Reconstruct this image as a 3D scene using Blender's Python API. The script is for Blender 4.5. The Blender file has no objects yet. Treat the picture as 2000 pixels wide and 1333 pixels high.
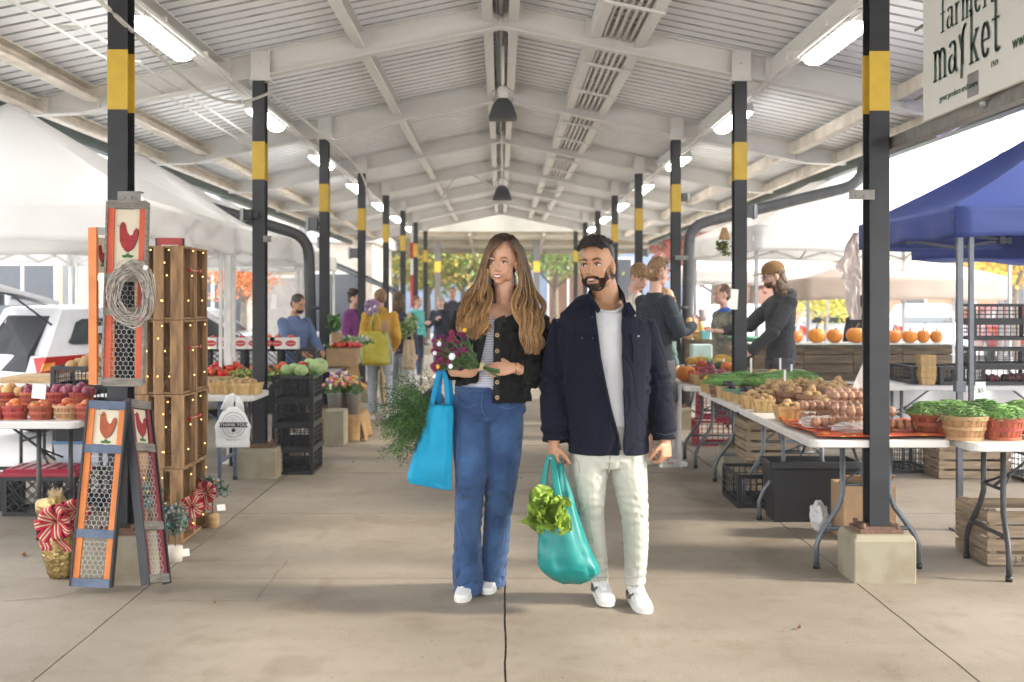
import bpy, bmesh, math, random
from mathutils import Vector, Matrix, Euler, noise
from mathutils.bvhtree import BVHTree
random.seed(7)
SC=bpy.context.scene
COL=SC.collection
V=Vector
R=math.radians
pi=math.pi
# photograph geometry: horizon 585, vanishing column 978, focal length 2300 px on a 2000 px wide frame, eye 1.5 m
F=2300.; CX=978.; HY=585.; CH=1.5
def wx(px,Y): return (px-CX)*Y/F
def wz(py,Y): return CH+(HY-py)*Y/F
def P(px,py,Y): return V((wx(px,Y),Y,wz(py,Y)))
# ---------- camera
cam=bpy.data.cameras.new('camera'); camo=bpy.data.objects.new('camera',cam); COL.objects.link(camo)
camo.location=(0,0,CH); camo.rotation_euler=(R(90),0,0)
cam.sensor_width=36; cam.lens=36*F/2000.; cam.shift_x=(1000-CX)/2000.; cam.shift_y=-(666.5-HY)/2000.
cam.clip_start=.1; cam.clip_end=600
cam.dof.use_dof=True; cam.dof.focus_distance=6.0; cam.dof.aperture_fstop=2.8
SC.camera=camo; SC.cycles.transparent_max_bounces=24
# ---------- sky and sun
SUN_EL=R(27); SUN_AZ=R(100)   # azimuth clockwise from +Y
wd=bpy.data.worlds.new('World'); SC.world=wd; wd.use_nodes=True
nt=wd.node_tree; nt.nodes.clear()
sky=nt.nodes.new('ShaderNodeTexSky'); sky.sky_type='NISHITA'; sky.sun_disc=False
sky.sun_elevation=SUN_EL; sky.sun_rotation=SUN_AZ; sky.dust_density=4; sky.air_density=1
cc=nt.nodes.new('ShaderNodeMixRGB'); tcw=nt.nodes.new('ShaderNodeTexCoord'); nz=nt.nodes.new('ShaderNodeTexNoise'); rp=nt.nodes.new('ShaderNodeValToRGB')
nz.inputs['Scale'].default_value=3; nz.inputs['Detail'].default_value=6
rp.color_ramp.elements[0].position=.3; rp.color_ramp.elements[0].color=(.82,.82,.82,1); rp.color_ramp.elements[1].position=.6
cc.inputs[2].default_value=(9.2,9.4,9.8,1)
bg=nt.nodes.new('ShaderNodeBackground'); bg.inputs[1].default_value=.15
wo=nt.nodes.new('ShaderNodeOutputWorld')
L=nt.links.new
L(tcw.outputs['Generated'],nz.inputs['Vector']); L(nz.outputs['Fac'],rp.inputs[0]); L(rp.outputs[0],cc.inputs[0]); L(sky.outputs[0],cc.inputs[1]); L(cc.outputs[0],bg.inputs[0]); L(bg.outputs[0],wo.inputs[0])
sl=bpy.data.lights.new('sun','SUN'); sl.energy=2.1; sl.angle=R(8); sl.color=(1,.9,.76)
so=bpy.data.objects.new('sun',sl); COL.objects.link(so)
sd=V((math.sin(SUN_AZ)*math.cos(SUN_EL),math.cos(SUN_AZ)*math.cos(SUN_EL),math.sin(SUN_EL)))
so.rotation_euler=sd.to_track_quat('Z','Y').to_euler(); so.location=(20,0,20)
SC.view_settings.view_transform='Standard'; SC.view_settings.look='None'; SC.view_settings.exposure=1.8; SC.view_settings.gamma=1
# ---------- helpers
_m={}
def mat(name,col,rough=.6,metal=0,var=.12,scale=8,bump=0,bscale=60,col2=None,rand=0,trans=0,emit=0,alpha=1,stretch=None,spec=None,sheen=0,sss=0,f2=.5,detail=3):
    if name in _m: return _m[name]
    m=bpy.data.materials.new(name); m.use_nodes=True; n=m.node_tree.nodes; l=m.node_tree.links.new
    b=n['Principled BSDF']; b.inputs['Roughness'].default_value=rough; b.inputs['Metallic'].default_value=metal
    tc=n.new('ShaderNodeTexCoord'); vec=tc.outputs['Object']
    if stretch:
        mp=n.new('ShaderNodeMapping'); mp.inputs['Scale'].default_value=stretch; l(vec,mp.inputs[0]); vec=mp.outputs[0]
    c1=tuple(min(1,c*(1-var)) for c in col)+(1,); c2=(tuple(col2)+(1,)) if col2 else tuple(min(1,c*(1+var)) for c in col)+(1,)
    nz=n.new('ShaderNodeTexNoise'); nz.inputs['Scale'].default_value=scale; nz.inputs['Detail'].default_value=detail; l(vec,nz.inputs['Vector'])
    rp=n.new('ShaderNodeValToRGB'); rp.color_ramp.elements[0].position=max(0,f2-.18); rp.color_ramp.elements[1].position=min(1,f2+.18)
    rp.color_ramp.elements[0].color=c1; rp.color_ramp.elements[1].color=c2
    l(nz.outputs['Fac'],rp.inputs[0]); out=rp.outputs[0]
    if rand:
        oi=n.new('ShaderNodeObjectInfo'); hs=n.new('ShaderNodeHueSaturation'); mr=n.new('ShaderNodeMapRange')
        mr.inputs['To Min'].default_value=1-rand; mr.inputs['To Max'].default_value=1+rand; l(oi.outputs['Random'],mr.inputs['Value'])
        l(mr.outputs[0],hs.inputs['Value']); l(out,hs.inputs['Color']); out=hs.outputs[0]
        mr2=n.new('ShaderNodeMapRange'); mr2.inputs['To Min'].default_value=.5-rand*.06; mr2.inputs['To Max'].default_value=.5+rand*.06
        mt=n.new('ShaderNodeMath'); mt.operation='FRACT'; mm=n.new('ShaderNodeMath'); mm.operation='MULTIPLY'; mm.inputs[1].default_value=7.31
        l(oi.outputs['Random'],mm.inputs[0]); l(mm.outputs[0],mt.inputs[0]); l(mt.outputs[0],mr2.inputs['Value']); l(mr2.outputs[0],hs.inputs['Hue'])
    l(out,b.inputs['Base Color'])
    if bump:
        nb=n.new('ShaderNodeTexNoise'); nb.inputs['Scale'].default_value=bscale; nb.inputs['Detail'].default_value=4; l(vec,nb.inputs['Vector'])
        bp=n.new('ShaderNodeBump'); bp.inputs['Strength'].default_value=bump; bp.inputs['Distance'].default_value=.02; l(nb.outputs['Fac'],bp.inputs['Height']); l(bp.outputs[0],b.inputs['Normal'])
    if trans: b.inputs['Transmission Weight'].default_value=trans
    if spec is not None: b.inputs['Specular IOR Level'].default_value=spec
    if sheen: b.inputs['Sheen Weight'].default_value=sheen
    if sss: b.inputs['Subsurface Weight'].default_value=sss; b.inputs['Subsurface Radius'].default_value=(.012,.004,.002)
    if emit: b.inputs['Emission Color'].default_value=tuple(col)+(1,); b.inputs['Emission Strength'].default_value=emit
    if alpha<1: b.inputs['Alpha'].default_value=alpha
    _m[name]=m; return m
def translucent(m,w=.4,col=(1,1,1)):
    n=m.node_tree.nodes; l=m.node_tree.links.new; b=n['Principled BSDF']; o=n['Material Output']
    t=n.new('ShaderNodeBsdfTranslucent'); mx=n.new('ShaderNodeMixShader'); mx.inputs[0].default_value=w
    s=b.inputs['Base Color'].links[0].from_socket; l(s,t.inputs[0]); l(b.outputs[0],mx.inputs[1]); l(t.outputs[0],mx.inputs[2]); l(mx.outputs[0],o.inputs[0]); return m
def vcol(m,name='c'):
    n=m.node_tree.nodes; l=m.node_tree.links.new; a=n.new('ShaderNodeAttribute'); a.attribute_name=name
    b=n['Principled BSDF']; mx=n.new('ShaderNodeMixRGB'); mx.blend_type='MULTIPLY'; mx.inputs[0].default_value=1
    s=b.inputs['Base Color'].links[0].from_socket; l(s,mx.inputs[1]); l(a.outputs['Color'],mx.inputs[2]); l(mx.outputs[0],b.inputs['Base Color']); return m
class MB:
    def __init__(s): s.v=[]; s.f=[]; s.m=[]; s.s=[]; s.c=[]; s.mi=0; s.sm=False; s.col=None; s.T=None
    def add(s,vs,fs):
        o=len(s.v)
        if s.T is not None: vs=[s.T@V(v) for v in vs]
        s.v+= [tuple(v) for v in vs]; s.f+=[[i+o for i in f] for f in fs]; s.m+=[s.mi]*len(fs); s.s+=[s.sm]*len(fs)
        s.c+=[s.col or (1,1,1,1)]*len(vs); return s
    def box(s,c,d,rot=None,taper=1,tx=None):
        c=V(c); x,y,z=[k/2 for k in d]; M=rot if isinstance(rot,Matrix) else (Matrix.Rotation(rot,3,'Z') if rot else Matrix.Identity(3))
        ty=taper; tx=taper if tx is None else tx
        vs=[c+M@V((sx*x*(tx if sz<0 else 1),sy*y*(ty if sz<0 else 1),sz*z)) for sx,sy,sz in ((-1,-1,-1),(1,-1,-1),(1,1,-1),(-1,1,-1),(-1,-1,1),(1,-1,1),(1,1,1),(-1,1,1))]
        sm=s.sm; s.sm=False
        s.add(vs,[(3,2,1,0),(4,5,6,7),(0,1,5,4),(1,2,6,5),(2,3,7,6),(3,0,4,7)]); s.sm=sm; return s
    def bb(s,x0,x1,y0,y1,z0,z1): return s.box(((x0+x1)/2,(y0+y1)/2,(z0+z1)/2),(x1-x0,y1-y0,z1-z0))
    def bar(s,a,b,w,h=None,up=(0,0,1)):
        a=V(a);b=V(b);h=h or w; t=b-a; ln=t.length; t.normalize(); u=V(up)
        if abs(t.dot(u))>.98: u=V((1,0,0)) if abs(t.x)<.9 else V((0,1,0))
        sd=t.cross(u).normalized(); uu=sd.cross(t); M=Matrix((sd,t,uu)).transposed()
        return s.box((a+b)/2,(w,ln,h),M)
    def tube(s,pts,r,n=8,cap=True,ref=(0,1,0),closed=False):
        pts=[V(p) for p in pts]; k=len(pts); vs=[]; fs=[]; ref=V(ref)
        if not isinstance(r,(list,tuple)) : r=[r]*k
        elif isinstance(r,tuple): r=[r]*k
        for i,p in enumerate(pts):
            if closed: t=pts[(i+1)%k]-pts[i-1]
            else: t=pts[min(i+1,k-1)]-pts[max(i-1,0)]
            t.normalize(); q=ref
            if abs(t.dot(q))>.95: q=V((1,0,0)) if abs(t.x)<.7 else V((0,0,1))
            a=t.cross(q).normalized(); b=a.cross(t)
            ra,rb=r[i] if isinstance(r[i],(tuple,list)) else (r[i],r[i])
            for j in range(n):
                w=2*pi*j/n; vs.append(p+a*ra*math.cos(w)+b*rb*math.sin(w))
        for i in range(k if closed else k-1):
            for j in range(n):
                a0=i*n+j; a1=i*n+(j+1)%n; i2=(i+1)%k; fs.append((a0,a1,i2*n+(j+1)%n,i2*n+j))
        if cap and not closed: fs.append(tuple(range(n))[::-1]); fs.append(tuple((k-1)*n+j for j in range(n)))
        sm=s.sm; s.sm=True; s.add(vs,fs); s.sm=sm
        if cap and not closed: s.s[-1]=s.s[-2]=False
        return s
    def rings(s,rs,cap=True):
        n=len(rs[0]); vs=[p for r in rs for p in r]; fs=[]
        for i in range(len(rs)-1):
            for j in range(n): fs.append((i*n+j,i*n+(j+1)%n,(i+1)*n+(j+1)%n,(i+1)*n+j))
        if cap: fs.append(tuple(range(n))[::-1]); fs.append(tuple((len(rs)-1)*n+j for j in range(n)))
        return s.add(vs,fs)
    def lathe(s,prof,c=(0,0,0),n=20,sq=0,cap=True):
        c=V(c); rs=[]
        for r,z in prof: rs.append([c+V((r*math.cos(2*pi*j/n),r*math.sin(2*pi*j/n),z)) for j in range(n)])
        sm=s.sm; s.sm=True; s.rings(rs,cap); s.sm=sm; return s
    def ell(s,c,r,nu=12,nv=8,rot=None,fn=None):
        c=V(c); r=(r,r,r) if not isinstance(r,(tuple,list,Vector)) else r; vs=[];fs=[]
        for i in range(nv+1):
            th=pi*i/nv
            for j in range(nu):
                ph=2*pi*j/nu; d=V((math.sin(th)*math.cos(ph),math.sin(th)*math.sin(ph),math.cos(th))); q=fn(d,th,ph) if fn else 1
                p=V((d.x*r[0],d.y*r[1],d.z*r[2]))*q
                if rot is not None: p=rot@p
                vs.append(c+p)
        for i in range(nv):
            for j in range(nu): fs.append((i*nu+j,(i+1)*nu+j,(i+1)*nu+(j+1)%nu,i*nu+(j+1)%nu))
        sm=s.sm; s.sm=True; s.add(vs,fs); s.sm=sm; return s
    def grid(s,fn,nu,nv):
        vs=[fn(i/nu,j/nv) for j in range(nv+1) for i in range(nu+1)]; w=nu+1
        fs=[(j*w+i,j*w+i+1,(j+1)*w+i+1,(j+1)*w+i) for j in range(nv) for i in range(nu)]
        return s.add(vs,fs)
    def poly(s,pts): return s.add(pts,[tuple(range(len(pts)))])
    def slab(s,pts,off):
        off=V(off); n=len(pts); vs=[V(p) for p in pts]+[V(p)+off for p in pts]
        return s.add(vs,[tuple(range(n)),tuple(range(n,2*n))[::-1]]+[(i,i+n,(i+1)%n+n,(i+1)%n) for i in range(n)])
    def mesh(s,name,mats):
        me=bpy.data.meshes.new(name); me.from_pydata(s.v,[],s.f); me.update()
        if not isinstance(mats,(list,tuple)): mats=[mats]
        for m in mats: me.materials.append(m)
        me.polygons.foreach_set('material_index',s.m); me.polygons.foreach_set('use_smooth',s.s)
        if any(c!=(1,1,1,1) for c in s.c):
            a=me.color_attributes.new('c','FLOAT_COLOR','POINT'); a.data.foreach_set('color',[x for c in s.c for x in c])
        return me
    def build(s,name,mats,parent=None,bev=0,solid=0,sub=0,**kw):
        o=bpy.data.objects.new(name,s.mesh(name,mats)); COL.objects.link(o)
        if parent is not None: o.parent=parent
        if sub: m=o.modifiers.new('s','SUBSURF'); m.levels=m.render_levels=sub
        if solid: m=o.modifiers.new('t','SOLIDIFY'); m.thickness=solid; m.offset=0
        if bev: m=o.modifiers.new('b','BEVEL'); m.width=bev; m.segments=2; m.limit_method='ANGLE'; m.angle_limit=R(40)
        if kw: tag(o,**kw)
        return o
def tag(o,label=None,cat=None,group=None,kind=None):
    if label: o['label']=label
    if cat: o['category']=cat
    if group: o['group']=group
    if kind: o['kind']=kind
    return o
def thing(name,label,cat,loc=(0,0,0),rz=0,group=None):
    o=bpy.data.objects.new(name,None); COL.objects.link(o); o.location=loc; o.rotation_euler=(0,0,rz); o.empty_display_size=.1
    return tag(o,label,cat,group)
def setlocal(o,parent): # parts built in world coordinates
    o.parent=parent; o.matrix_parent_inverse=Matrix.LocRotScale(parent.location,parent.rotation_euler,None).inverted(); return o
def copy_tree(o,loc=None,rz=None,label=None,group=None,parent=None):
    c=o.copy(); COL.objects.link(c)
    if parent is not None: c.parent=parent; c.matrix_parent_inverse=o.matrix_parent_inverse.copy()
    if loc is not None: c.location=loc
    if rz is not None: c.rotation_euler=(0,0,rz)
    if label: c['label']=label
    if group: c['group']=group
    for ch in list(o.children): copy_tree(ch,parent=c)
    return c
def inst(me,name,loc,rot=(0,0,0),sc=1,label=None,cat=None,group=None,parent=None):
    o=bpy.data.objects.new(name,me); COL.objects.link(o); o.location=loc; o.rotation_euler=rot
    o.scale=(sc,sc,sc) if not isinstance(sc,(tuple,list)) else sc
    if parent is not None: o.parent=parent
    return tag(o,label,cat,group)
def text_mesh(txt,size,mats,ext=.0008,align='CENTER',sx=1):
    c=bpy.data.curves.new('t','FONT'); c.body=txt; c.size=size; c.extrude=ext; c.align_x=align; c.align_y='CENTER'; c.resolution_u=3
    o=bpy.data.objects.new('t',c); COL.objects.link(o); dg=bpy.context.evaluated_depsgraph_get(); me=bpy.data.meshes.new_from_object(o.evaluated_get(dg))
    bpy.data.objects.remove(o); bpy.data.curves.remove(c); me.materials.clear(); me.materials.append(mats)
    for v in me.vertices: v.co.x*=sx
    return me
def facing(me,name,loc,xdir,up,parent=None):
    x=V(xdir).normalized(); u=V(up).normalized(); n=x.cross(u).normalized(); M=Matrix((x,u,n)).transposed().to_4x4(); M.translation=V(loc)
    o=bpy.data.objects.new(name,me); COL.objects.link(o); o.matrix_world=M
    if parent is not None:
        o.parent=parent; o.matrix_parent_inverse=Matrix.LocRotScale(parent.location,parent.rotation_euler,None).inverted()
    return o
def remesh(mb,vox,smooth=2,fn=None,cut=None):
    o=bpy.data.objects.new('r',mb.mesh('r',mat('tmp',(1,1,1)))); COL.objects.link(o)
    m=o.modifiers.new('r','REMESH'); m.mode='VOXEL'; m.voxel_size=vox
    if smooth: q=o.modifiers.new('s','SMOOTH'); q.factor=.5; q.iterations=smooth
    dg=bpy.context.evaluated_depsgraph_get(); me=bpy.data.meshes.new_from_object(o.evaluated_get(dg)); bpy.data.objects.remove(o)
    if fn:
        ns=[v.normal.copy() for v in me.vertices]
        for v,nn in zip(me.vertices,ns): v.co=fn(v.co,nn)
    if cut:
        b=bmesh.new(); b.from_mesh(me); bmesh.ops.delete(b,geom=[f for f in b.faces if cut(f.calc_center_median(),f.normal)],context='FACES')
        nb={}
        for e in b.edges:
            if e.is_boundary:
                nb.setdefault(e.verts[0],[]).append(e.verts[1]); nb.setdefault(e.verts[1],[]).append(e.verts[0])
        for _ in range(14):
            new={v:(v.co*.4+(n[0].co+n[1].co)*.3) for v,n in nb.items() if len(n)==2}
            for v,c_ in new.items(): v.co=c_
        b.to_mesh(me); b.free()
    me.materials.clear(); me.polygons.foreach_set('use_smooth',[True]*len(me.polygons)); me.update(); return me
def mobj(me,name,m,parent=None,solid=0,**kw):
    me.name=name; me.materials.append(m)
    o=bpy.data.objects.new(name,me); COL.objects.link(o)
    if parent is not None: setlocal(o,parent)
    if solid: q=o.modifiers.new('t','SOLIDIFY'); q.thickness=solid; q.offset=-1
    if kw: tag(o,**kw)
    return o
def rr(a,b): return random.uniform(a,b)
def pip(x,y,poly):
    c=False; n=len(poly)
    for i in range(n):
        x1,y1=poly[i]; x2,y2=poly[i-1]
        if (y1>y)!=(y2>y) and x<(x2-x1)*(y-y1)/(y2-y1)+x1: c=not c
    return c
ORD=['first','second','third','fourth','fifth','sixth','seventh','eighth','ninth','tenth','eleventh','twelfth']
# ---------- materials of the setting
white_paint=mat('white_paint',(.76,.745,.71),.5,var=.05,scale=3,bump=.06,bscale=30,col2=(.70,.68,.64),f2=.6)
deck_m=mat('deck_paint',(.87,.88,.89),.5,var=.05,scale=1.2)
grime=mat('aged_white_paint',(.66,.60,.51),.6,var=.18,scale=5,bump=.2,bscale=25)
col_m=mat('charcoal_column_paint',(.014,.0145,.017),.45,var=.3,scale=6,bump=.04,bscale=40)
yel_m=mat('yellow_band_paint',(.55,.36,.03),.5,var=.1,scale=8,bump=.1,bscale=20)
galv=mat('galvanised_steel',(.35,.36,.36),.45,metal=.6,var=.15,scale=12)
green_g=mat('dark_green_gutter',(.05,.075,.065),.5,var=.15)
conc_m=mat('pedestal_concrete',(.36,.325,.235),.9,var=.15,scale=5,bump=.08,bscale=50,col2=(.20,.14,.07),f2=.64)
rust=mat('rusty_plate',(.16,.09,.06),.8,var=.3,scale=20,bump=.4)
blk=mat('black_plastic',(.009,.0095,.011),.45,var=.2)
dkgrey=mat('grey_plastic_box',(.12,.125,.13),.5)
# floor with its joints
fm=mat('floor_concrete',(.275,.236,.186),.68,var=.1,scale=1.1,bump=.12,bscale=90,col2=(.325,.282,.226))
def stains(m):
    n=m.node_tree.nodes; l=m.node_tree.links.new; b=n['Principled BSDF']; src=b.inputs['Base Color'].links[0].from_socket; tc=[x for x in n if x.type=='TEX_COORD'][0]
    for sc,lo,hi,colr,st in ((.45,.45,.75,(.74,.71,.67,1),(1,2.6,1)),(1.7,.57,.63,(.88,.86,.83,1),(1,1,1)),(38,.66,.70,(.62,.57,.50,1),(1,1,1)),(9,.52,.7,(.9,.89,.87,1),(1,1,1)),(160,.38,.62,(.84,.83,.82,1),(1,1,1)),(2.3,.6,.72,(.86,.83,.78,1),(2,.6,1))):
        mp=n.new('ShaderNodeMapping'); mp.inputs['Scale'].default_value=st; l(tc.outputs['Object'],mp.inputs[0])
        z=n.new('ShaderNodeTexNoise'); z.inputs['Scale'].default_value=sc; z.inputs['Detail'].default_value=6; l(mp.outputs[0],z.inputs['Vector'])
        r=n.new('ShaderNodeValToRGB'); r.color_ramp.elements[0].position=lo; r.color_ramp.elements[1].position=hi; r.color_ramp.elements[0].color=(1,1,1,1); r.color_ramp.elements[1].color=colr; l(z.outputs['Fac'],r.inputs[0])
        mx=n.new('ShaderNodeMixRGB'); mx.blend_type='MULTIPLY'; mx.inputs[0].default_value=1; l(src,mx.inputs[1]); l(r.outputs[0],mx.inputs[2]); src=mx.outputs[0]
    l(src,b.inputs['Base Color'])
stains(fm)
joint_m=mat('joint_filler',(.13,.105,.08),.9,var=.4,scale=30)
xs=[-4.35,-1.84,.02,1.88,4.35]; ys=[-5,-2,.8,2.6,4.45,6.33,8.25,10.2,12.1,14.0,15.9,17.8,19.7,23.5,27,31,36]
f=MB(); hj=MB()
def jw(x,y,k): return noise.noise(V((x*3,y*3,k)))*.006+noise.noise(V((x*14,y*14,k)))*.0025
for i in range(4):
    for j in range(len(ys)-1):
        x0,x1,y0,y1=xs[i],xs[i+1],ys[j],ys[j+1]; g=.0045; N=14
        if y1>9: g=.008
        ring=[]
        for k in range(N): x=x0+(x1-x0)*k/N; ring.append((x+(g if k==0 else 0),y0+g+jw(x,y0,1)*(1 if 0<k else 0),0))
        for k in range(N): y=y0+(y1-y0)*k/N; ring.append((x1-g+jw(x1,y,5)*(1 if 0<k else 0),y+(g if k==0 else 0),0))
        for k in range(N): x=x1+(x0-x1)*k/N; ring.append((x-(g if k==0 else 0),y1-g+jw(x,y1,1)*(1 if 0<k else 0),0))
        for k in range(N): y=y1+(y0-y1)*k/N; ring.append((x0+g+jw(x0,y,5)*(1 if 0<k else 0),y-(g if k==0 else 0),0))
        f.slab(ring,(0,0,-.03))
f.build('floor',fm,kind='structure')
hj.bb(-4.35,4.35,-5,36,-.2,-.011); hj.build('floor_base',joint_m,kind='structure')
ck=MB()
def crack(pts,w=.005):
    pp=[]
    for a,b in zip(pts[:-1],pts[1:]):
        a=V(a);b=V(b)
        for k in range(16):
            p=a.lerp(b,k/16); p.x+=noise.noise(p*7)*.015; p.y+=noise.noise(p*7+V((9,9,0)))*.015; pp.append(p)
    pp.append(V(pts[-1]))
    for a,b in zip(pp[:-1],pp[1:]):
        t=(b-a); n=V((-t.y,t.x,0)).normalized()*w/2*rr(.5,1.2); ck.poly([a-n,b-n,b+n,a+n])
def g(px,py): 
    Y=CH*F/(py-HY); return (wx(px,Y),Y,.0025)
crack([g(358,1096),g(562,1095),g(500,1174),g(300,1174)]); crack([g(0,1176),g(100,1168),g(150,1157),g(190,1138)],.006)

ck.build('floor_crack',joint_m,kind='structure')
gm=mat('lot_asphalt',(.48,.46,.43),.9,var=.12,scale=.6,bump=.2,bscale=60)
gr=MB(); gr.bb(-200,200,-60,400,-.6,-.155); gr.build('ground',gm,kind='structure')
# ---------- the shed: one building thing with its parts
shed=thing('market_shed','long open market shed with white gabled steel roof over the aisle','shed',(0,14,0))
S=3.65
def part(mb,name,m,par=shed,**k):
    bev=k.pop('bev',0); o=mb.build(name,m,None,bev=bev,**k); setlocal(o,par); return o
RIDGE=3.80; SL=.205   # underside of rafters
def zb(x): return RIDGE-abs(x)*SL
frames=[2.7+S*k for k in range(-2,9)]  # rafters stand at the columns
for Y in frames:
    b=MB()
    for sg in (-1,1):
        # I-section rafter half: web and two flanges, tapered at the eave end
        for (z0,z1,hw) in ((0,.014,.06),(.014,.206,.006),(.206,.22,.06)):
            x1=3.99 ; 
            vs=[]
            for x,dz0,dz1 in ((0,z0,z1),(3.55*sg,z0,z1),(x1*sg,max(z0,.075) if z0<.1 else z0,max(z1,.089) if z1<.1 else z1)):
                for yy in (-hw,hw):
                    vs+= [(x,Y+yy,zb(x)+dz0),(x,Y+yy,zb(x)+dz1)]
            fs=[]
            for k in range(2):
                a=k*4; c=a+4
                fs+=[(a,c,c+1,a+1),(a+2,a+3,c+3,c+2),(a,a+2,c+2,c),(a+1,c+1,c+3,a+3)]
            fs+=[(0,1,3,2),(8,10,11,9)]
            b.add(vs,fs)
        b.bb(*( (3.40*sg-.004,3.40*sg+.004)),Y-.055,Y+.055,zb(3.4)+.012,zb(3.4)+.19)
    b.bb(-.01,.01,Y-.058,Y+.058,RIDGE+.013,RIDGE+.19)
    part(b,'rafter',white_paint)
    for sg in (-1,1):
        c=MB()  # haunch bracket on the column top
        x=2.03*sg
        for dx in (-.075,.075): c.bb(x+dx-.006,x+dx+.006,Y-.075,Y-.062,zb(x)-.03,zb(x)+.22)
        c.bb(x-.075,x+.075,Y-.066,Y-.0625,zb(x)-.02,zb(x)+.21)
        c.bb(x-.09,x+.09,Y-.08,Y+.08,zb(x)-.04,zb(x)-.025)
        c.lathe([(.012,0),(.012,.012),(.004,.016)],(x,Y-.07,zb(x)+.1),8)
        part(c,'bracket',white_paint)
# ridge, purlins
def purlin(x,w=.075,h=.14,m=white_paint,name='purlin',ch=True):
    sg=1 if x>=0 else -1
    b=MB(); 
    for a,c in zip(frames[:-1],frames[1:]):
        z=zb(x)+.065
        b.bb(x-w/2,x-w/2+.006,a+.07,c-.07,z,z+h); b.bb(x-w/2+.006,x+w/2,a+.07,c-.07,z,z+.007); b.bb(x-w/2+.006,x+w/2,a+.07,c-.07,z+h-.007,z+h)
        b.bb(x+w/2-.006,x+w/2,a+.07,c-.07,z+.007,z+.022)
        for e in (a+.066,c-.066): b.bb(x-w/2-.04,x+w/2+.04,e-.004,e+.004,z+.01,z+h+.02)
    part(b,name,m)
for x in (-.11,.11,-1.19,.80,1.17): purlin(x,.085)
for x in (-2.37,2.32): purlin(x,.10,.13)
for x in (-3.43,3.38): purlin(x,.10,.12,grime)
for x in (-3.9,3.9): purlin(x,.08,.12,grime)
# corrugated deck
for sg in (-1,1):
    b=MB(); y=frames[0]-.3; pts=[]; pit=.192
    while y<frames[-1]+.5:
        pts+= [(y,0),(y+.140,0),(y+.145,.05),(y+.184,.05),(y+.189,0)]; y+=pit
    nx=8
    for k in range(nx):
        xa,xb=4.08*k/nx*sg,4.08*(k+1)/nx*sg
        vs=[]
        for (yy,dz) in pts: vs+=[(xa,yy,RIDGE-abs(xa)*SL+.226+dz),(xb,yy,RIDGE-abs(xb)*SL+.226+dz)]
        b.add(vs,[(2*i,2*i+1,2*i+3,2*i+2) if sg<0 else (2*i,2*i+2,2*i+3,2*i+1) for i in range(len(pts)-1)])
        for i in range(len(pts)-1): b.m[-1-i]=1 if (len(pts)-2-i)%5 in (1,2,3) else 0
    o=part(b,'roof_deck',[deck_m,mat('shaded_rib_groove',(.46,.46,.47),.7,var=.3,scale=6)],solid=.003)  # groove faces coloured darker to paint in the shade between the ribs
b=MB(); 
for sg in (-1,1): b.slab([(0,frames[0]-.3,RIDGE+.285),(4.1*sg,frames[0]-.3,zb(4.1)+.285),(4.1*sg,frames[-1]+.5,zb(4.1)+.285),(0,frames[-1]+.5,RIDGE+.285)],(0,0,.02))
part(b,'roof_cover',mat('roof_top',(.3,.3,.3),.6))
# gutters
for sg in (-1,1):
    b=MB(); x=4.12*sg; z=zb(4.1)+.10
    pr=[(-.055,.09),(-.055,-.05),(.055,-.05),(.07,.09),(.062,.09),(.047,-.042),(-.047,-.042),(-.047,.09)]
    vs=[]; n=len(pr)
    for yy in (frames[0]-.3,frames[-1]+.5): vs+=[(x+p[0]*sg,yy,z+p[1]) for p in pr]
    b.add(vs,[(i,(i+1)%n,(i+1)%n+n,i+n) for i in range(n)]+[tuple(range(n)),tuple(range(n,2*n))])
    part(b,'gutter',green_g)
# conduits along the ridge, in the rack and beside the light row
b=MB()
for x,r,dz in ((-.035,.013,.06),(.0,.022,.05),(.04,.012,.07)):
    for a,c in zip(frames[:-1],frames[1:]): b.tube([(x,a+.07,RIDGE+dz+.06),(x,c-.07,RIDGE+dz+.06)],r,8)
part(b,'conduit',mat('pale_conduit',(.42,.44,.44),.5,var=.15))
b=MB()
for k in range(5):
    x=.87+k*.055
    for a,c in zip(frames[:-4],frames[1:-3]): b.tube([(x,a+.07,zb(x)+.10),(x,c-.07,zb(x)+.10)],.015,8)
for Y in frames[:-3]:
    for dy in (.9,2.3): b.box((.985,Y+dy,zb(.985)+.045),(.46,.045,.02),Matrix.Rotation(math.atan(SL),3,'Y'))
part(b,'conduit_rack',white_paint)
for sg in (-1,1):
    b=MB()
    for x,r in ((2.22,.014),(2.27,.01)):
        b.tube([(x*sg,frames[0],zb(x)-.02),(x*sg,frames[-3],zb(x)-.02)],r,8)
    for Y in frames[:-3]:
        for dy in (.6,1.5,2.6): b.bb(2.2*sg-.03,2.3*sg+.03,Y+dy,Y+dy+.03,zb(2.25)-.005,zb(2.25)+.045)
    if sg<0:
        for x in (-2.72,-2.86): b.tube([(x,frames[1]+.3,zb(x)+.03),(x,frames[5],zb(x)+.03)],.011,8)
        for k in range(9): b.bb(-2.9,-2.68,frames[1]+1.1*k+.9,frames[1]+1.1*k+.93,zb(2.8)+.035,zb(2.8)+.055)
    part(b,'conduit',white_paint)
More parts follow.
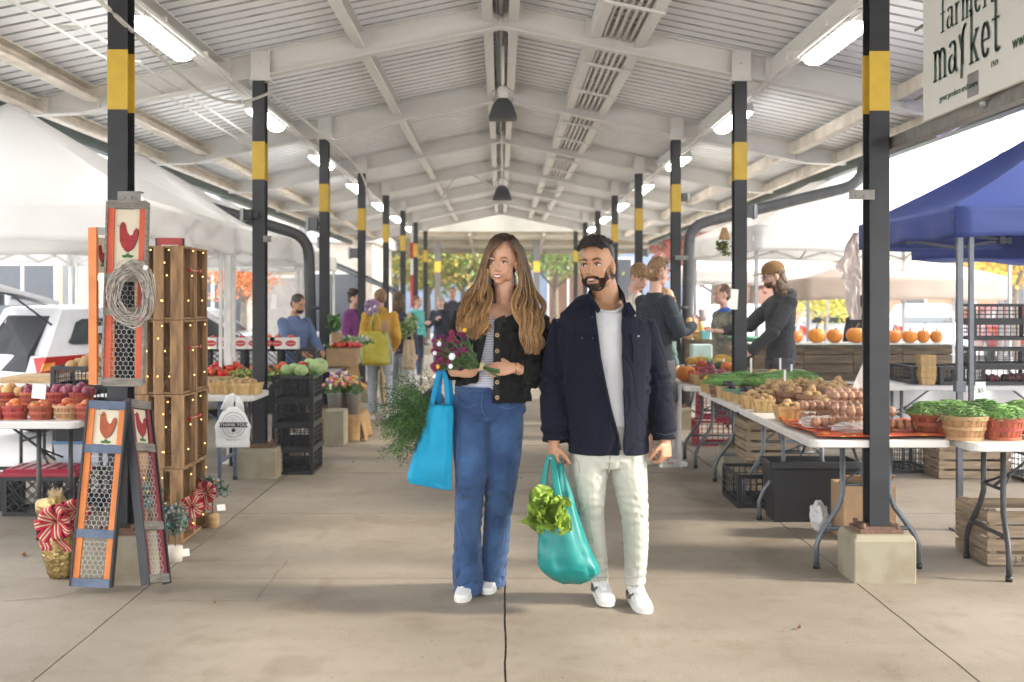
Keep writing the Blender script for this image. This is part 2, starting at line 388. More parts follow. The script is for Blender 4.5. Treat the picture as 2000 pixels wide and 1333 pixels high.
# columns: W sections on pedestals
def column(x,Y,k,sg,pic=True):
    side='left' if sg<0 else 'right'
    lab=('charcoal steel column with a yellow band on the %s side of the aisle, %s from the camera'%(side,ORD[k]))
    c=thing('steel_column',lab,'column',(x,Y,0),0,'banded steel columns along the %s of the aisle'%side)
    ped=.27; tz=zb(2.03)-.04
    # pedestal with chipped top edge
    b=MB(); h=.25; w0=.165; w1=.15
    b.add([(sx*w0,sy*w0*.95,0) for sx,sy in ((-1,-1),(1,-1),(1,1),(-1,1))]+[(sx*w0,sy*w0*.95,h-.03) for sx,sy in ((-1,-1),(1,-1),(1,1),(-1,1))]+[(sx*w1,sy*w1*.95,h) for sx,sy in ((-1,-1),(1,-1),(1,1),(-1,1))],
          [(0,1,5,4),(1,2,6,5),(2,3,7,6),(3,0,4,7),(4,5,9,8),(5,6,10,9),(6,7,11,10),(7,4,8,11),(8,9,10,11)])
    b.build('pedestal',conc_m,c,bev=.008)
    b=MB(); b.bb(-.115,.115,-.1,.1,h,h+.022); b.bb(-.095,.095,-.085,.085,h+.022,h+.034)
    for sx in (-.09,.09):
        for sy in (-.075,.075): b.lathe([(.014,0),(.014,.03),(.006,.034)],(sx,sy,h+.02),6)
    b.build('base_plate',rust,c)
    def sec(z0,z1,e=0,name='post',m=col_m):
        b=MB()
        b.bb(-.053-e,.053+e,-.064-e,-.055+e,z0,z1); b.bb(-.053-e,.053+e,.055-e,.064+e,z0,z1); b.bb(-.005-e,.005+e,-.0552+e,.0552-e,z0,z1)
        return b.build(name,m,c,bev=.002)
    # flange faces the aisle
    sec(h+.034,tz); sec(2.51,2.83,.0015,'yellow_band',yel_m)
    return c
cols={}
YL=[2.70+S*k-.04 for k in range(9)]; 
for k in range(1,9):
    cols[('L',k)]=column(-2.04,2.70+S*k-.02,k-1,-1); cols[('R',k)]=column(2.03,2.70+S*k+.02,k-1,1)
# light fixtures
emit=mat('lit_diffuser',(1,.98,.94),.5,var=0,emit=9)
hous=mat('fixture_housing',(.7,.7,.68),.5)
def fixture(x,y,k,side):
    o=thing('fluorescent_light','long lit fluorescent fixture under the %s purlin, %s from the camera'%(side,ORD[k]),'ceiling light',(x,y,zb(x)+.01),0,'fluorescent lights in the %s row'%side)
    b=MB(); prof=[(-.075,.05),(-.09,-.03),(.09,-.03),(.075,.05)]
    b.rings([[(px,yy,pz) for px,pz in prof] for yy in (-.62,.62)]); b.bb(-.02,.02,-.3,-.26,.05,.09); b.bb(-.02,.02,.26,.3,.05,.09)
    b.build('housing',hous,o,bev=.005)
    b=MB(); n=7; pr=[(-.088+.176*i/n,-.032-.05*math.sin(pi*i/n)**.5 if 0<i<n else -.032) for i in range(n+1)]
    b.rings([[(px*s,yy,-.032+(pz+.032)*s) for px,pz in pr] for yy,s in ((-.61,.6),(-.55,1),(.55,1),(.61,.6))]); b.build('diffuser',emit,o)
for k in range(7):
    Y=frames[3]-0.0+S*k+.55
    fixture(-2.34,Y+1.2,k,'left'); fixture(2.34,Y+1.35,k,'right')
# hanging horn lamps at the ridge
def bell(y,z,k,lab):
    o=thing('horn_loudspeaker',lab,'loudspeaker',(0.02,y,z),0)
    b=MB(); b.rings([[(sx*w,sy*w*.8,zz) for sx,sy in ((-1,-1),(1,-1),(1,1),(-1,1))] for w,zz in ((.13,-.2),(.13,-.18),(.085,-.05),(.04,0))],True); b.build('horn',mat('dark_horn',(.07,.075,.08),.5),o,bev=.006)
    b=MB(); b.lathe([(.045,0),(.05,.03),(.05,.09),(.03,.11)],(0,0,0),12); b.tube([(0,0,.1),(0,0,RIDGE-z+.04)],.012); b.build('driver',white_paint,o)
    b=MB(); b.tube([(-.09,0,-.03),(-.1,0,.06),(0,0,.13),(.1,0,.06),(.09,0,-.03)],.006,6); b.build('bracket',galv,o)
bell(10.9,3.36,0,'black horn loudspeaker hanging under the ridge nearer the camera'); bell(16.4,3.08,1,'smaller looking black horn loudspeaker hanging farther down the ridge')
b=MB(); b.bb(-.2,.24,7.6,7.95,RIDGE-.10,RIDGE+.05); 
o=b.build('junction_box',dkgrey,bev=.01,label='dark grey box fixed to the ridge at the top edge of the view',cat='electrical box')
b=MB(); b.bb(-.17,.21,7.59,7.6,RIDGE-.08,RIDGE+.03); q=b.build('cover_plate',mat('grey_cover',(.16,.165,.17),.5),o)
# wall plates, boxes and speakers on columns
def colbox(px,py,Y,w,h,d,lab,sg,m=dkgrey):
    p=P(px,py,Y); o=thing('floodlight',lab,'floodlight',p)
    b=MB(); b.box((0,0,0),(w,d,h)); b.build('housing',m,o,bev=.006)
    b=MB(); b.box((sg*(w/2+.012),0,0),(.022,d*1.25,h*1.25)); b.box((sg*(w/2+.028),0,0),(.01,d*1.1,h*1.1)); b.build('face_rim',galv,o,bev=.004)
    b=MB(); b.box((-sg*(w/2+.02),0,0),(.06,.03,.05)); b.build('mount',col_m,o)
colbox(486,420,9.9,.07,.09,.08,'small round grey floodlight on the second left column',-1,blk)
colbox(1462,414,10.05,.07,.10,.08,'grey box lamp on the aisle-away side of the second right column',1)
colbox(1336,386,13.7,.06,.09,.08,'grey box lamp on the yellow band of the third right column',1)
colbox(1258,494,17.3,.07,.10,.09,'grey lamp on the fourth right column above the young men',1)
colbox(612,438,13.6,.1,.14,.1,'grey floodlight on the third left column under the roof',-1)
colbox(692,495,17.2,.1,.14,.1,'grey floodlight on the fourth left column',-1)
# steel shelf angles fixed to columns
def angle(px0,px1,py,Y,lab,m=rust):
    a=P(px0,py,Y); c=P(px1,py,Y); b=MB(); b.bar(a,c,.06,.006); b.bar(a-V((0,.028,.025)),c-V((0,.028,.025)),.006,.05)
    for t in (.3,.6): b.tube([a.lerp(c,t)+V((0,-.036,-.03)),a.lerp(c,t)+V((0,-.03,-.03))],.008,8)
    b.build('steel_bracket',galv if m is None else m,bev=.001,label=lab,cat='bracket')
steelb=mat('weathered_steel',(.2,.19,.17),.5,metal=.5,var=.2,scale=20)
angle(233,278,376,6.2,'weathered steel angle bracket above the rooster panel on the first left column',steelb)
angle(1655,1705,373,6.3,'weathered steel angle bracket on the first right column below the sign rail',steelb)
angle(515,531,462,9.85,'little steel bracket on the second left column',steelb)
angle(1318,1345,500,13.55,'little steel bracket on the third right column',steelb)
# downpipes
pipe_m=mat('grey_downpipe',(.11,.115,.12),.45,var=.15,scale=10)
def pipe(pts,r,lab,m=pipe_m):
    q=[]
    pts=[V(p) for p in pts]
    for i,p in enumerate(pts):
        if 0<i<len(pts)-1:
            a=(pts[i-1]-p).normalized(); c=(pts[i+1]-p).normalized(); d=.22
            for t in (0,.25,.5,.75,1):
                u=p+a*d*(1-t)**2+c*d*t**2; q.append(u)
        else: q.append(p)
    o=thing('downpipe',lab,'downpipe',(q[-1].x,q[-1].y,0))
    b=MB(); b.tube(q,r,14); setlocal(b.build('pipe',m),o)
    for z in (.03,.5,1.4): 
        if q[-1].z<z<q[-2].z: b=MB(); b.lathe([(r+.006,-.02),(r+.006,.02)],(q[-1].x,q[-1].y,z),14); setlocal(b.build('collar',m),o)
pipe([(4.1,13.3,2.98),(4.08,13.3,2.8),(2.2,13.75,2.36),(2.15,13.75,.0)],.065,'thick grey downpipe crossing from the right gutter to the third right column')
pipe([(-4.1,13.2,2.98),(-4.0,13.2,2.75),(-2.22,13.6,2.22),(-2.16,13.6,0)],.065,'thick dark downpipe crossing from the left gutter to the third left column',mat('dark_pipe',(.05,.052,.055),.45))
pipe([(-4.1,26.6,2.9),(-4.05,26.5,2.42),(-2.2,24.9,1.66),(-2.12,24.6,0)],.065,'dark sloping downpipe behind the fourth and fifth left columns',mat('dark_pipe',(.05,.052,.055),.45))
# cables
cab=mat('white_cable',(.55,.53,.48),.6)
def cable(pts,r,lab,m=cab,n=8,name='cable'):
    q=[]; pts=[V(p) for p in pts]; k=len(pts)
    for i in range(k-1):
        p0=pts[max(i-1,0)];p1=pts[i];p2=pts[i+1];p3=pts[min(i+2,k-1)]
        for j in range(8):
            t=j/8; q.append(.5*((2*p1)+(p2-p0)*t+(2*p0-5*p1+4*p2-p3)*t*t+(3*p1-p0-3*p2+p3)*t**3))
    q.append(pts[-1]); b=MB(); b.tube(q,r,n); return b.build(name,m,label=lab,cat='cable')
cable([P(150,-40,6.0),P(225,30,6.1),P(300,100,6.9),P(345,140,7.6),P(410,188,8.8),P(470,200,9.5),P(525,183,9.85)],.012,'thick white hose drooping between the first and second left columns')
cable([P(526,183,9.85),P(600,240,11.5),P(700,330,15),P(722,395,17.1)],.012,'white cable running along the left row of lights')
cable([P(860,465/1.0-75,17.2),P(905,338,17.2),P(970,372,17.5)],.012,'white cable crossing under a far rafter')
# second shed beyond the end of the aisle
end=thing('far_market_shed','farther white market shed standing across the end of the aisle','shed',(0,40,0))
b=MB()
b.slab([(-14,38,3.78),(14,38,3.78),(14,45,3.25),(-14,45,3.25)],(0,0,.15)); part(b,'roof',mat('far_cream_paint',(.62,.57,.44),.6,var=.2,scale=1.5),end)
fb=mat('far_beam_paint',(.40,.35,.26),.6)
for Y in (38.4,41,43.5): b=MB(); b.bb(-14,14,Y-.08,Y+.08,3.60-(Y-38)*.076,3.76-(Y-38)*.076); part(b,'beam',fb,end)
for k in range(12): b=MB(); x=-13+k*2.4; b.bar((x,38,3.62),(x,45,3.10),.1,.14); part(b,'joist',fb,end)
b=MB(); b.bb(-14,14,37.9,37.95,3.68,4.75); part(b,'fascia',mat('far_fascia',(.30,.28,.23),.7,var=.2,scale=1),end)
for px in (855,1048):
    b=MB(); x=wx(px,38.6); b.bb(x-.1,x+.1,38.5,38.7,0,3.4); part(b,'post',mat('brown_post',(.1,.09,.08),.6),end)
    b=MB(); b.bb(x-.104,x+.104,38.496,38.704,2.39,2.74); part(b,'yellow_band',yel_m,end)
# ---------- people
def skinm(name,col): return mat(name,col,.5,var=.08,scale=14,sss=.12,bump=.04,bscale=120)
skinF=skinm('skin_light_tan',(.56,.31,.20)); skinM=skinm('skin_tan',(.43,.225,.125)); skinP=skinm('skin_pale',(.62,.37,.28))
eye_w=mat('eye_white',(.6,.57,.54),.25,var=.02); eye_d=mat('eye_dark',(.03,.018,.012),.15,var=.1); lipF=mat('lip_rose',(.42,.13,.11),.4,var=.1); teeth=mat('teeth',(.8,.77,.7),.3,var=.02); mouth_d=mat('mouth_dark',(.05,.015,.012),.5)
lipM=mat('lip_brown',(.33,.14,.11),.45,var=.1)
def hm(name,c,c2,sc=60,rough=.5): return mat(name,c,rough,var=.2,col2=c2,scale=sc,bump=.5,bscale=90,stretch=(1,1,.25))
def head_shape(b,C,Rm,s,fem=False,ears=True):
    def e(c,r,n=14): b.ell(C+Rm@(V(c)*s),V(r)*s,n,n,rot=Rm)
    jw=.92 if fem else 1.03
    e((0,.012,.038),(.077,.098,.092),18); e((0,-.022,-.012),(.066*jw,.07,.088),18)
    e((0,-.050,-.086),(.028*jw,.031,.022)); e((0,-.022,-.07),(.052*jw,.054,.03)); e((0,-.032,-.042),(.0555*jw,.053,.058),16)
    for x in (-1,1):
        e((x*.036,-.060,-.020),(.023,.018,.020)); e((x*.030,-.084,.030),(.028,.013,.008)); e((x*.045,-.02,-.06),(.020*jw,.04,.03))
        if ears: e((x*.077,.004,-.008),(.011,.019,.032),10); e((x*.079,.0,-.032),(.008,.01,.012),8)
        e((x*.012,-.094,-.03),(.009,.011,.007),8)
    b.tube([C+Rm@(V(q)*s) for q in ((0,-.084,.022),(0,-.098,-.002),(0,-.112,-.024),(0,-.098,-.034))],[(.008*s,.010*s),(.009*s,.011*s),(.012*s,.011*s),(.010*s,.008*s)],10)
    e((0,-.086,-.055),(.022,.011,.008)); e((0,-.083,-.066),(.019,.011,.008))
def hand(b,W,d,n,side,s=1,curl=(.35,.4,.45,.5),thumb=1,spread=.1,fl=1,tc=.5):
    """d wrist to knuckles, n out of the palm, side towards the thumb"""
    W=V(W); d=V(d).normalized(); n=(V(n)-d*V(n).dot(d)).normalized(); sd=V(side); sd=(sd-d*sd.dot(d)-n*sd.dot(n)).normalized()
    b.tube([W-d*.03*s,W+d*.01*s,W+d*.045*s,W+d*.085*s],[(.027*s,.02*s),(.031*s,.018*s),(.041*s,.016*s),(.040*s,.012*s)],12,ref=n)
    b.ell(W+d*.035*s+sd*.022*s+n*.008*s,(.019*s,)*3,8,6)
    for i,(o,ln) in enumerate(((.030,.072),(.011,.081),(-.010,.076),(-.030,.060))):
        p=W+d*(.080-.004*abs(i-1))*s+sd*o*s; ang=0; pts=[p]; dd=d+sd*(1.2-i)*.06*spread*5
        for k,fr in enumerate((.45,.3,.25)):
            ang+=curl[i]*(1,1.15,.8)[k]; q=(dd.normalized()*math.cos(ang)+n*math.sin(ang)); pts.append(pts[-1]+q*ln*fr*s*fl)
        b.tube(pts,[.0095*s,.009*s,.0082*s,.0066*s],8,ref=sd)
        b.ell(pts[-1],(.0066*s,)*3,8,5)
    if thumb:
        p=W+d*.028*s+sd*.030*s; t1=(d*.62+sd*.62+n*tc*.6).normalized(); t2=(d*.85+sd*.15+n*tc).normalized()
        pts=[p,p+t1*.036*s,p+t1*.036*s+t2*.03*s,p+t1*.036*s+t2*.05*s]; b.tube(pts,[.0125*s,.0105*s,.0095*s,.0075*s],8,ref=n); b.ell(pts[-1],(.0075*s,)*3,8,5)
def decal(bvh,C,Rm,s,fn,nu,nv,off,mi=0):
    """fn(u,v)->(x,z) in the head frame, dropped on the face"""
    b=MB(); b.sm=True
    def h(u,v):
        q=fn(u,v); x,z=q[0]*s,q[1]*s; o=C+Rm@V((x,-.3*s,z)); d=Rm@V((0,1,0)); hit=bvh.ray_cast(o,d)
        p=hit[0] if hit[0] is not None else o+d*.22*s
        k=q[2] if len(q)>2 else 1
        return p-d*off*k
    b.grid(h,nu,nv); return b
def face(par,bvh,C,Rm,s,lip,brow,smile=0,open_=0,eyes=True,fem=False,iris=None):
    for x in (-1,1):
        c=C+Rm@(V((x*.0315,-.0,.008))*s); o=C+Rm@(V((x*.0315,-.3,.008))*s); hit=bvh.ray_cast(o,Rm@V((0,1,0)))
        hp=hit[0] if hit[0] is not None else c; f=Rm@V((0,-1,0))
        b=MB(); b.ell(hp-f*.0050*s,V((.0140,.009,.0062 if fem else .0054))*s,12,8,rot=Rm); b.mi=1; gx=-.003
        b.ell(hp-f*.0050*s+Rm@(V((gx,-.0045,.0008))*s),V((.0064,.0055,.0058))*s,10,6,rot=Rm); setlocal(b.build('eye',[eye_w,eye_d]),par)
        # lids
        b=MB(); pts=[hp+Rm@(V((math.cos(a)*.0165,-.001-.006*math.sin(a),math.sin(a)*.0085+.001))*s) for a in [pi*k/8 for k in range(9)]]
        b.tube(pts,[.0012*s]+[.0027*s]*7+[.0012*s],6); setlocal(b.build('eyelid',brow if fem else mat('lid_dark',(.09,.045,.03),.6)),par)
        w=.0045 if fem else .0075
        d=decal(bvh,C,Rm,s,lambda u,v:(x*(.012+.040*u),.030+.010*math.sin(u*2.4)-.006*u+(v-.5)*w*(1.1-abs(u-.35)),1),10,2,.0025*s); setlocal(d.build('eyebrow',brow),par)
    if open_:
        d=decal(bvh,C,Rm,s,lambda u,v:((u-.5)*.040,-.062+(v-.5)*open_*math.sin(pi*u)**.6+smile*(2*u-1)**2),12,3,.0022*s); setlocal(d.build('mouth',mouth_d),par)
        d=decal(bvh,C,Rm,s,lambda u,v:((u-.5)*(.044 if fem else .034),-.062+smile*.8*(2*u-1)**2+open_*.5*math.sin(pi*u)**.6-v*open_*(.82 if fem else .4)*math.sin(pi*u)**.6),12,2,.0032*s); setlocal(d.build('teeth',teeth),par)
    for sg,wd in ((1,.0075),(-1,.010)):
        d=decal(bvh,C,Rm,s,lambda u,v:((u-.5)*(.058 if fem else .050),-.062+smile*(2*u-1)**2+sg*(open_*.5*math.sin(pi*u)**.6+v*wd*math.sin(pi*u)**.7),1+1.2*math.sin(pi*v)),12,4,.0025*s); setlocal(d.build('lip',lip),par)
def crease(c,f,w=.13,st=(1,1,1),k=0):
    p=V((c.x*st[0]*.9+c.z*.35,c.y*st[1]*.8,c.z*st[2]-c.x*.3))*f+V((k,k*2.3,0)); p+=V((noise.noise(p*1.7),noise.noise(p*1.7+V((7,1,2))),0))*.5
    n=abs(noise.noise(p)); return -max(0,1-n/w)**1.3
def wr(amp,sc=9,st=(1,1,1),amp2=0,sc2=25):
    def f(co,n):
        p=V((co.x*st[0],co.y*st[1],co.z*st[2])); d=noise.noise(p*sc*.6)*amp*.8+crease(co,sc*.5,.14)*amp
        if amp2: d+=noise.noise(p*sc2+V((5,5,5)))*amp2
        return co+n*d
    return f
def shoe(par,A,toe,s,m=None,high=False,swoosh=0,sole=None,lace=True):
    m=m or mat('white_leather',(.74,.73,.70),.45,var=.04,bump=.05); sole=sole or mat('white_rubber',(.66,.64,.58),.6)
    t=V(toe).normalized(); Z=V((0,0,1)); sd=t.cross(Z).normalized(); up=sd.cross(t); M=Matrix((sd,t,up)).transposed()
    A=V(A)  # heel-bottom centre
    L=.285*s
    def ring(y,w,z0,z1,n=14,bul=.5):
        r=[]
        for j in range(n):
            a=2*pi*j/n; cx=math.cos(a); cz=math.sin(a); r.append(A+M@V((w*abs(cx)**.75*(1 if cx>0 else -1),y,(z0+z1)/2+(z1-z0)/2*abs(cz)**.7*(1 if cz>0 else -1))))
        return r
    hh=.125 if high else .085
    b=MB(); b.sm=True
    b.rings([ring(.0*s,.022*s,.025*s,.06*s),ring(.008*s,.033*s,.02*s,hh*s*.9),ring(.04*s,.037*s,.02*s,hh*s),ring(.085*s,.037*s,.02*s,hh*s*.98),ring(.12*s,.038*s,.02*s,.086*s),ring(.17*s,.042*s,.02*s,.066*s),ring(.22*s,.044*s,.02*s,.052*s),ring(.262*s,.037*s,.02*s,.044*s),ring(.280*s,.020*s,.02*s,.036*s)])
    o=b.build('shoe',m,sub=1); setlocal(o,par)
    b=MB(); b.sm=False; b.rings([[A+M@V((x*k*s,y*s,z)) for x,y in ((.0,-.004),(.028,.002),(.037,.03),(.035,.09),(.043,.17),(.046,.22),(.036,.268),(.0,.288),(-.036,.268),(-.046,.22),(-.043,.17),(-.035,.09),(-.037,.03),(-.028,.002))] for z,k in ((0,.9),(.001,1.0),(.006,1.03),(.022*s,1.05),(.029*s,1.03),(.031*s,.93))]); b.s=[True]*len(b.s); q=b.build('sole',sole,sub=2); setlocal(q,o if False else par)
    if lace:
        b=MB()
        for k in range(6):
            y=.095+.016*k; z=(.094,.088,.080,.073,.067,.061)[k]+(.012 if high and k<2 else 0); w=.018
            z+=.006; b.tube([A+M@V((-w*s,y*s,(z-.008)*s)),A+M@V((0,(y+.004)*s,(z+.004)*s)),A+M@V((w*s,y*s,(z-.008)*s))],.0036*s,6)
            b.tube([A+M@V((-w*s,y*s,(z-.004)*s)),A+M@V((w*s,(y+.014)*s,(z-.004)*s))],.003*s,6)
            if k%1==0: b.tube([A+M@V((-w*1.25*s,y*s,(z-.016)*s)),A+M@V((-w*.9*s,y*s,(z-.006)*s))],.0035*s,6); b.tube([A+M@V((w*1.25*s,y*s,(z-.016)*s)),A+M@V((w*.9*s,y*s,(z-.006)*s))],.0035*s,6)
        if high:
            for x in (-1,1): b.tube([A+M@V((0,.088*s,.10*s)),A+M@V((x*.018*s,.11*s,.118*s)),A+M@V((x*.03*s,.105*s,.095*s)),A+M@V((x*.01*s,.092*s,.1*s))],.0022*s,6)
        setlocal(b.build('laces',mat('white_lace',(.8,.8,.78),.8,var=.03)),par)
    if swoosh:
        b=MB(); x=swoosh
        pts=[]
        top=[(.045,.066),(.075,.048),(.105,.045),(.15,.052),(.205,.073)]; bot=[(.15,.040),(.105,.028),(.075,.026),(.05,.036),(.042,.052)]
        prof=[(.035,.058,.0),(.045,.064,.036),(.065,.056,.030),(.09,.052,.031),(.12,.056,.042),(.15,.063,.053),(.185,.074,.069),(.205,.082,.080)]
        vs=[];fs=[]
        for y,zt,zb_ in prof:
            if zb_==0: zb_=.050
            for z in (zt,zb_):
                for o_ in (-.004,.0035): vs.append(A+M@V((x*((.0385 if y<.1 else .0385+(y-.1)*.05)+o_-(z-.05)*.12)*s,(y-.0)*s*.92,(z-.003)*s)))
        for i in range(len(prof)-1):
            a0=i*4; c0=a0+4; fs+=[(a0+1,c0+1,c0+3,a0+3),(a0,a0+2,c0+2,c0),(a0,c0,c0+1,a0+1),(a0+2,a0+3,c0+3,c0+2)]
        b.add(vs,fs); setlocal(b.build('curved_tick_mark',mat('navy_tick',(.012,.014,.025),.4)),par)
def dress(label,name='person',loc=(0,0,0),rz=0,group=None): return thing(name,label,'person',loc,rz,group)

# generic standing figure in its own space, facing -y
J0=dict(head=(0,-.01,1.668),neck=(0,.02,1.50),chest=(0,.0,1.32),waist=(0,0,1.10),pel=(0,.01,.95),shR=(-.185,.02,1.435),shL=(.185,.02,1.435),elR=(-.235,.04,1.15),elL=(.235,.04,1.15),wrR=(-.245,-.04,.90),wrL=(.245,-.04,.90),
    hipR=(-.09,0,.92),hipL=(.09,0,.92),knR=(-.10,-.02,.50),knL=(.10,-.02,.50),anR=(-.10,.03,.09),anL=(.10,.03,.09))
def human(label,loc,rz,H,pose={},skin=skinP,top=None,pants=None,shoes=None,hair=None,hairshape=None,look=(0,0,0),fem=False,hood=None,vox=.009,slim=1,hands=None,lean=0,sleeve=True,topm_fat=.02,shorts=False,features=True,beard=None,group=None,top_hem=.90,skirt=0):
    s=H/1.8; J={k:V(v)*s for k,v in {**J0,**pose}.items()}; par=dress(label,loc=loc,rz=rz,group=group)
    Rm=Euler((R(look[1]),R(look[2]),R(look[0]))).to_matrix(); C=J['head']
    sw=slim
    b=MB()
    def torso(b,g,z0=None):
        p=J['pel'];w=J['waist'];c=J['chest'];n=J['neck']; sh=(J['shR']+J['shL'])/2
        bot=V((p.x,p.y,top_hem*s)) if z0 else p-V((0,0,.06*s))
        b.tube([bot,p,w,c,sh.lerp(c,.15),sh+V((0,0,.012*s)),n+V((0,0,.01))],[((.150*sw+g)*s,(.110+g)*s),((.152*sw+g)*s,(.110+g)*s),((.138*sw+g)*s,(.100+g)*s),((.160*sw+g)*s,(.115+g)*s),((.165*sw+g)*s,(.095+g)*s),((.11*sw+g)*s,(.075+g)*s),((.055+g*.7)*s,(.055+g*.7)*s)],18)
    torso(b,0); b.tube([J['neck']-V((0,0,.04*s)),J['neck']+V((0,-.005,.05*s)),C+Rm@V((0,.02,-.06))*s],[.058*s,.052*s,.052*s],12); head_shape(b,C,Rm,s,fem)
    for q in 'RL':
        a,e,w=J['sh'+q],J['el'+q],J['wr'+q]
        b.tube([a.lerp(J['chest'],.25),a,a.lerp(e,.5),e,e.lerp(w,.35),w],[.05*s,.052*s,.046*s,.038*s,.038*s,(.027*s)],12)
        d=(w-e).normalized(); inn=V((1 if q=='R' else -1,0,0)); hd=(hands or {}).get(q)
        if hd: hand(b,w,hd[0],hd[1],hd[2],s,curl=hd[3] if len(hd)>3 else (.35,.4,.45,.5))
        else: hand(b,w,d,inn,V((0,-1,0)),s)
        a,k,n=J['hip'+q],J['kn'+q],J['an'+q]
        b.tube([a,a.lerp(k,.5),k,k.lerp(n,.35),n,n-V((0,0,.05*s))],[.088*s,.074*s,.054*s,.054*s,.036*s,.035*s],12)
        td=V((k.x*.2-a.x*.2+(-.03 if q=='R' else .03),-.24,0)).normalized(); b.ell(n+td*.06*s-V((0,0,.05*s)),(.035*s,.1*s,.03*s),10,6)
    me=remesh(b,vox*.8,1); bo=mobj(me,'body',skin,None); bo.parent=par
    bvh=BVHTree.FromPolygons([v.co.copy() for v in me.vertices],[tuple(p.vertices) for p in me.polygons])
    def ch(o): o.parent=par; o.matrix_parent_inverse=Matrix.Identity(4); return o
    class PP: # parts modelled in local space
        location=V((0,0,0)); rotation_euler=Euler((0,0,0))
    n0=set(COL.objects)
    # top garment
    if top:
        b=MB(); torso(b,topm_fat,True)
        for q in 'RL':
            a,e,w=J['sh'+q],J['el'+q],J['wr'+q]; g=topm_fat
            pts=[a.lerp(J['chest'],.35),a+(e-a)*.10,a.lerp(e,.5),e]; rs=[(.03+g)*s,(.048+g)*s,(.05+g)*s,(.046+g)*s]; b.ell(a+V((0,0,-.012*s)),(.052+g)*s,14,10)
            if sleeve: pts+=[e.lerp(w,.5),w]; rs+=[(.042+g*.9)*s,(.034+g*.4)*s]
            b.tube(pts,rs,12)
        if hood: b.ell(J['neck']+V((0,.06,-.0))*s,V((.105,.075,.055))*s,14,10); b.ell(J['neck']+V((0,.0,.01))*s,V((.085,.08,.035))*s,14,8)
        zt=J['neck'].z+.015*s; bz=top_hem*s
        me=remesh(b,vox,1,wr(.009*s,7,(1,1,.7),.004,20)); 
        if skirt: pass
        o=mobj(me,'hoodie' if hood else 'top',top,None); o.parent=par
    if pants:
        b=MB(); p=J['pel']; b.tube([p+V((0,0,.07*s)),p,p-V((0,0,.07*s))],[(.150*s*sw,.115*s),(.165*s*sw,.122*s),(.15*s*sw,.115*s)],16)
        for q in 'RL':
            a,k,n=J['hip'+q],J['kn'+q],J['an'+q]
            if shorts: b.tube([a,a.lerp(k,.5),a.lerp(k,.85)],[.10*s,.095*s,.095*s],12)
            else: b.tube([a,a.lerp(k,.5),k,k.lerp(n,.45),n.lerp(k,.03)],[.10*s,.09*s,.072*s,.068*s,.062*s],12)
        me=remesh(b,vox,1,wr(.008*s,8,(1,1,.6),.004,22)); o=mobj(me,'trousers' if not shorts else 'shorts',pants,None); o.parent=par
    for q in 'RL':
        n=J['an'+q]; k=J['kn'+q]; td=V(((-.10 if q=='R' else .10),-1,0)); hb=n-V((0,0,.09*s))-td.normalized()*.055*s
        shoe(PPar(par),hb,td,s*.95,shoes,lace=False)
    if hairshape:
        b=MB()
        for c,r in hairshape: b.ell(C+Rm@(V(c)*s),V(r)*s,14,12,rot=Rm)
        me=remesh(b,.007,1,wr(.010*s,22,(1,1,.5),.006,60)); o=mobj(me,'hair',hair,None); o.parent=par
    if beard:
        dd=decal(bvh,C,Rm,s,lambda u,v:((u-.5)*.125,-.045-.062*math.sin(pi*u)**.5*v-(.0),1+.8*math.sin(pi*v)),12,6,.008*s); dd.sm=True; o=dd.build('beard',beard); o.parent=par
    if features: face(PPar(par),bvh,C,Rm,s,lipM if not fem else lipF,hair or eye_d,fem=fem)
    par['_C']=None; del par['_C']
    par.empty_display_size=.2
    return par,J,C,Rm,s,bvh
class _PP:
    pass
_orig_setlocal=setlocal
def setlocal(o,parent):
    if isinstance(parent,tuple): o.parent=parent[1]; return o
    return _orig_setlocal(o,parent)
def PPar(par): return ('local',par)
HS_short=[((0,.022,.052),(.084,.096,.088)),((0,.055,.0),(.07,.06,.07))]
HS_quiff=HS_short+[((0,-.045,.125),(.055,.06,.03)),((0,0,.13),(.06,.07,.03))]
HS_bowl=[((0,.018,.048),(.088,.105,.092)),((0,.04,.0),(.082,.075,.07)),((0,-.07,.06),(.06,.03,.035))]
HS_long=HS_short+[((0,.07,-.08),(.075,.05,.13)),((-.07,.03,-.08),(.025,.045,.12)),((.07,.03,-.08),(.025,.045,.12))]

# ===== the woman in front
Y0=5.85; K=F/Y0
def Q(px,py,dy=0): return P(px,py,Y0+dy)
wo_=dress('woman with long wavy blonde hair, dark cardigan and blue jeans walking with a bouquet',loc=(wx(935,Y0),Y0,0))
s=.95; Cw=Q(981,513,-.02); Rw=Euler((R(8),R(5),R(-14))).to_matrix()
b=MB(); head_shape(b,Cw,Rw,s,True); b.ell(Cw+Rw@V((0,-.026,-.030)),V((.0615,.062,.066)),16,14,rot=Rw)
b.tube([Q(986,608,.02),Q(986,590,.02),Q(985,562,.01),Q(984,540,.01)],[(.11,.07),(.056,.054),(.050,.052),(.048,.05)],16)
b.tube([Q(955,800),Q(955,780),Q(962,735),Q(972,690),Q(978,640,0),Q(980,618,.01),Q(984,604,.02)],[(.10,.07),(.125,.085),(.125,.095),(.15,.115),(.175,.11),(.18,.085),(.11,.06)],20)
wwrR=Q(890,727,-.17); wwrL=Q(1003,719,-.17)
b.tube([Q(920,625),Q(908,625,.01),Q(890,672,.03),Q(880,712,.0),Q(886,722,-.1),wwrR],[.05,.05,.042,.037,.034,(.024,.028)],12)
b.tube([Q(1040,625),Q(1048,628,.01),Q(1054,685,.03),Q(1052,732,.0),Q(1030,727,-.1),wwrL],[.05,.05,.042,.037,.034,(.024,.028)],12)
hand(b,wwrR,(1,-.12,.0),(0,.5,.45),(0,-.2,1),.93,curl=(.25,.45,.5,.55),fl=1,tc=.2)
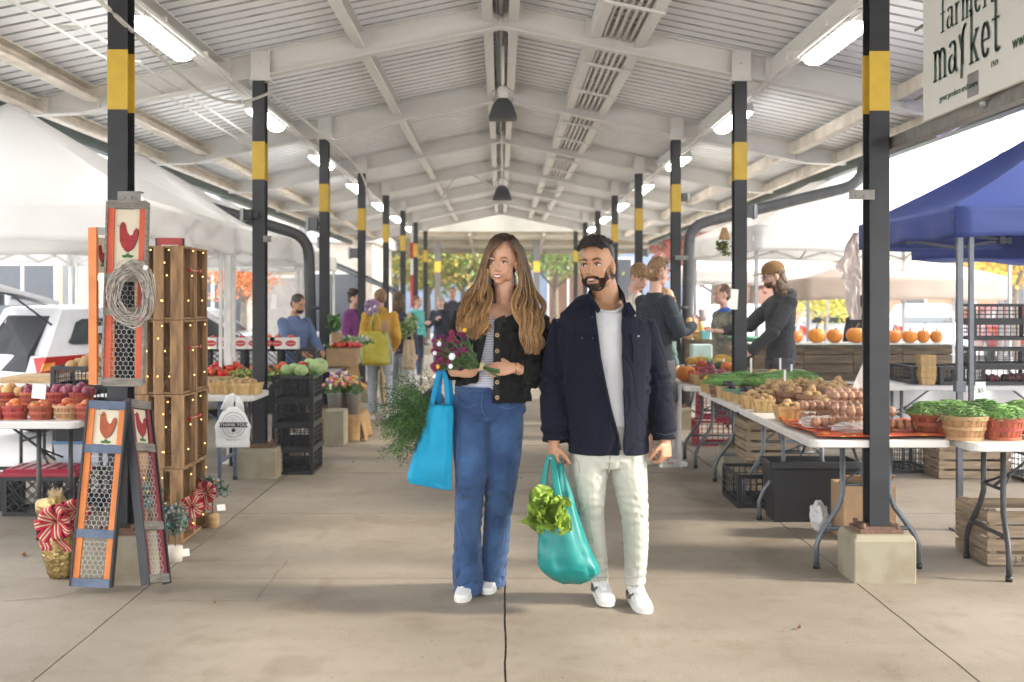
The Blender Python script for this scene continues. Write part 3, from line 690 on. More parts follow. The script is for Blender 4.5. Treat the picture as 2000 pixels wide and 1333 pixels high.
hand(b,wwrL,(-1,-.05,-.05),(0,.75,-.35),(0,.25,1),.93,curl=(.32,.35,.4,.42),tc=.5)
for q,cx,dy in ((0,913,.16),(1,962,.28)):
    b.tube([Q(928 if q==0 else 980,795),Q(918 if q==0 else 982,900,dy*.2),Q(915 if q==0 else 972,990,dy*.4),Q(cx,1060,dy*.7),Q(cx,1130,dy),Q(cx,1148,dy)],[.06,.06,.045,.042,.036,.034],12)
me=remesh(b,.0042,2); body=mobj(me,'body',skinF,wo_)
bvhW=BVHTree.FromPolygons([v.co.copy() for v in me.vertices],[tuple(p.vertices) for p in me.polygons])
browF=mat('brow_brown',(.12,.065,.035),.7)
face(wo_,bvhW,Cw,Rw,s,lipF,browF,smile=.009,open_=.0095,fem=True)
# striped knit top
b=MB(); b.tube([Q(957,770),Q(962,735),Q(972,690),Q(977,645,-.005),Q(979,625,.0),Q(983,610,.01)],[(.155,.108),(.14,.112),(.162,.128),(.178,.125),(.17,.105),(.13,.08)],24)
def neck_cut(c,n): # scoop neckline
    px=CX+c.x*F/c.y; py=HY-(c.z-CH)*F/c.y
    return py<612 or (abs(px-984)<26 and py<624)
me=remesh(b,.006,2,cut=neck_cut)
tm=mat('striped_knit',(.33,.35,.44),.85,var=.08,bump=.2); 
def stripes(m,axis,freq,c,mixf=.8,th=.5):
    n=m.node_tree.nodes; l=m.node_tree.links.new; bs=n['Principled BSDF']; src=bs.inputs['Base Color'].links[0].from_socket; tc=[x for x in n if x.type=='TEX_COORD'][0]
    w=n.new('ShaderNodeTexWave'); w.wave_type='BANDS'; w.bands_direction=axis; w.inputs['Scale'].default_value=freq; w.inputs['Distortion'].default_value=.3; l(tc.outputs['Object'],w.inputs[0])
    r=n.new('ShaderNodeValToRGB'); r.color_ramp.elements[0].position=th-.05; r.color_ramp.elements[1].position=th+.05; l(w.outputs['Fac'],r.inputs[0])
    mt=n.new('ShaderNodeMath'); mt.operation='MULTIPLY'; mt.inputs[1].default_value=mixf; l(r.outputs[0],mt.inputs[0])
    mx=n.new('ShaderNodeMixRGB'); mx.inputs[2].default_value=tuple(c)+(1,); l(mt.outputs[0],mx.inputs[0]); l(src,mx.inputs[1]); l(mx.outputs[0],bs.inputs['Base Color'])
stripes(tm,'Z',26,(.62,.62,.66)); mobj(me,'striped_top',tm,wo_)
# cardigan
def pxy(c): return CX+c.x*F/c.y, HY-(c.z-CH)*F/c.y
cardm=mat('charcoal_knit',(.010,.0105,.010),.9,var=.25,scale=40,bump=.4,bscale=220,sheen=.04,spec=.2)
def fold(amp,segs):
    """creases running along given pixel lines"""
    return segs
b=MB()
b.tube([Q(962,786),Q(962,770),Q(966,735),Q(972,690),Q(977,645),Q(979,622,.0),Q(981,608,.015),Q(985,597,.03)],[(.198,.135),(.20,.14),(.185,.135),(.195,.15),(.205,.15),(.195,.125),(.155,.10),(.095,.085)],28)
b.tube([Q(925,625),Q(908,624,.01),Q(892,665,.03),Q(880,706,.03),Q(878,722,-.02),Q(883,726,-.12)],[.06,.068,.070,.066,.058,.042],16)
b.tube([Q(1035,625),Q(1050,628,.01),Q(1056,680,.03),Q(1054,726,.03),Q(1046,735,-.02),Q(1022,725,-.11),Q(1012,722,-.14)],[.06,.062,.068,.07,.062,.05,.042],16)
open_W=[(953,560),(1012,560),(1012,604),(1002,614),(985,621),(966,626),(964,700),(965,752),(958,800),(860,800),(880,760),(915,750),(935,748),(934,715),(941,680),(947,650),(953,620)]
def wrW(c,n):
    px,py=pxy(c); d=crease(c,5,.12,k=3)*.009+crease(c,9,.12)*.004+noise.noise(c*9)*.006
    if px>1015 and py>690: d+=.006*math.sin(px*.32+py*.05)
    if py>762 or py<606: d-=.004
    return c+n*d
me=remesh(b,.0055,2,wrW,cut=lambda c,n:(pip(*pxy(c),open_W) and c.y<Y0+.02) or (c.z<wz(778,Y0) and n.z<-.6) or (n.z>.55 and pxy(c)[1]<606 and abs(pxy(c)[0]-985)<26) or (pxy(c)[1]>752 and pxy(c)[0]<935 and c.y<Y0+.02))
mobj(me,'cardigan',cardm,wo_,solid=.006)
bvhC=BVHTree.FromPolygons([v.co.copy() for v in me.vertices],[tuple(p.vertices) for p in me.polygons])
def on(bvh,px,py,off=0,Yd=5.0,fb=None):
    a=P(px,py,1.0); d=(a-V((0,0,CH))).normalized(); h=bvh.ray_cast(V((0,0,CH)),d)
    if h[0] is None: return fb
    return h[0]-d*off
def strip(bvh,pts,w,off,name,m,par,fb=None,n=8,th=.004):
    q=[]
    for a,c in zip(pts[:-1],pts[1:]):
        for k in range(4): t=k/4; q.append((a[0]+(c[0]-a[0])*t,a[1]+(c[1]-a[1])*t))
    q.append(pts[-1]); ww=[]
    last=None
    for x,y in q:
        p=on(bvh,x,y,off)
        if p is None: p=V((wx(x,last.y),last.y,wz(y,last.y))) if last is not None else Q(x,y,-.12)
        if last is not None and abs(p.y-last.y)>.03: p=V((wx(x,last.y),last.y,wz(y,last.y)))
        last=p; ww.append(p)
    b=MB(); b.tube(ww,(w,th),8); setlocal(b.build(name,m),par); return ww
knit2=mat('charcoal_rib',(.011,.012,.012),.95,var=.2,scale=60,bump=.6,bscale=150,stretch=(1,1,.2))
strip(bvhC,[(988,622),(973,628),(971,660),(971,700),(971,740),(970,784)],.017,.002,'button_band',knit2,wo_)
strip(bvhC,[(950,622),(945,650),(938,682),(931,716)],.016,.002,'button_band',knit2,wo_)
strip(bvhC,[(1000,614),(992,619),(974,627)],.013,.003,'collar',knit2,wo_)
strip(bvhC,[(955,600),(952,612),(949,625)],.013,.003,'collar',knit2,wo_)
for px,py in ((972,622),(971,655),(971,686),(971,747),(971,777)):
    p=on(bvhC,px,py,.011) or Q(px,py,-.17)
    b=MB(); b.tube([p,p+V((0,-.004,0))],.0105,14,ref=(0,0,1)); b.mi=1; b.tube([p+V((0,-.003,0)),p+V((0,-.006,0))],.004,10,ref=(0,0,1)); setlocal(b.build('button',[mat('horn_button',(.32,.22,.10),.35,var=.3,scale=60),blk]),wo_)
# jeans
jm=mat('blue_denim',(.017,.055,.165),.85,var=.25,scale=6,col2=(.042,.11,.25),bump=.35,bscale=260,f2=.5,sheen=.1)
b=MB(); b.tube([Q(955,752),Q(955,775),Q(955,802),Q(955,820)],[(.168,.115),(.176,.122),(.185,.128),(.155,.108)],24)
b.tube([Q(922,800),Q(920,840),Q(919,880,-.02),Q(919,925,-.03),Q(917,965,.0),Q(915,1000,.03),Q(913,1050,.08),Q(912,1100,.12),Q(915,1140,.15),Q(916,1152,.155)],[(.095,.115),(.090,.11),(.086,.10),(.080,.09),(.073,.082),(.069,.078),(.072,.085),(.076,.095),(.078,.105),(.078,.107)],18)
b.tube([Q(986,800),Q(986,840),Q(983,880),Q(980,925,.01),Q(977,965,.05),Q(973,1000,.09),Q(969,1050,.16),Q(965,1100,.22),Q(962,1132,.27),Q(962,1143,.27)],[(.092,.115),(.093,.11),(.090,.10),(.083,.09),(.076,.082),(.071,.078),(.070,.085),(.068,.09),(.070,.1),(.070,.1)],18)
def wrJ(c,n):
    px,py=pxy(c); d=0
    for (kx,ky,amp,ang) in ((948,822,.006,-.7),(950,822,.006,.7),(915,965,.008,.1),(972,975,.008,.1),(914,1090,.009,-.3),(965,1080,.009,.3),(985,815,.005,.9)):
        dx,dy=px-kx,py-ky; r=math.exp(-(dx*dx+dy*dy)/1600.); d+=amp*.6*r*math.sin((dx*math.sin(ang)+dy*math.cos(ang))*.28+2*noise.noise(c*8))
    d=d*.7+crease(c,4.5,.10,(1.3,1,.7))*.004+crease(c,8,.09,(1.2,1,.8),4)*.0025*(1+2*math.exp(-((py-1000)/60)**2)+3*max(0,(py-1080)/60))+noise.noise(c*5)*.004
    if py<770: d-=.004
    return c+n*d
me=remesh(b,.0055,2,wrJ,cut=lambda c,n:(n.z>.7 and c.z>wz(760,Y0)) or (n.z<-.75 and c.z<.12)); mobj(me,'jeans',jm,wo_,solid=.004)
bvhJ=BVHTree.FromPolygons([v.co.copy() for v in me.vertices],[tuple(p.vertices) for p in me.polygons])
seam=mat('denim_seam',(.014,.035,.09),.8); stL=mat('pale_stitch',(.05,.10,.20),.8)
for q_ in ([(888,762),(915,764),(952,763)],[(888,757),(915,759),(952,758)],[(943,765),(940,795),(944,808),(949,814)],[(1016,790),(1003,797),(986,799),(975,792)],[(891,782),(901,792),(916,797),(930,790)],[(889,800),(886,850)],[(938,1000),(934,1080),(930,1140)],[(894,850),(890,930),(889,1000)],[(1014,850),(1007,920),(1000,1000)]): strip(bvhJ,q_,.0022,.0012,'stitch_line',stL,wo_,th=.0012); stitch=mat('copper_stitch',(.07,.11,.2),.8)
strip(bvhJ,[(952,752),(950,780),(948,805),(946,820)],.006,.0,'fly_seam',seam,wo_,th=.003)
strip(bvhJ,[(1012,775),(1003,783),(990,786)],.003,.0,'pocket_seam',seam,wo_,th=.003)
strip(bvhJ,[(894,775),(902,784),(915,788)],.003,.0,'pocket_seam',seam,wo_,th=.003)
shoe(wo_,V((wx(915,6.06),6.07,0)),(-.12,-1,0),.93)
shoe(wo_,V((wx(961,6.15),6.20,.012)),(-.10,-1,-.03),.90)
# hair
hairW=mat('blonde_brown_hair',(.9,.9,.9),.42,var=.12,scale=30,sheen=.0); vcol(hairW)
b=MB(); b.ell(Cw+Rw@V((.0,.016,.068)),V((.077,.093,.073)),28,20,rot=Rw); b.ell(Cw+Rw@V((.0,.05,.0)),V((.074,.07,.08)),18,14,rot=Rw)
kp=MB()
for f in b.f:
    l=Rw.transposed()@(sum((V(b.v[i]) for i in f),V())/len(f)-Cw)
    if not (l.y<-.030 and l.z<.128-abs(l.x)*.25): kp.f.append(f)
kp.v=b.v; kp.c=b.c; kp.m=[0]*len(kp.f); kp.s=[True]*len(kp.f); b=kp
b.sm=True; b.ell(Cw+V((.0,.075,-.12)),(.075,.04,.15),14,12); b.ell(Cw+V((-.085,.04,-.22)),(.07,.045,.12),14,12);b.ell(Cw+V((.10,.04,-.24)),(.075,.045,.14),14,12)
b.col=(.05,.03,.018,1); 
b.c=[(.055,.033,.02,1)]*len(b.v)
hb=MB(); hb.v,hb.f,hb.m,hb.s,hb.c=b.v,b.f,b.m,b.s,b.c; hb.sm=True
def cr(pts,t):
    k=len(pts)-1; x=min(t*k,k-1e-6); i=int(x); u=x-i; p0=pts[max(i-1,0)];p1=pts[i];p2=pts[i+1];p3=pts[min(i+2,k)]
    return .5*((2*p1)+(p2-p0)*u+(2*p0-5*p1+4*p2-p3)*u*u+(3*p1-p0-3*p2+p3)*u**3)
def guide(l): return [Q(x,y,d) for x,y,d in l]
Lin=guide([(990,469,-.05),(977,477,-.112),(956,494,-.10),(948,528,-.07),(954,562,-.055),(958,592,-.10),(953,622,-.15),(946,640,-.165)])
Lmid=guide([(988,468,-.02),(962,476,-.05),(948,506,-.045),(940,545,-.03),(930,575,-.04),(921,606,-.10),(921,632,-.15),(932,657,-.17)])
Lout=guide([(988,467,.03),(954,480,.02),(940,516,.03),(928,552,.03),(912,578,.02),(898,606,-.03),(896,630,-.09),(915,652,-.13)])
Rin=guide([(990,469,-.05),(1000,479,-.105),(1012,500,-.07),(1013,538,-.04),(1007,568,-.05),(1006,602,-.11),(1016,640,-.15),(1034,684,-.14)])
Rmid=guide([(990,468,-.02),(1012,484,-.04),(1020,518,-.01),(1026,556,.0),(1032,588,-.03),(1034,616,-.10),(1040,648,-.13),(1042,686,-.13)])
Rout=guide([(990,467,.03),(1018,482,.03),(1031,520,.04),(1042,556,.04),(1056,585,.03),(1062,610,-.02),(1054,640,-.06),(1052,672,-.07)])
def strands(G,n,seed):
    random.seed(seed)
    for k in range(n):
        u=random.random(); cl=int(u*9)/9+.055; uu=u*.45+cl*.55; ph=cl*9+seed; off=V((rr(-1,1),rr(-1,1),rr(-1,1)))*.006
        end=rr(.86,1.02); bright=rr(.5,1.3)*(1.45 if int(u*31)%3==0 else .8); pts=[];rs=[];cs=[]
        N=24
        for i in range(N+1):
            t=min(i/N*end,1)
            a,m_,c=cr(G[0],t),cr(G[1],t),cr(G[2],t); p=(a*(1-uu)**2+ (m_*2-(a+c)*.5)*2*uu*(1-uu)+c*uu*uu)
            w=max(0,t-.22)/.78; a2=t*17+cl*26+seed*2; p=p+V((math.sin(a2)*.023*w+math.sin(t*31+ph*2)*.003*w,math.cos(a2)*.018*w-.004,math.sin(a2*.5)*.006*w))+off*(.35+2.2*t)
            if i==0: p=Cw+Rw@V((.002,-.078+.115*u+rr(-.006,.006),.128-.9*(abs(-.078+.115*u)-.01)**2*6))
            l=Rw.transposed()@(p-Cw)-V((0,.016,.068)); e=math.sqrt((l.x/.077)**2+(l.y/.093)**2+(l.z/.073)**2)
            if e<1.05 and (l.z>-.03 or t<.3): p=Cw+Rw@(l*(1.05/max(e,.05))+V((0,.016,.068)))
            pts.append(p); rs.append((.00145*(1-.6*t**3)+.0004,.0012))
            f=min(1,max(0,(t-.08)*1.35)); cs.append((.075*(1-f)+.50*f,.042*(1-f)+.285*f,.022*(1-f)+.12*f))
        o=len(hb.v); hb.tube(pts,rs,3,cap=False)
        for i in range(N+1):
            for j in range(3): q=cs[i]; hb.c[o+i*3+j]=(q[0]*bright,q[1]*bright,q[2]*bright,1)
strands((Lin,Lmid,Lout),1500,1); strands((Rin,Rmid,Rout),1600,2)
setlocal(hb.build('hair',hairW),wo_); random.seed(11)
for sg in (1,):
    e=Cw+Rw@V((.073,.0,-.045)); b=MB(); b.tube([e+V((0,-.02,0)),e+V((.004,-.022,-.012)),e+V((0,-.02,-.024))],.0022,6); b.ell(e+V((0,-.02,-.03)),.0035,8,6); setlocal(b.build('earring',mat('gold',(.6,.42,.15),.25,metal=1,var=.05)),wo_)
b=MB(); b.tube([wwrL+V((.012,math.cos(a)*.03,math.sin(a)*.027)) for a in [2*pi*k/12 for k in range(12)]],.003,6,closed=True,ref=(1,0,0)); setlocal(b.build('bracelet',mat('gold',(.6,.42,.15))),wo_)

# ===== the man in front
Y0=5.70; K=F/Y0
ma_=dress('bearded man in navy overshirt, white tee and pale trousers walking beside the woman',loc=(wx(1195,Y0),Y0,0))
Cm=Q(1166,521,-.02); Rn=Euler((R(3),R(-3),R(-24))).to_matrix(); s=1.04
b=MB(); head_shape(b,Cm,Rn,s)
b.tube([Q(1190,614,.03),Q(1187,596,.03),Q(1181,570,.02),Q(1176,548,.01)],[(.13,.08),(.072,.068),(.066,.066),(.064,.066)],16)
b.tube([Q(1188,885),Q(1188,855),Q(1184,790),Q(1182,710),Q(1180,650,0),Q(1182,622,.01),Q(1188,604,.03)],[(.12,.08),(.15,.10),(.16,.115),(.185,.13),(.205,.13),(.20,.10),(.12,.07)],20)
mwR=Q(1082,864,-.03); mwL=Q(1299,856,-.05)
b.tube([Q(1112,638),Q(1100,640,.01),Q(1090,690,.03),Q(1083,745,.04),Q(1082,800,.02),mwR],[.055,.056,.05,.042,.040,(.031,.024)],12)
b.tube([Q(1246,640),Q(1256,646,.01),Q(1270,690,.03),Q(1284,745,.05),Q(1291,800,.0),mwL],[.045,.045,.045,.040,.038,(.031,.024)],12)
hand(b,mwR,(-.05,-.12,-1),(.55,.35,0),(.35,-1,0),1.08,curl=(.75,.85,.9,.95),tc=.75)
hand(b,mwL,(.05,-.15,-1),(-.6,.5,0),(-.55,-1,0),1.08,curl=(.7,.85,.95,1.0),tc=.75)
for q,cx,dy in ((0,1172,.22),(1,1242,.11)):
    b.tube([Q(1160 if q==0 else 1218,880),Q(1152 if q==0 else 1230,950,dy*.15),Q(1156 if q==0 else 1239,1010,dy*.4),Q(cx if q else 1168,1070,dy*.75),Q(cx,1130,dy),Q(cx,1155,dy)],[.07,.066,.045,.04,.034,.034],12)
me=remesh(b,.0045,2); mobj(me,'body',skinM,ma_)
bvhM=BVHTree.FromPolygons([v.co.copy() for v in me.vertices],[tuple(p.vertices) for p in me.polygons])
hbk=mat('black_hair',(.02,.013,.010),.38,var=.4,scale=50,bump=.5,bscale=140)
face(ma_,bvhM,Cm,Rn,s,lipM,hbk,smile=.003,open_=.012)
# beard: short hairs on the jaw
beardm=mat('beard_stubble',(.035,.021,.015),.8,var=.35,scale=90)
bb=MB()
def bd_u(u,v):
    x=(u-.5)*.138; edge=abs(2*u-1)
    top=-.052+.062*max(0,edge-.72)/.28; low=-.112+.06*edge**2
    return x,top+(low-top)*v,.8+.9*math.sin(pi*min(1,v*1.1))
random.seed(5)
for k in range(7500):
    u,v=random.random(),random.random(); x,z,_=bd_u(u,v)
    if abs(x)<.028 and -.076<z<-.052: continue
    o=Cm+Rn@(V((x,-.3,z))*s); h=bvhM.ray_cast(o,Rn@V((0,1,0)))
    if h[0] is None: continue
    n=h[1]; p=h[0]; ln=rr(.004,.010)*(1 if v>.4 else .7); q=p+(n*.5+V((rr(-.3,.3),rr(-.3,.1),-1))*.6).normalized()*ln*.75; w=V((.0009,0,0)); bb.add([p-w,p+w,q],[(0,1,2)])
for k in range(1500):  # moustache and soul patch
    if k%5==0: x,z=rr(-.008,.008),rr(-.082,-.076)
    else: x=rr(-.031,.031); z=rr(-.053,-.041)-.35*max(0,abs(x)-.018)
    o=Cm+Rn@(V((x,-.3,z))*s); h=bvhM.ray_cast(o,Rn@V((0,1,0)))
    if h[0] is None: continue
    p=h[0]; q=p+(h[1]*.5+V((rr(-.3,.3),0,-1))*.6).normalized()*rr(.005,.009); w=V((.0013,0,0)); bb.add([p-w,p+w,q],[(0,1,2)])
setlocal(bb.build('beard',beardm),ma_)
# hair: skin-tight sides, curly top
b=MB(); b.ell(Cm+Rn@(V((0,.022,.052))*s),V((.079,.092,.086))*s,20,16,rot=Rn); b.ell(Cm+Rn@(V((0,.05,.0))*s),V((.070,.062,.072))*s,16,12,rot=Rn)
def cutm(c,n): l=Rn.transposed()@(c-Cm)/s; return l.z<(.066 if l.y<-.04 else -.055+max(0,-l.y+.025)*1.0+ (.045 if l.y<.005 else 0)) 
me=remesh(b,.005,1,wr(.003,40),cut=cutm); mobj(me,'hair_sides',hbk,ma_)
cb=MB(); random.seed(9)
for k in range(1500):
    a=rr(-.060,.060); y=rr(-.080,.07); zz=.130-(a/.08)**2*.035-(max(0,-y-.03)**2)*11-(max(0,y)**2)*6
    L0=(.030 if y<-.02 else .022)*(1-(a/.09)**2)*rr(.6,1.1); k1=noise.noise(V((a*45,y*45,3))); k2=noise.noise(V((a*45,y*45,13)))
    p=V((a,y,zz-.010)); pts=[]
    for t in range(9):
        u=t/8; ang=u*3.4+k1*1.5; pts.append(Cm+Rn@((p+V((k2*.03*u+a*.25*u,(-.004+.030*u*u)*math.cos(k1*2.5)+.004*math.sin(ang*2),L0*math.sin(min(1,u*1.5)*1.57)*1.0-.010*max(0,u-.6))))*s))
    cb.tube(pts,[.0026,.0027,.0026,.0025,.0024,.0022,.0019,.0015,.0008],4)
setlocal(cb.build('hair_curls',hbk),ma_); random.seed(12)
# tee
b=MB(); b.tube([Q(1192,832),Q(1190,800),Q(1186,740),Q(1182,690),Q(1182,645),Q(1186,620,.01),Q(1190,604,.03)],[(.165,.125),(.16,.122),(.165,.124),(.18,.138),(.19,.138),(.175,.112),(.10,.085)],26)
tee=mat('white_cotton',(.50,.50,.52),.85,var=.05,bump=.15,bscale=200)
me=remesh(b,.006,2,lambda c,n:c+n*((1-abs(noise.noise(V((c.x*12,c.y*4,c.z*3.5))))*2.2)*.005),cut=lambda c,n:pxy(c)[1]<600 or (n.z<-.7 and c.z<wz(825,Y0)) or (((pxy(c)[0]-1190)/27)**2+((pxy(c)[1]-592)/16)**2<1)); mobj(me,'tee_shirt',tee,ma_,solid=.003)
b=MB(); b.tube([Q(1190+29*math.sin(a),592+17.5*math.cos(a),-.085-.045*math.cos(a)+.02) for a in [-1.5+3.0*k/12 for k in range(13)]],.006,6); setlocal(b.build('collar_rib',tee),ma_)
# overshirt
navy=mat('navy_corduroy',(.0035,.0052,.0145),.85,var=.35,scale=10,bump=.2,bscale=240,sheen=.03,stretch=(1,1,.15),spec=.2)
b=MB(); b.tube([Q(1189,884),Q(1189,850),Q(1187,800),Q(1183,720),Q(1179,655),Q(1179,622,.0),Q(1184,608,.02),Q(1190,594,.04)],[(.195,.150),(.195,.150),(.198,.152),(.218,.165),(.236,.160),(.218,.132),(.155,.11),(.09,.10)],30)
b.tube([Q(1120,640),Q(1102,636,.01),Q(1092,690,.03),Q(1084,745,.04),Q(1082,800,.02),Q(1083,850,-.01),Q(1083,864,-.02)],[.062,.070,.074,.072,.067,.060,.060],18)
b.tube([Q(1242,640),Q(1259,638,.01),Q(1272,690,.03),Q(1284,745,.05),Q(1291,800,.0),Q(1297,848,-.04),Q(1298,860,-.045)],[.062,.066,.070,.069,.065,.058,.058],18)
open_M=[(1148,540),(1230,540),(1217,590),(1214,640),(1216,700),(1218,770),(1220,830),(1217,900),(1213,900),(1207,845),(1194,800),(1184,755),(1173,700),(1167,650),(1163,612),(1158,596)]
def wrM(c,n):
    px,py=pxy(c); d=.001+crease(c,2.6,.08,(1.6,1,.5),2)*.008+crease(c,5,.07,(1.6,1,.6))*.004+noise.noise(V((c.x*5,c.y*5,c.z*2)))*.004+noise.noise(c*15)*.001
    if px<1110 or px>1262:
        for ky in (735,760,842): d+=.006*math.exp(-((py-ky)/16)**2)*math.sin((py-ky)*.25+px*.05)
    return c+n*d
me=remesh(b,.006,2,wrM,cut=lambda c,n:(pip(*pxy(c),open_M) and c.y<Y0+.03) or (n.z<-.7 and (c.z<wz(872,Y0) or (c.z<wz(855,Y0) and (pxy(c)[0]<1110 or pxy(c)[0]>1270)))) or (pxy(c)[1]<603 and n.z>.4 and abs(pxy(c)[0]-1190)<28)); mobj(me,'overshirt',navy,ma_,solid=.005)
bvhK=BVHTree.FromPolygons([v.co.copy() for v in me.vertices],[tuple(p.vertices) for p in me.polygons])
navy2=mat('navy_edge',(.03,.037,.065),.8,var=.2,bump=.3)
strip(bvhK,[(1160,610),(1165,650),(1171,700),(1182,755),(1192,800),(1206,850),(1211,880)],.008,.002,'placket',navy,ma_)
strip(bvhK,[(1220,606),(1218,650),(1220,700),(1221,770),(1223,830),(1220,880)],.013,.002,'placket',navy,ma_)
# collar leaves
def patch(pts,m,name,off=.006,bv=None,th=.004):
    q=[on(bv or bvhK,x,y,off) or Q(x,y,-.15) for x,y in pts]; b=MB(); b.slab(q,V((0,-th,0))); setlocal(b.build(name,m,bev=.001),ma_)
b=MB(); b.tube([Q(1170,608,-.125),Q(1158,594,-.09),Q(1150,578,-.03),Q(1160,566,.05),Q(1186,562,.09),Q(1206,566,.05),Q(1217,582,-.03),Q(1221,598,-.10),Q(1219,608,-.13)],[(.005,.014)]+[(.007,.024)]*7+[(.005,.014)],10,ref=(0,0,1)); setlocal(b.build('collar_stand',navy),ma_)
for pts in ([(1160,592),(1150,588),(1142,604),(1152,618),(1170,609)],[(1219,592),(1230,590),(1243,612),(1234,622),(1219,610)]):
    q=[on(bvhK,x,y,.010) or Q(x,y,-.12) for x,y in pts]; b=MB(); b.slab(q,V((0,-.006,0))); setlocal(b.build('collar',navy,bev=.002),ma_)
# chest pockets with flap
def pq(pts,off,mm,name): patch(pts,mm,name,off)
pq([(1233,652),(1268,650),(1267,668),(1258,672),(1247,675),(1234,668)],.007,navy,'pocket_flap')
pq([(1236,666),(1264,664),(1262,706),(1249,710),(1237,706)],.003,navy,'pocket')
p=on(bvhK,1247,657,.014) or Q(1247,657,-.18); b=MB(); b.ell(p,(.005,.003,.005),10,6); setlocal(b.build('snap_button',mat('pearl_snap',(.6,.6,.62),.2)),ma_)
for px,py in ((1157,620),(1158,661),(1137,660)):
    p=on(bvhK,px,py,.006)
    if p: b=MB(); b.ell(p,(.005,.003,.005),10,6); setlocal(b.build('button',mat('navy_button',(.03,.035,.05),.3)),ma_)
strip(bvhK,[(1300-38,622),(1262,660),(1266,705)],.002,.001,'sleeve_seam',navy2,ma_,th=.002)
strip(bvhK,[(1226,612),(1227,660),(1229,720),(1231,800),(1231,875)],.0013,.001,'placket_seam',navy2,ma_,th=.001)
strip(bvhK,[(1281,846),(1298,850),(1316,847)],.002,.001,'cuff_seam',navy2,ma_,th=.002)
# trousers
tr=mat('pale_grey_twill',(.46,.46,.40),.85,var=.06,bump=.2,bscale=220)
b=MB(); b.tube([Q(1189,812),Q(1189,870),Q(1188,895),Q(1188,912)],[(.16,.118),(.178,.128),(.188,.130),(.155,.105)],24)
b.tube([Q(1152,885),Q(1150,925),Q(1152,965,.01),Q(1154,1005,.08),Q(1160,1045,.13),Q(1168,1090,.18),Q(1172,1125,.22),Q(1173,1136,.22)],[(.095,.115),(.092,.11),(.078,.095),(.065,.085),(.056,.08),(.047,.07),(.040,.064),(.040,.062)],18)
b.tube([Q(1226,885),Q(1228,925),Q(1234,965,.01),Q(1240,1005,.03),Q(1242,1045,.06),Q(1242,1090,.09),Q(1240,1125,.11),Q(1240,1140,.11)],[(.092,.115),(.090,.11),(.080,.095),(.068,.085),(.063,.08),(.058,.074),(.053,.068),(.053,.066)],18)
def wrT(c,n):
    px,py=pxy(c); d=0
    for kx,ky,amp,ang,sp in ((1188,922,.010,-.75,1500),(1190,922,.010,.75,1500),(1155,1005,.011,.15,1400),(1238,1000,.012,-.1,1600),(1172,1110,.012,.2,900),(1240,1118,.013,0,1100),(1145,960,.006,.5,1800),(1238,1060,.006,-.4,1500)):
        dx,dy=px-kx,py-ky; r=math.exp(-(dx*dx+dy*dy)/sp); d+=amp*.45*r*math.sin((dx*math.sin(ang)+dy*math.cos(ang))*.36+.5+3*noise.noise(c*9))
    d=d*.45+crease(c,4,.06,(1.5,1,.5))*.003+crease(c,8,.05,(1.3,1,.8),4)*.002*(1+1.2*math.exp(-((py-1005)/50)**2)+1.5*max(0,(py-1080)/50))+noise.noise(c*5)*.0015
    return c+n*d
me=remesh(b,.0055,2,wrT,cut=lambda c,n:(n.z>.7 and c.z>wz(818,Y0)) or (n.z<-.8 and c.z<.10)); mobj(me,'trousers',tr,ma_,solid=.003)
# (seams follow)
bvhT=BVHTree.FromPolygons([v.co.copy() for v in me.vertices],[tuple(p.vertices) for p in me.polygons])
strip(bvhT,[(1193,880),(1191,900),(1189,925)],.003,.0,'fly_seam',mat('twill_seam',(.25,.25,.22),.8),ma_,th=.002)
for q_ in ([(1122,890),(1130,905),(1133,925)],[(1262,892),(1254,908),(1251,928)],[(1128,930),(1127,1000),(1150,1090)],[(1262,930),(1266,1000),(1264,1090)],[(1160,1127),(1172,1129),(1186,1127)],[(1218,1126),(1240,1129),(1262,1126)]): strip(bvhT,q_,.0016,.001,'seam_line',mat('twill_seam',(.25,.25,.22)),ma_,th=.001)
shoe(ma_,V((wx(1170,5.92),5.99,.008)),(.10,-1,-.01),1.0,high=True,swoosh=1)
shoe(ma_,V((wx(1239,5.8),5.885,.0)),(.12,-1,0),1.02,high=True,swoosh=1)
b=MB(); p=mwR+V((-.02,-.055,-.07)); b.tube([p+V((math.cos(a)*.0105,math.sin(a)*.0105,0)) for a in [2*pi*k/10 for k in range(10)]],.0018,6,closed=True,ref=(0,0,1)); setlocal(b.build('ring',mat('silver',(.6,.6,.6),.2,metal=1)),ma_)
# ---------- kit of market things
woodL=mat('pale_wood',(.42,.28,.14),.75,var=.3,scale=6,bump=.3,bscale=50,stretch=(1,1,4))
woodG=mat('weathered_wood',(.27,.20,.13),.85,var=.35,scale=8,bump=.4,bscale=60,stretch=(.6,.6,5))
woodD=mat('brown_crate_wood',(.29,.17,.08),.8,var=.4,scale=7,bump=.4,bscale=60,stretch=(4,4,.6))
woodP=mat('dark_plank_wood',(.13,.095,.06),.85,var=.4,scale=7,bump=.4,bscale=60,stretch=(.5,1,5))
redst=mat('red_stained_wood',(.28,.045,.025),.7,var=.4,scale=10,bump=.3,bscale=40,stretch=(3,3,.6),rand=.25)
tanst=mat('tan_basket_wood',(.42,.22,.10),.7,var=.35,scale=10,bump=.3,bscale=40,stretch=(3,3,.6),rand=.2)
punnet_m=mat('thin_wood_veneer',(.50,.33,.14),.7,var=.25,scale=12,bump=.2,rand=.12)
tabw=mat('white_plastic_table',(.60,.585,.55),.45,var=.05,scale=5,bump=.1,bscale=120)
tleg=mat('grey_table_steel',(.13,.145,.16),.4,metal=.4,var=.15)
tlegd=mat('dark_table_steel',(.05,.052,.055),.45,metal=.3)
card=mat('cardboard',(.34,.22,.12),.85,var=.12,bump=.15)
paper=mat('white_paper',(.75,.74,.71),.8,var=.03)
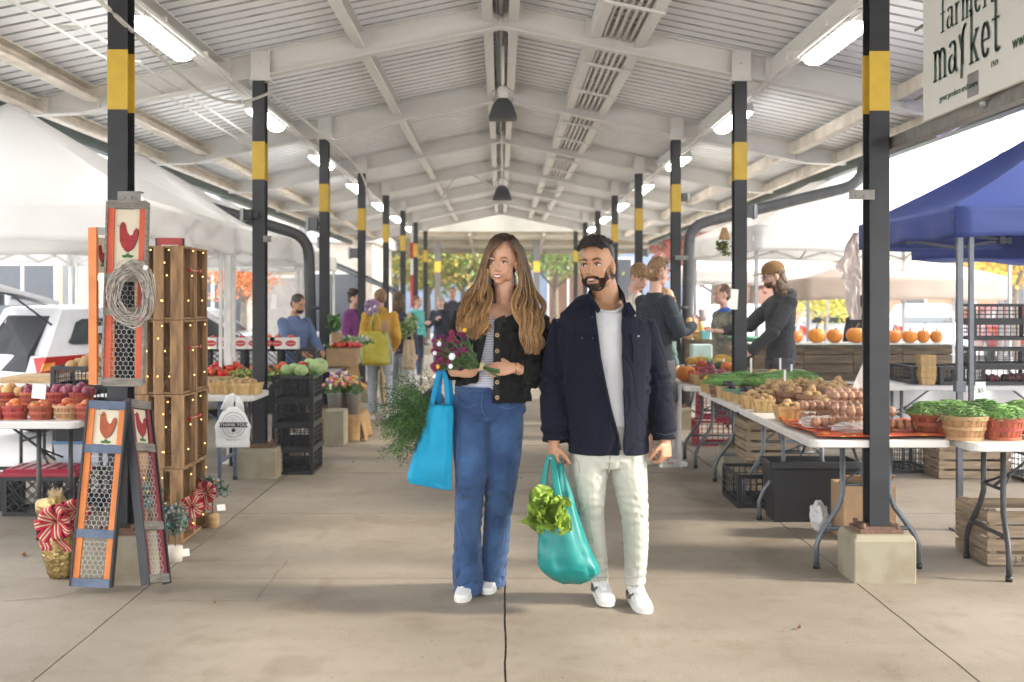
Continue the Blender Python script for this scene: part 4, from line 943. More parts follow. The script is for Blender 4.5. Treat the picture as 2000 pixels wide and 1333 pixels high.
whitep=mat('white_plastic_sheet',(.7,.7,.69),.4,var=.04)
redp=mat('red_plastic',(.30,.008,.03),.4,var=.1)
def flip(o,par): o.parent=par; return o
def table(x0,x1,y0,y1,h,lab,m=tabw,lm=tleg,group=None,cloth=None,straight=False):
    """folding table, long side found from its size"""
    cx,cy=(x0+x1)/2,(y0+y1)/2; Lx,Ly=x1-x0,y1-y0; rz=0 if Lx>=Ly else pi/2; L_,W_=max(Lx,Ly),min(Lx,Ly)
    t=thing('folding_table',lab,'table',(cx,cy,0),rz,group)
    b=MB(); r=.06; pts=[]
    for sx,sy,a0 in ((1,1,0),(-1,1,90),(-1,-1,180),(1,-1,270)):
        for k in range(6): a=R(a0+k*18); pts.append((sx*(L_/2-r)+r*math.cos(a),sy*(W_/2-r)+r*math.sin(a)))
    b.sm=False; b.rings([[V((p[0]*k,p[1]*k,z)) for p in pts] for z,k in ((h-.045,.985),(h-.04,1),(h-.008,1),(h,.992))])
    flip(b.build('tabletop',m,bev=.003),t)
    for s in (-1,1):
        xe=s*(L_/2-.28)
        for q in (-1,1):
            b=MB()
            if straight: b.tube([(xe,q*.27,h-.05),(xe,q*.27,.0)],.016,8)
            else: b.tube([(xe,q*.13,h-.05),(xe,q*.13,h*.56),(xe+s*.01,q*.155,h*.46),(xe+s*.03,q*.26,h*.26),(xe+s*.035,q*.285,h*.17),(xe+s*.035,q*.285,.0)],.0155,10,ref=(1,0,0))
            lo=b.build('leg',lm); flip(lo,t)
            b=MB(); b.lathe([(.019,0),(.019,.03)],(xe+(0 if straight else s*.035),q*(.27 if straight else .285),0),10); f=b.build('rubber_foot',blk); f.parent=lo
        b=MB()
        if straight: b.bar((xe,-.27,h*.3),(xe,.27,h*.3),.02); b.bar((xe,-.27,h-.07),(xe,.27,h-.07),.025)
        else: b.tube([(xe+s*.027,-.235,h*.30),(xe+s*.027,.235,h*.30)],.012,8); b.tube([(xe,-.13,h*.62),(xe,.13,h*.62)],.010,8)
        flip(b.build('crossbar',lm),t)
        b=MB(); b.tube([(xe,0,h*.62),(xe-s*.30,0,h-.06)],.009,8); b.tube([(xe,-.13,h*.62),(xe-s*.10,0,h*.72),(xe,.13,h*.62)],.008,8); flip(b.build('brace',lm),t)
    return t
# bushel-type round basket mesh with separate parts
def basket_proto(rt,rb,h,body_m,hoop_m,name,handle=False):
    b=MB(); n=22; rs=[]
    for z,rr_ in ((0,rb),(h*.5,(rt+rb)/2+.002),(h,rt)):
        r=[]
        for j in range(n):
            for e,k in ((.06,1.0),(.46,1.0),(.54,.965),(.96,.965)): a=2*pi*(j+e)/n; q=rr_*(k if j%2==0 else k*.985); r.append(V((q*math.cos(a),q*math.sin(a),z)))
        rs.append(r)
    b.rings(rs,False); b.poly([v for v in rs[0]][::-1]); b.lathe([(rt*.94,h),(rb*.94,.01)],n=22,cap=False)
    me=b.mesh(name+'_staves',body_m); parts=[('staves',me)]
    for z in (h*.97,h*.52,h*.06):
        rr_=rb+(rt-rb)*z/h; b=MB(); w=.014 if z>h*.9 else .011; q=.006
        b.rings([[V((k*math.cos(2*pi*j/26),k*math.sin(2*pi*j/26),zz)) for j in range(26)] for k,zz in ((rr_+.001,z-w),(rr_+q,z-w),(rr_+q+.001,z+w),(rr_-.004,z+w),(rr_-.004,z-w*.3))],False); parts.append(('hoop',b.mesh('hoop',hoop_m)))
    if handle:
        b=MB(); b.tube([(rt*math.cos(a)*1.06,-rt*.35-.07*math.sin(a)*0-rt*.75*math.sin(a),h*.92-.06*math.sin(a)) for a in [pi*k/10 for k in range(11)]],.004,6); parts.append(('handle',b.mesh('handle',galv)))
    return parts
def put(parts,name,label,cat,loc,rz=0,group=None,sc=1):
    t=thing(name,label,cat,loc,rz,group); t.scale=(sc,sc,sc)
    for n,me in parts:
        o=bpy.data.objects.new(n,me); COL.objects.link(o); o.parent=t
    return t
BK_red=basket_proto(.135,.105,.135,redst,mat('hoop_red',(.33,.07,.04),.7,rand=.2),'red'); BK_tan=basket_proto(.15,.115,.15,tanst,mat('hoop_tan',(.45,.27,.13),.7,rand=.2),'tan',True); BK_small=basket_proto(.10,.08,.10,mat('brown_basket_wood',(.20,.09,.045),.75,var=.4,scale=12,bump=.3,rand=.2),mat('hoop_brown',(.23,.12,.06),.7),'small')
# square veneer punnet
def punnet_proto(w,d,h,k=.8,m=punnet_m,m2=None):
    b=MB(); T=.0025
    def side(p0,p1,q0,q1,nn):
        for i in range(nn):
            a=i/nn+.015; c=(i+1)/nn-.015; pa,pc=V(p0).lerp(V(p1),a),V(p0).lerp(V(p1),c); qa,qc=V(q0).lerp(V(q1),a),V(q0).lerp(V(q1),c); n=(pc-pa).cross(qa-pa).normalized()*T; b.slab([pa,pc,qc,qa],n)
    c0=[(-w/2*k,-d/2*k,0),(w/2*k,-d/2*k,0),(w/2*k,d/2*k,0),(-w/2*k,d/2*k,0)]; c1=[(-w/2,-d/2,h),(w/2,-d/2,h),(w/2,d/2,h),(-w/2,d/2,h)]
    for i in range(4): side(c0[i],c0[(i+1)%4],c1[i],c1[(i+1)%4],3)
    b.poly(c0[::-1]); me=b.mesh('slats',m)
    b=MB(); z=h-.012
    for i in range(4): b.bar(V(c1[i])+V((0,0,-.008)),V(c1[(i+1)%4])+V((0,0,-.008)),.004,.018)
    return [('slats',me),('rim',b.mesh('rim',m2 or m))]
PU=punnet_proto(.14,.14,.09); PU_green=punnet_proto(.14,.14,.09,m2=mat('green_rim',(.05,.22,.16),.6)); PU_big=punnet_proto(.17,.14,.09)
# vented plastic crate (top at z=h, open) : posts, rails and lattice walls
def crate_proto(w,d,h,m,nx=9,nz=4,lat='grid',t=.012):
    b=MB()
    for sx in (-1,1):
        for sy in (-1,1): b.box((sx*(w/2-.015),sy*(d/2-.015),h/2),(.03,.03,h))
    for z,hh in ((.015,.03),(h-.0125,.025)):
        for sy in (-1,1): b.box((0,sy*(d/2-t/2),z),(w-.06,t,hh))
        for sx in (-1,1): b.box((sx*(w/2-t/2),0,z),(t,d-.06,hh))
    fr=b.mesh('crate_frame',m); b=MB()
    def wall(L_,f):
        if lat=='grid':
            for i in range(1,nx): x=-L_/2+L_*i/nx; f(x,.03,x,h-.025,.006)
            for k in range(1,nz): z=.03+(h-.055)*k/nz; f(-L_/2+.03,z,L_/2-.03,z,.005)
        else:
            n=nx
            for i in range(-3,n): 
                x=-L_/2+L_*i/n; dx=h*.9
                for s in (0,1):
                    x0,x1=(x,x+dx) if s==0 else (x+dx,x); z0,z1=.03,h-.025
                    a,c=max(-L_/2+.03,min(L_/2-.03,x0)),max(-L_/2+.03,min(L_/2-.03,x1))
                    if abs(c-a)<.01: continue
                    zz0=z0+(z1-z0)*(a-x0)/(x1-x0); zz1=z0+(z1-z0)*(c-x0)/(x1-x0); f(a,zz0,c,zz1,.006)
    for sy in (-1,1): wall(w,lambda a,z0,c,z1,k: b.bar((a,sy*(d/2-.006),z0),(c,sy*(d/2-.006),z1),k,k))
    for sx in (-1,1): wall(d,lambda a,z0,c,z1,k: b.bar((sx*(w/2-.006),a,z0),(sx*(w/2-.006),c,z1),k,k))
    b2=b.mesh('crate_lattice',m); b=MB()
    for i in range(1,8): b.box((-w/2+w*i/8,0,.006),(.012,d-.03,.008))
    for i in range(1,6): b.box((0,-d/2+d*i/6,.007),(w-.03,.012,.010))
    return [('frame',fr),('lattice_wall',b2),('crate_floor',b.mesh('floor_grid',m))]
CR_blk=crate_proto(.60,.40,.24,blk); CR_low=crate_proto(.60,.40,.16,blk,11,3); CR_x=crate_proto(.50,.33,.27,blk,6,1,'x'); CR_red=crate_proto(.5,.34,.26,redp)
# wooden slatted crate
def wcrate_proto(w,d,h,n,m,gap=.25,handle=False,t=.012,ends=True):
    parts=[]; b=MB()
    for sx in (-1,1):
        for sy in (-1,1): b.box((sx*(w/2-.018-t),sy*(d/2-.018),h/2),(.034,.034,h-.004))
    parts.append(('corner_post',b.mesh('corner_posts',m)))
    sh=h/n
    for sy in (-1,1):
        b=MB()
        for i in range(n): b.box((0,sy*(d/2+t/2),sh*(i+.5)+rr(-.002,.002)),(w,t,sh*(1-gap)),Matrix.Rotation(rr(-.006,.006),3,'Y'))
        parts.append(('side_slats',b.mesh('slats',m)))
    for sx in (-1,1):
        b=MB()
        for i in range(n): b.box((sx*(w/2-t/2),0,sh*(i+.5)),(t,d,sh*(1-gap*.8)))
        parts.append(('end_boards',b.mesh('ends',m)))
    b=MB()
    for i in range(5): b.box((0,-d/2+d*(i+.5)/5,t/2+.002),(w-2*t,d/5*.85,t))
    parts.append(('bottom_boards',b.mesh('bottom',m))); return parts
WC=wcrate_proto(.50,.40,.32,4,woodG); WCw=wcrate_proto(.60,.36,.32,4,woodG)
# ----- produce prototypes
def pm(b,name,m): return b.mesh(name,m)
m_tom=mat('tomato_red',(.55,.045,.02),.25,var=.12,scale=5,rand=.2); m_tomo=mat('tomato_orange',(.60,.13,.03),.3,var=.15,scale=5,rand=.2)
m_stem=mat('green_stem',(.06,.14,.03),.7); m_pot=mat('potato_skin',(.40,.255,.115),.8,var=.15,scale=14,bump=.2,bscale=60,rand=.12); m_on=mat('red_onion',(.20,.025,.05),.35,var=.25,scale=6,rand=.2); m_ony=mat('yellow_onion',(.50,.26,.09),.4,var=.2,scale=6,rand=.15)
m_pump=mat('pumpkin_orange',(.66,.22,.02),.4,var=.12,scale=5,bump=.08,rand=.12); m_egg=mat('eggplant_black',(.015,.006,.022),.2); m_gsq=mat('green_squash',(.03,.09,.025),.35,var=.5,scale=9,rand=.3); m_ysq=mat('yellow_squash',(.60,.36,.04),.4,var=.2,scale=7); m_cab=mat('cabbage_green',(.36,.50,.20),.55,var=.2,scale=7,bump=.4,bscale=14,rand=.1); m_bnut=mat('butternut',(.60,.36,.13),.5)
b=MB(); b.ell((0,0,.03),(.037,.037,.03),12,8); P_tom=pm(b,'tomato',m_tom); b=MB(); b.ell((0,0,.03),(.037,.037,.03),12,8,fn=lambda d,t,p:1+.04*math.cos(5*p)*math.sin(t)-.12*math.exp(-(t/.4)**2)); b.mi=1
for k in range(5): a=k*1.256; b.bar((0,0,.055),(.018*math.cos(a),.018*math.sin(a),.058),.005,.002)
P_tom=pm(b,'tomato',[m_tom,m_stem]); P_tomo=P_tom.copy(); P_tomo.materials[0]=m_tomo
b=MB(); b.ell((0,0,.026),(.037,.029,.026),10,7,fn=lambda d,t,p:1+.09*noise.noise(d*1.6+V((3,0,0)))); P_pot=pm(b,'potato',m_pot)
b=MB(); b.ell((0,0,.034),(.038,.038,.034),12,8,fn=lambda d,t,p:1+.25*math.exp(-(t/.35)**2)); P_on=pm(b,'onion',m_on); P_ony=P_on.copy(); P_ony.materials[0]=m_ony
def pumpkin(r,asp,k,stem):
    b=MB(); b.ell((0,0,r*asp*.93),(r,r,r*asp),48,16,fn=lambda d,t,p:(1+.045*abs(math.cos(p*k/2))*math.sin(t))*(1-.16*math.exp(-(t/.45)**2))*(1-.10*math.exp(-((pi-t)/.5)**2))); body=b.mesh('pumpkin_body',m_pump)
    b=MB(); z=r*asp*1.72; b.tube([(0,0,z),(r*.04,0,z+stem*.4),(r*.16,0,z+stem*.8),(r*.32,0,z+stem)],[r*.16,r*.09,r*.075,r*.09],8); return [('rind',body),('stem',b.mesh('stem',mat('pumpkin_stem',(.16,.13,.05),.8,var=.3,scale=30)))]
PK=[pumpkin(.088,.92,10,.07),pumpkin(.078,1.0,9,.015),pumpkin(.095,.85,10,.05),pumpkin(.075,1.15,9,.09)]
b=MB(); b.ell((0,0,.05),(.085,.055,.05),14,9); P_gsq=pm(b,'squash',m_gsq); b=MB(); b.ell((0,0,.045),(.09,.045,.045),14,8); P_ysq=pm(b,'squash',m_ysq); b=MB(); b.ell((0,0,.03),(.055,.032,.03),12,8); b.mi=1; b.tube([(.05,0,.03),(.07,0,.036)],[.012,.007],6); P_egg=pm(b,'eggplant',[m_egg,m_stem])
b=MB(); b.ell((0,0,.09),(.10,.10,.085),30,18,fn=lambda d,t,p:1+.035*abs(math.sin(2.5*p+3*t))+.05*noise.noise(d*3)+.02*noise.noise(d*11)); 
b.sm=True
for k in range(5):
    a=k*1.3; b.grid(lambda u,v:V((math.cos(a+(u-.5)*1.0)*(.101*math.sin(.5+v*1.1)+.012*v*math.sin(u*7)),math.sin(a+(u-.5)*1.0)*(.101*math.sin(.5+v*1.1)+.012*v*math.sin(u*7)),.09-.088*math.cos(.5+v*1.1))),8,6)
P_cab=pm(b,'cabbage',m_cab)
b=MB(); b.ell((0,0,.06),(.055,.055,.06),14,10); b.tube([(0,0,.08),(0,0,.16),(.005,0,.21)],[.042,.03,.034],12); b.ell((.005,0,.21),(.034,.034,.02),10,6); P_bn=pm(b,'butternut_squash',m_bnut)
def heap(me,name,label,cat,group,c,rx,ry,h,layers,sp,rz=0,sc=1,jit=.25,par=None,tilt=True):
    """individual fruit laid in layers that narrow upward"""
    for L_ in range(layers):
        k=1-L_/(layers+.35); z=c[2]+h*L_/max(1,layers); nx=max(1,int(2*rx*k/sp)); ny=max(1,int(2*ry*k/sp))
        for i in range(nx):
            for j in range(ny):
                x=(i+.5-nx/2)*sp*(1+rr(-.05,.05)); y=(j+.5-ny/2)*sp
                if (x/(rx*k+.001))**2+(y/(ry*k+.001))**2>1.25 and rx<.3: continue
                x+=rr(-1,1)*sp*jit*.5; y+=rr(-1,1)*sp*jit*.5
                X=x*math.cos(rz)-y*math.sin(rz); Y_=x*math.sin(rz)+y*math.cos(rz)
                inst(me,name,(c[0]+X,c[1]+Y_,z+rr(-.004,.006)),(rr(-.5,.5) if tilt else 0,rr(-.5,.5) if tilt else 0,rr(0,6.3)),sc*rr(.88,1.1),label,cat,group)
beanm=mat('green_bean',(.13,.26,.06),.5,var=.3,scale=12,rand=.15)
def beans(c,rx,ry,h,n,label,group=None,name='green_beans',m=beanm,ln=.12):
    b=MB()
    for k in range(n):
        a=rr(0,6.3); q=math.sqrt(random.random()); x=c[0]+rx*.9*q*math.cos(a); y=c[1]+ry*.9*q*math.sin(a); z=c[2]+h*(1-q*q)*rr(.55,1.0); d=rr(0,6.3); cu=rr(-.02,.02); L_=ln*rr(.7,1.1)
        dz=-.012*q; pts=[(x+math.cos(d)*L_*(t-.5)-math.sin(d)*cu*(1-4*(t-.5)**2),y+math.sin(d)*L_*(t-.5)+math.cos(d)*cu*(1-4*(t-.5)**2),z+rr(-.002,.002)+ (dz if math.hypot(x+math.cos(d)*L_*(t-.5)-c[0],y+math.sin(d)*L_*(t-.5)-c[1])>rx*.95 else 0)) for t in (0,.33,.66,1)]
        b.tube(pts,[.0025,.0048,.0048,.002],5)
    b.ell((c[0],c[1],c[2]),(rx*.93,ry*.93,h*.75),14,6)
    return b.build(name,m,label=label,cat='green beans',group=group,kind='stuff')
def leafcloud(c,r,n,size,m,name,par=None,cols=None,shape=None,**k):
    """many small leaf faces through a volume; clumped"""
    b=MB(); cl=[(V((rr(-1,1),rr(-1,1),rr(-1,1)))) for _ in range(max(4,n//60))]
    cl=[q/max(1,q.length)*rr(.35,1) for q in cl]
    for i in range(n):
        q=random.choice(cl)+V((random.gauss(0,1),random.gauss(0,1),random.gauss(0,1)))*.19
        p=V(c)+V((q.x*r[0],q.y*r[1],q.z*r[2])); t=V((rr(-1,1),rr(-1,1),rr(-1,1))).normalized(); w=t.orthogonal().normalized()*size*.35; L_=t*size*rr(.6,1.2)
        if cols: b.col=tuple(v*rr(.8,1.2) for v in random.choice(cols)[:3])+(1,)
        b.add([p,p+L_*.5+w,p+L_,p+L_*.5-w],[(0,1,2,3)])
    o=b.build(name,m,par,**k); return o
# pop-up canopy
def canopy(lab,cx,cy,w,d,rz,m,legm,zb_,zt,zp,base=0,valz=None,group=None,truss=True,legs=True,name='pop_up_tent',fly=.10,double=True,seed=1):
    t=thing(name,lab,'tent',(cx,cy,base),rz,group); zb_-=base;zt-=base;zp-=base
    b=MB(); b.sm=True; n=14
    cor=[(-w/2,-d/2),(w/2,-d/2),(w/2,d/2),(-w/2,d/2)]
    for i in range(4):
        A=V((*cor[i],zt));B_=V((*cor[(i+1)%4],zt)); Pk=V((0,0,zp))
        if w!=d: Pk=V((0,0,zp)) 
        vs=[];fs=[]
        for j in range(n+1):
            u=j/n
            for k in range(n+1):
                v=k/n; e=A.lerp(B_,v); p=e.lerp(Pk,u); s=math.sin(pi*v)*(1-u); sag=-.16*s*math.sin(pi*min(1,u*1.1+.05))-.05*math.sin(pi*u)
                p.z+=sag*.9+noise.noise(p*2.2+V((seed,0,0)))*.02*(1-abs(2*v-1)); vs.append(p)
        for j in range(n):
            for k in range(n): a0=j*(n+1)+k; fs.append((a0,a0+1,a0+n+2,a0+n+1))
        b.add(vs,fs)
    flip(b.build('canopy',m),t)
    for i in range(4):
        b=MB(); b.sm=True; A=V(cor[i]).to_3d();B_=V(cor[(i+1)%4]).to_3d(); nn=(B_-A).cross(V((0,0,1))).normalized()
        def f(u,v):
            p=A.lerp(B_,u); wv=(math.sin(u*21+seed)*.012+math.sin(u*9+i)*.02)*v*math.sin(pi*u)**.3+noise.noise(V((u*5,v*3,i+seed)))*.02*v
            p=p+nn*(wv+.004); p.z=zt-(zt-zb_)*v+.012*math.sin(u*13)*v; return p
        b.grid(f,26,6); flip(b.build('valance',m,solid=.002),t)
    if legs:
        for i in range(4):
            x,y=cor[i][0]*.975,cor[i][1]*.975; b=MB(); b.bb(x-.018,x+.018,y-.018,y+.018,0,zt-.02)
            if double: dx=-.075*(1 if x>0 else -1); b.bb(x+dx-.014,x+dx+.014,y-.014,y+.014,.62,zt-.03)
            b.bb(x-.03,x+.03,y-.03,y+.03,.9,.97)
            lo=b.build('leg',legm); flip(lo,t); b=MB(); b.bb(x-.05,x+.05,y-.05,y+.05,0,.012); f=b.build('foot_plate',legm); f.parent=lo
    if truss:
        b=MB()
        for i in range(4):
            A=V((*cor[i],0))*.975;B_=V((*cor[(i+1)%4],0))*.975; ns=4; z0,z1=zb_+.02,zt-.06
            for k in range(ns):
                p=A.lerp(B_,k/ns);q=A.lerp(B_,(k+1)/ns); za,zc=(z0,z1) if k%2==0 else (z1,z0); b.bar(p+V((0,0,za)),q+V((0,0,zc)),.014,.026); b.bar(p+V((0,0,zc)),q+V((0,0,za)),.014,.026)
                b.box((p+q)/2+V((0,0,(z0+z1)/2)),(.05,.05,.06)); 
            b.bar(A+V((0,0,zt-.08)),V((0,0,zp-.12)),.014,.02)
            mid=(A+B_)/2; b.bar(mid+V((0,0,z0)),V((0,0,zp-.5)),.013,.022); b.bar(mid+V((0,0,z1)),V((0,0,zp-.35)),.013,.022)
        b.bb(-.02,.02,-.02,.02,zp-.6,zp-.03); flip(b.build('truss',legm),t)
    return t
tentW=translucent(mat('white_canopy_cloth',(.86,.85,.83),.7,var=.03,scale=2,bump=.06,bscale=8),.45)
tentB=translucent(mat('beige_canopy_cloth',(.60,.50,.42),.7,var=.06,scale=3,bump=.1,bscale=10),.3)
tentN=translucent(mat('royal_blue_canopy_cloth',(.035,.062,.25),.6,var=.08,scale=3,bump=.08,bscale=10),.22)
steelw=mat('grey_tent_steel',(.33,.33,.34),.4,metal=.5); steelW2=mat('white_tent_steel',(.6,.58,.55),.45)
def tree(lab,x,y,h,r,cols,n=2200,base=-.15,group=None,trunk=(.22,.18,.14),lw=.30,z0=.45):
    t=thing('tree',lab,'tree',(x,y,base),rr(0,6),group); b=MB(); b.tube([(0,0,0),(.05,0,h*.3),(-.05,.03,h*.6),(0,0,h*.85)],[h*.028,h*.022,h*.013,h*.005],8)
    for k in range(7):
        a=k*.9+rr(0,.5); z=h*rr(.35,.65); b.tube([(0,0,z),(math.cos(a)*r*.4,math.sin(a)*r*.4,z+h*.12),(math.cos(a)*r*.8,math.sin(a)*r*.8,z+h*.22)],[h*.012,h*.008,h*.003],6)
    flip(b.build('trunk',mat('bark_%d'%int(trunk[0]*100),trunk,.9,var=.3,scale=10)),t)
    lm=mat('leaf',(1,1,1),.6,var=.05)
    if 'c' not in [x.name for x in []] and not lm.get('vc'): vcol(lm); lm['vc']=1; 
    o=leafcloud((0,0,h*(z0+1)/2),(r,r,h*(1-z0)/2*1.05),n,lw,lm,'crown',cols=cols); flip(o,t); return t
# ---------- held things: totes, greens, bouquet
Y0=5.85
def bagmesh(rows,fold=.004,n=40,Yc=5.8,seed=1):
    """rows: (py, left px, right px, depth m, dy)"""
    rs=[]
    m=len(rows); K=40
    for k in range(K+1):
        t=k/K*(m-1); i=min(int(t),m-2); u=t-i; u2=u*u*(3-2*u) if 0 else u; a=[rows[i][q]*(1-u2)+rows[i+1][q]*u2 for q in range(5)]
        r=[]; yc=Yc+a[4]; x0,x1=wx(a[1],yc),wx(a[2],yc)
        for j in range(n):
            an=2*pi*j/n; cx=math.cos(an); sy=math.sin(an); p=V(((x0+x1)/2+(x1-x0)/2*abs(cx)**.7*(1 if cx>0 else -1),yc+a[3]*abs(sy)**.8*(1 if sy>0 else -1),wz(a[0],yc)))
            f=crease(p,6,.16,(1.6,1,.5),seed)*fold*2.5+noise.noise(V((p.x*14,seed,p.z*4)))*fold*1.6+fold*.8*math.sin(an*9+p.z*6); p+=V((cx*.3,sy,0))*f; r.append(p)
        rs.append(r)
    b=MB(); b.sm=True; b.rings(rs,False); b.add(rs[-1],[tuple(range(n))]); return b
blue=mat('cyan_cotton',(.0,.29,.50),.75,var=.1,scale=4,bump=.25,bscale=200); blue2=mat('cyan_strap',(.0,.22,.45),.75,var=.05)
t=thing('tote_bag','bright blue cotton tote bag hanging from the woman\'s forearm','bag',(wx(845,Y0),5.78,wz(950,Y0)))
b=bagmesh([(791,838,884,.05,0),(800,834,885,.055,0),(840,824,885,.06,0),(880,811,884,.065,0),(915,800,883,.06,0),(932,796,882,.04,0),(944,800,882,.02,0),(957,870,881,.008,0)],.006,Yc=5.78)
setlocal(b.build('bag_body',blue,solid=.003),t)
def PQ(px,py,Y): return P(px,py,Y)
for pts in (((843,792,5.73),(853,745,5.70),(862,722,5.68),(871,742,5.70),(874,792,5.73)),((856,790,5.84),(859,745,5.80),(864,722,5.72),(878,745,5.78),(882,792,5.84))):
    b=MB(); b.tube([PQ(*p) for p in pts],(.0016,.014),8,ref=(0,1,0)); b.build
    for p in (0,): pass
    bb_=MB(); 
    q=[]
    for i in range(len(pts)-1):
        for k in range(5): q.append(cr([PQ(*p) for p in pts],(i+k/5)/(len(pts)-1)))
    q.append(PQ(*pts[-1])); bb_.tube(q,[(.012,.0018)]*len(q),8); setlocal(bb_.build('strap',blue2),t)
leafm=mat('greens',(1,1,1),.6,var=.08); vcol(leafm); leafm['vc']=1
random.seed(31)
b=MB(); b.sm=False
for k in range(150):
    a=rr(2.3,4.35); L0=rr(.09,.26); o=P(838,820,5.79)+V((rr(-.02,.05),rr(-.05,.05),rr(-.06,.06))); d=V((math.cos(a)*1.0,rr(-.6,.6),math.sin(a)*-.85+.25)).normalized(); pts=[o]; v=d.copy()
    for i in range(7): v=(v+V((0,0,-.10))+V((rr(-.1,.1),rr(-.1,.1),rr(-.1,.1)))).normalized(); pts.append(pts[-1]+v*L0/6)
    sh=rr(.6,1.3); b.col=(.05*sh,.10*sh,.025*sh,1); b.tube(pts,[.0014]*8,3)
    for i in range(1,8):
        for _ in range(15):
            q=pts[i]+V((rr(-1,1),rr(-1,1),rr(-1,1)))*.018; dd=V((rr(-1,1),rr(-1,1),rr(-1,1))).normalized(); w=dd.orthogonal().normalized()*.0022; l=dd*rr(.008,.02); sh2=sh*rr(.6,1.5); b.col=(.045*sh2,.115*sh2,.022*sh2,1); b.add([q,q+l*.5+w,q+l,q+l*.5-w],[(0,1,2,3)])
b.build('herb_bunch',leafm,label='feathery dark green herb bunch spilling out of the blue tote bag',cat='herbs')
# teal bag
teal=mat('teal_nylon',(.0,.19,.175),.42,var=.08,scale=4,bump=.05,bscale=200); t=thing('reusable_bag','shiny teal nylon shopping bag hanging from the man\'s hand','bag',(wx(1110,5.6),5.6,wz(1140,5.6)))
b=bagmesh([(905,1092,1100,.01,0),(930,1086,1106,.02,0),(970,1070,1118,.04,0),(1000,1062,1128,.065,0),(1040,1052,1141,.09,0),(1080,1049,1156,.10,0),(1105,1050,1169,.10,0),(1118,1062,1170,.085,0),(1130,1078,1158,.06,0),(1140,1098,1135,.02,0)],.0065,Yc=5.62,seed=4)
setlocal(b.build('bag_body',teal,solid=.002),t)
for pts in (((1058,1010,5.56),(1060,960,5.60),(1066,918,5.62),(1072,893,5.63),(1080,900,5.62),(1086,945,5.58),(1092,985,5.55)),((1088,985,5.72),(1088,940,5.68),(1088,905,5.65),(1091,897,5.64),(1099,920,5.66),(1110,965,5.7),(1124,1010,5.72))):
    P5=[PQ(*p) for p in pts]; q=[cr(P5,k/24) for k in range(25)]; b=MB(); b.tube(q,[(.010+.012*abs(2*k/24-1),.003) for k in range(25)],8); setlocal(b.build('strap',teal),t)
# lettuce: ruffled leaves
lett=translucent(mat('lettuce_leaf',(.18,.34,.03),.5,var=.4,scale=16,col2=(.42,.58,.08),bump=.3,bscale=60),.35)
b=MB(); b.sm=True; random.seed(8)
for k in range(34):
    a=rr(0,6.28); el=rr(-.5,1.2); d=V((math.cos(a)*math.cos(el)-.35,math.sin(a)*math.cos(el)*.6-.35,math.sin(el)*.9)).normalized(); o=P(1078,1005,5.56)+V((rr(-.02,.02),rr(-.02,.02),rr(-.03,.03))); L0=rr(.08,.135); sd=d.cross(V((rr(-.3,.3),1,rr(-.3,.3)))).normalized(); n=d.cross(sd); W=L0*.52; ph=rr(0,6)
    b.grid(lambda u,v:o+d*L0*v+sd*(u-.5)*2*W*math.sin(pi*min(.97,.12+v*.80))**.8+n*(.012*math.sin(u*22+ph)*abs(u-.5)*2*v+.010*math.sin(v*16+ph)*abs(u-.5)*2+.03*v*v-.03*abs(u-.5)),12,9)
b.build('lettuce',lett,label='frilly green lettuce head poking out of the teal shopping bag',cat='lettuce')
b=MB(); b.sm=True
b.grid(lambda u,v:P(1045-35*v,1018+2*v,5.52)+V((0,0,(u-.5)*.035*math.sin(pi*min(.95,.15+v)))) + V((0,.01*math.sin(u*9),0)),6,6)
b.build('lettuce_leaf',lett,label='single lettuce leaf sticking out sideways to the left of the teal bag',cat='lettuce')
# bouquet
random.seed(17)
fm_={'m':mat('magenta_petals',(.17,.010,.06),.6,var=.3,scale=40,rand=0),'w':mat('white_petals',(.78,.78,.80),.6,var=.04),'y':mat('yellow_petals',(.80,.50,.02),.6),'p':mat('dark_purple_petals',(.10,.01,.07),.6,var=.3)}
tie=P(938,716,5.60); bq=thing('bouquet','bouquet of magenta, white and yellow flowers held by the woman','bouquet',tie)
b=MB(); heads=[]
for k in range(84):
    u=random.random(); hx=rr(846,908); lo=640+(908-hx)*.75; hy=rr(lo,lo+48) if k%3 else rr(650,720); hy=min(hy,722); h=P(hx,hy,5.60+rr(-.06,.06)); heads.append(h)
    m_=tie.lerp(h,.5)+V((rr(-.01,.01),rr(-.02,.02),rr(-.012,.0))); sh=rr(.6,1.3); b.col=(.07*sh,.13*sh,.035*sh,1); b.tube([tie+V((rr(-.01,.01),rr(-.008,.008),rr(-.01,.01))),m_,h],.0019,4)
    for _ in range(9):
        q=tie.lerp(h,rr(.25,.85))+V((0,rr(-.02,.02),0)); dd=(h-tie).normalized()+V((rr(-.6,.6),rr(-.6,.6),rr(-.6,.6))); dd.normalize(); w=dd.orthogonal().normalized()*.004; l=dd*rr(.015,.035); sh2=rr(.5,1.3); b.col=(.06*sh2,.12*sh2,.035*sh2,1); b.add([q,q+l*.5+w,q+l,q+l*.5-w],[(0,1,2,3)])
for k in range(16): sh=rr(.6,1.2); b.col=(.06*sh,.12*sh,.03*sh,1); b.tube([tie,tie+V((.085+rr(-.01,.01),rr(-.01,.01),-.035+rr(-.018,.018)))],.003,5)
setlocal(b.build('stems',leafm),bq)
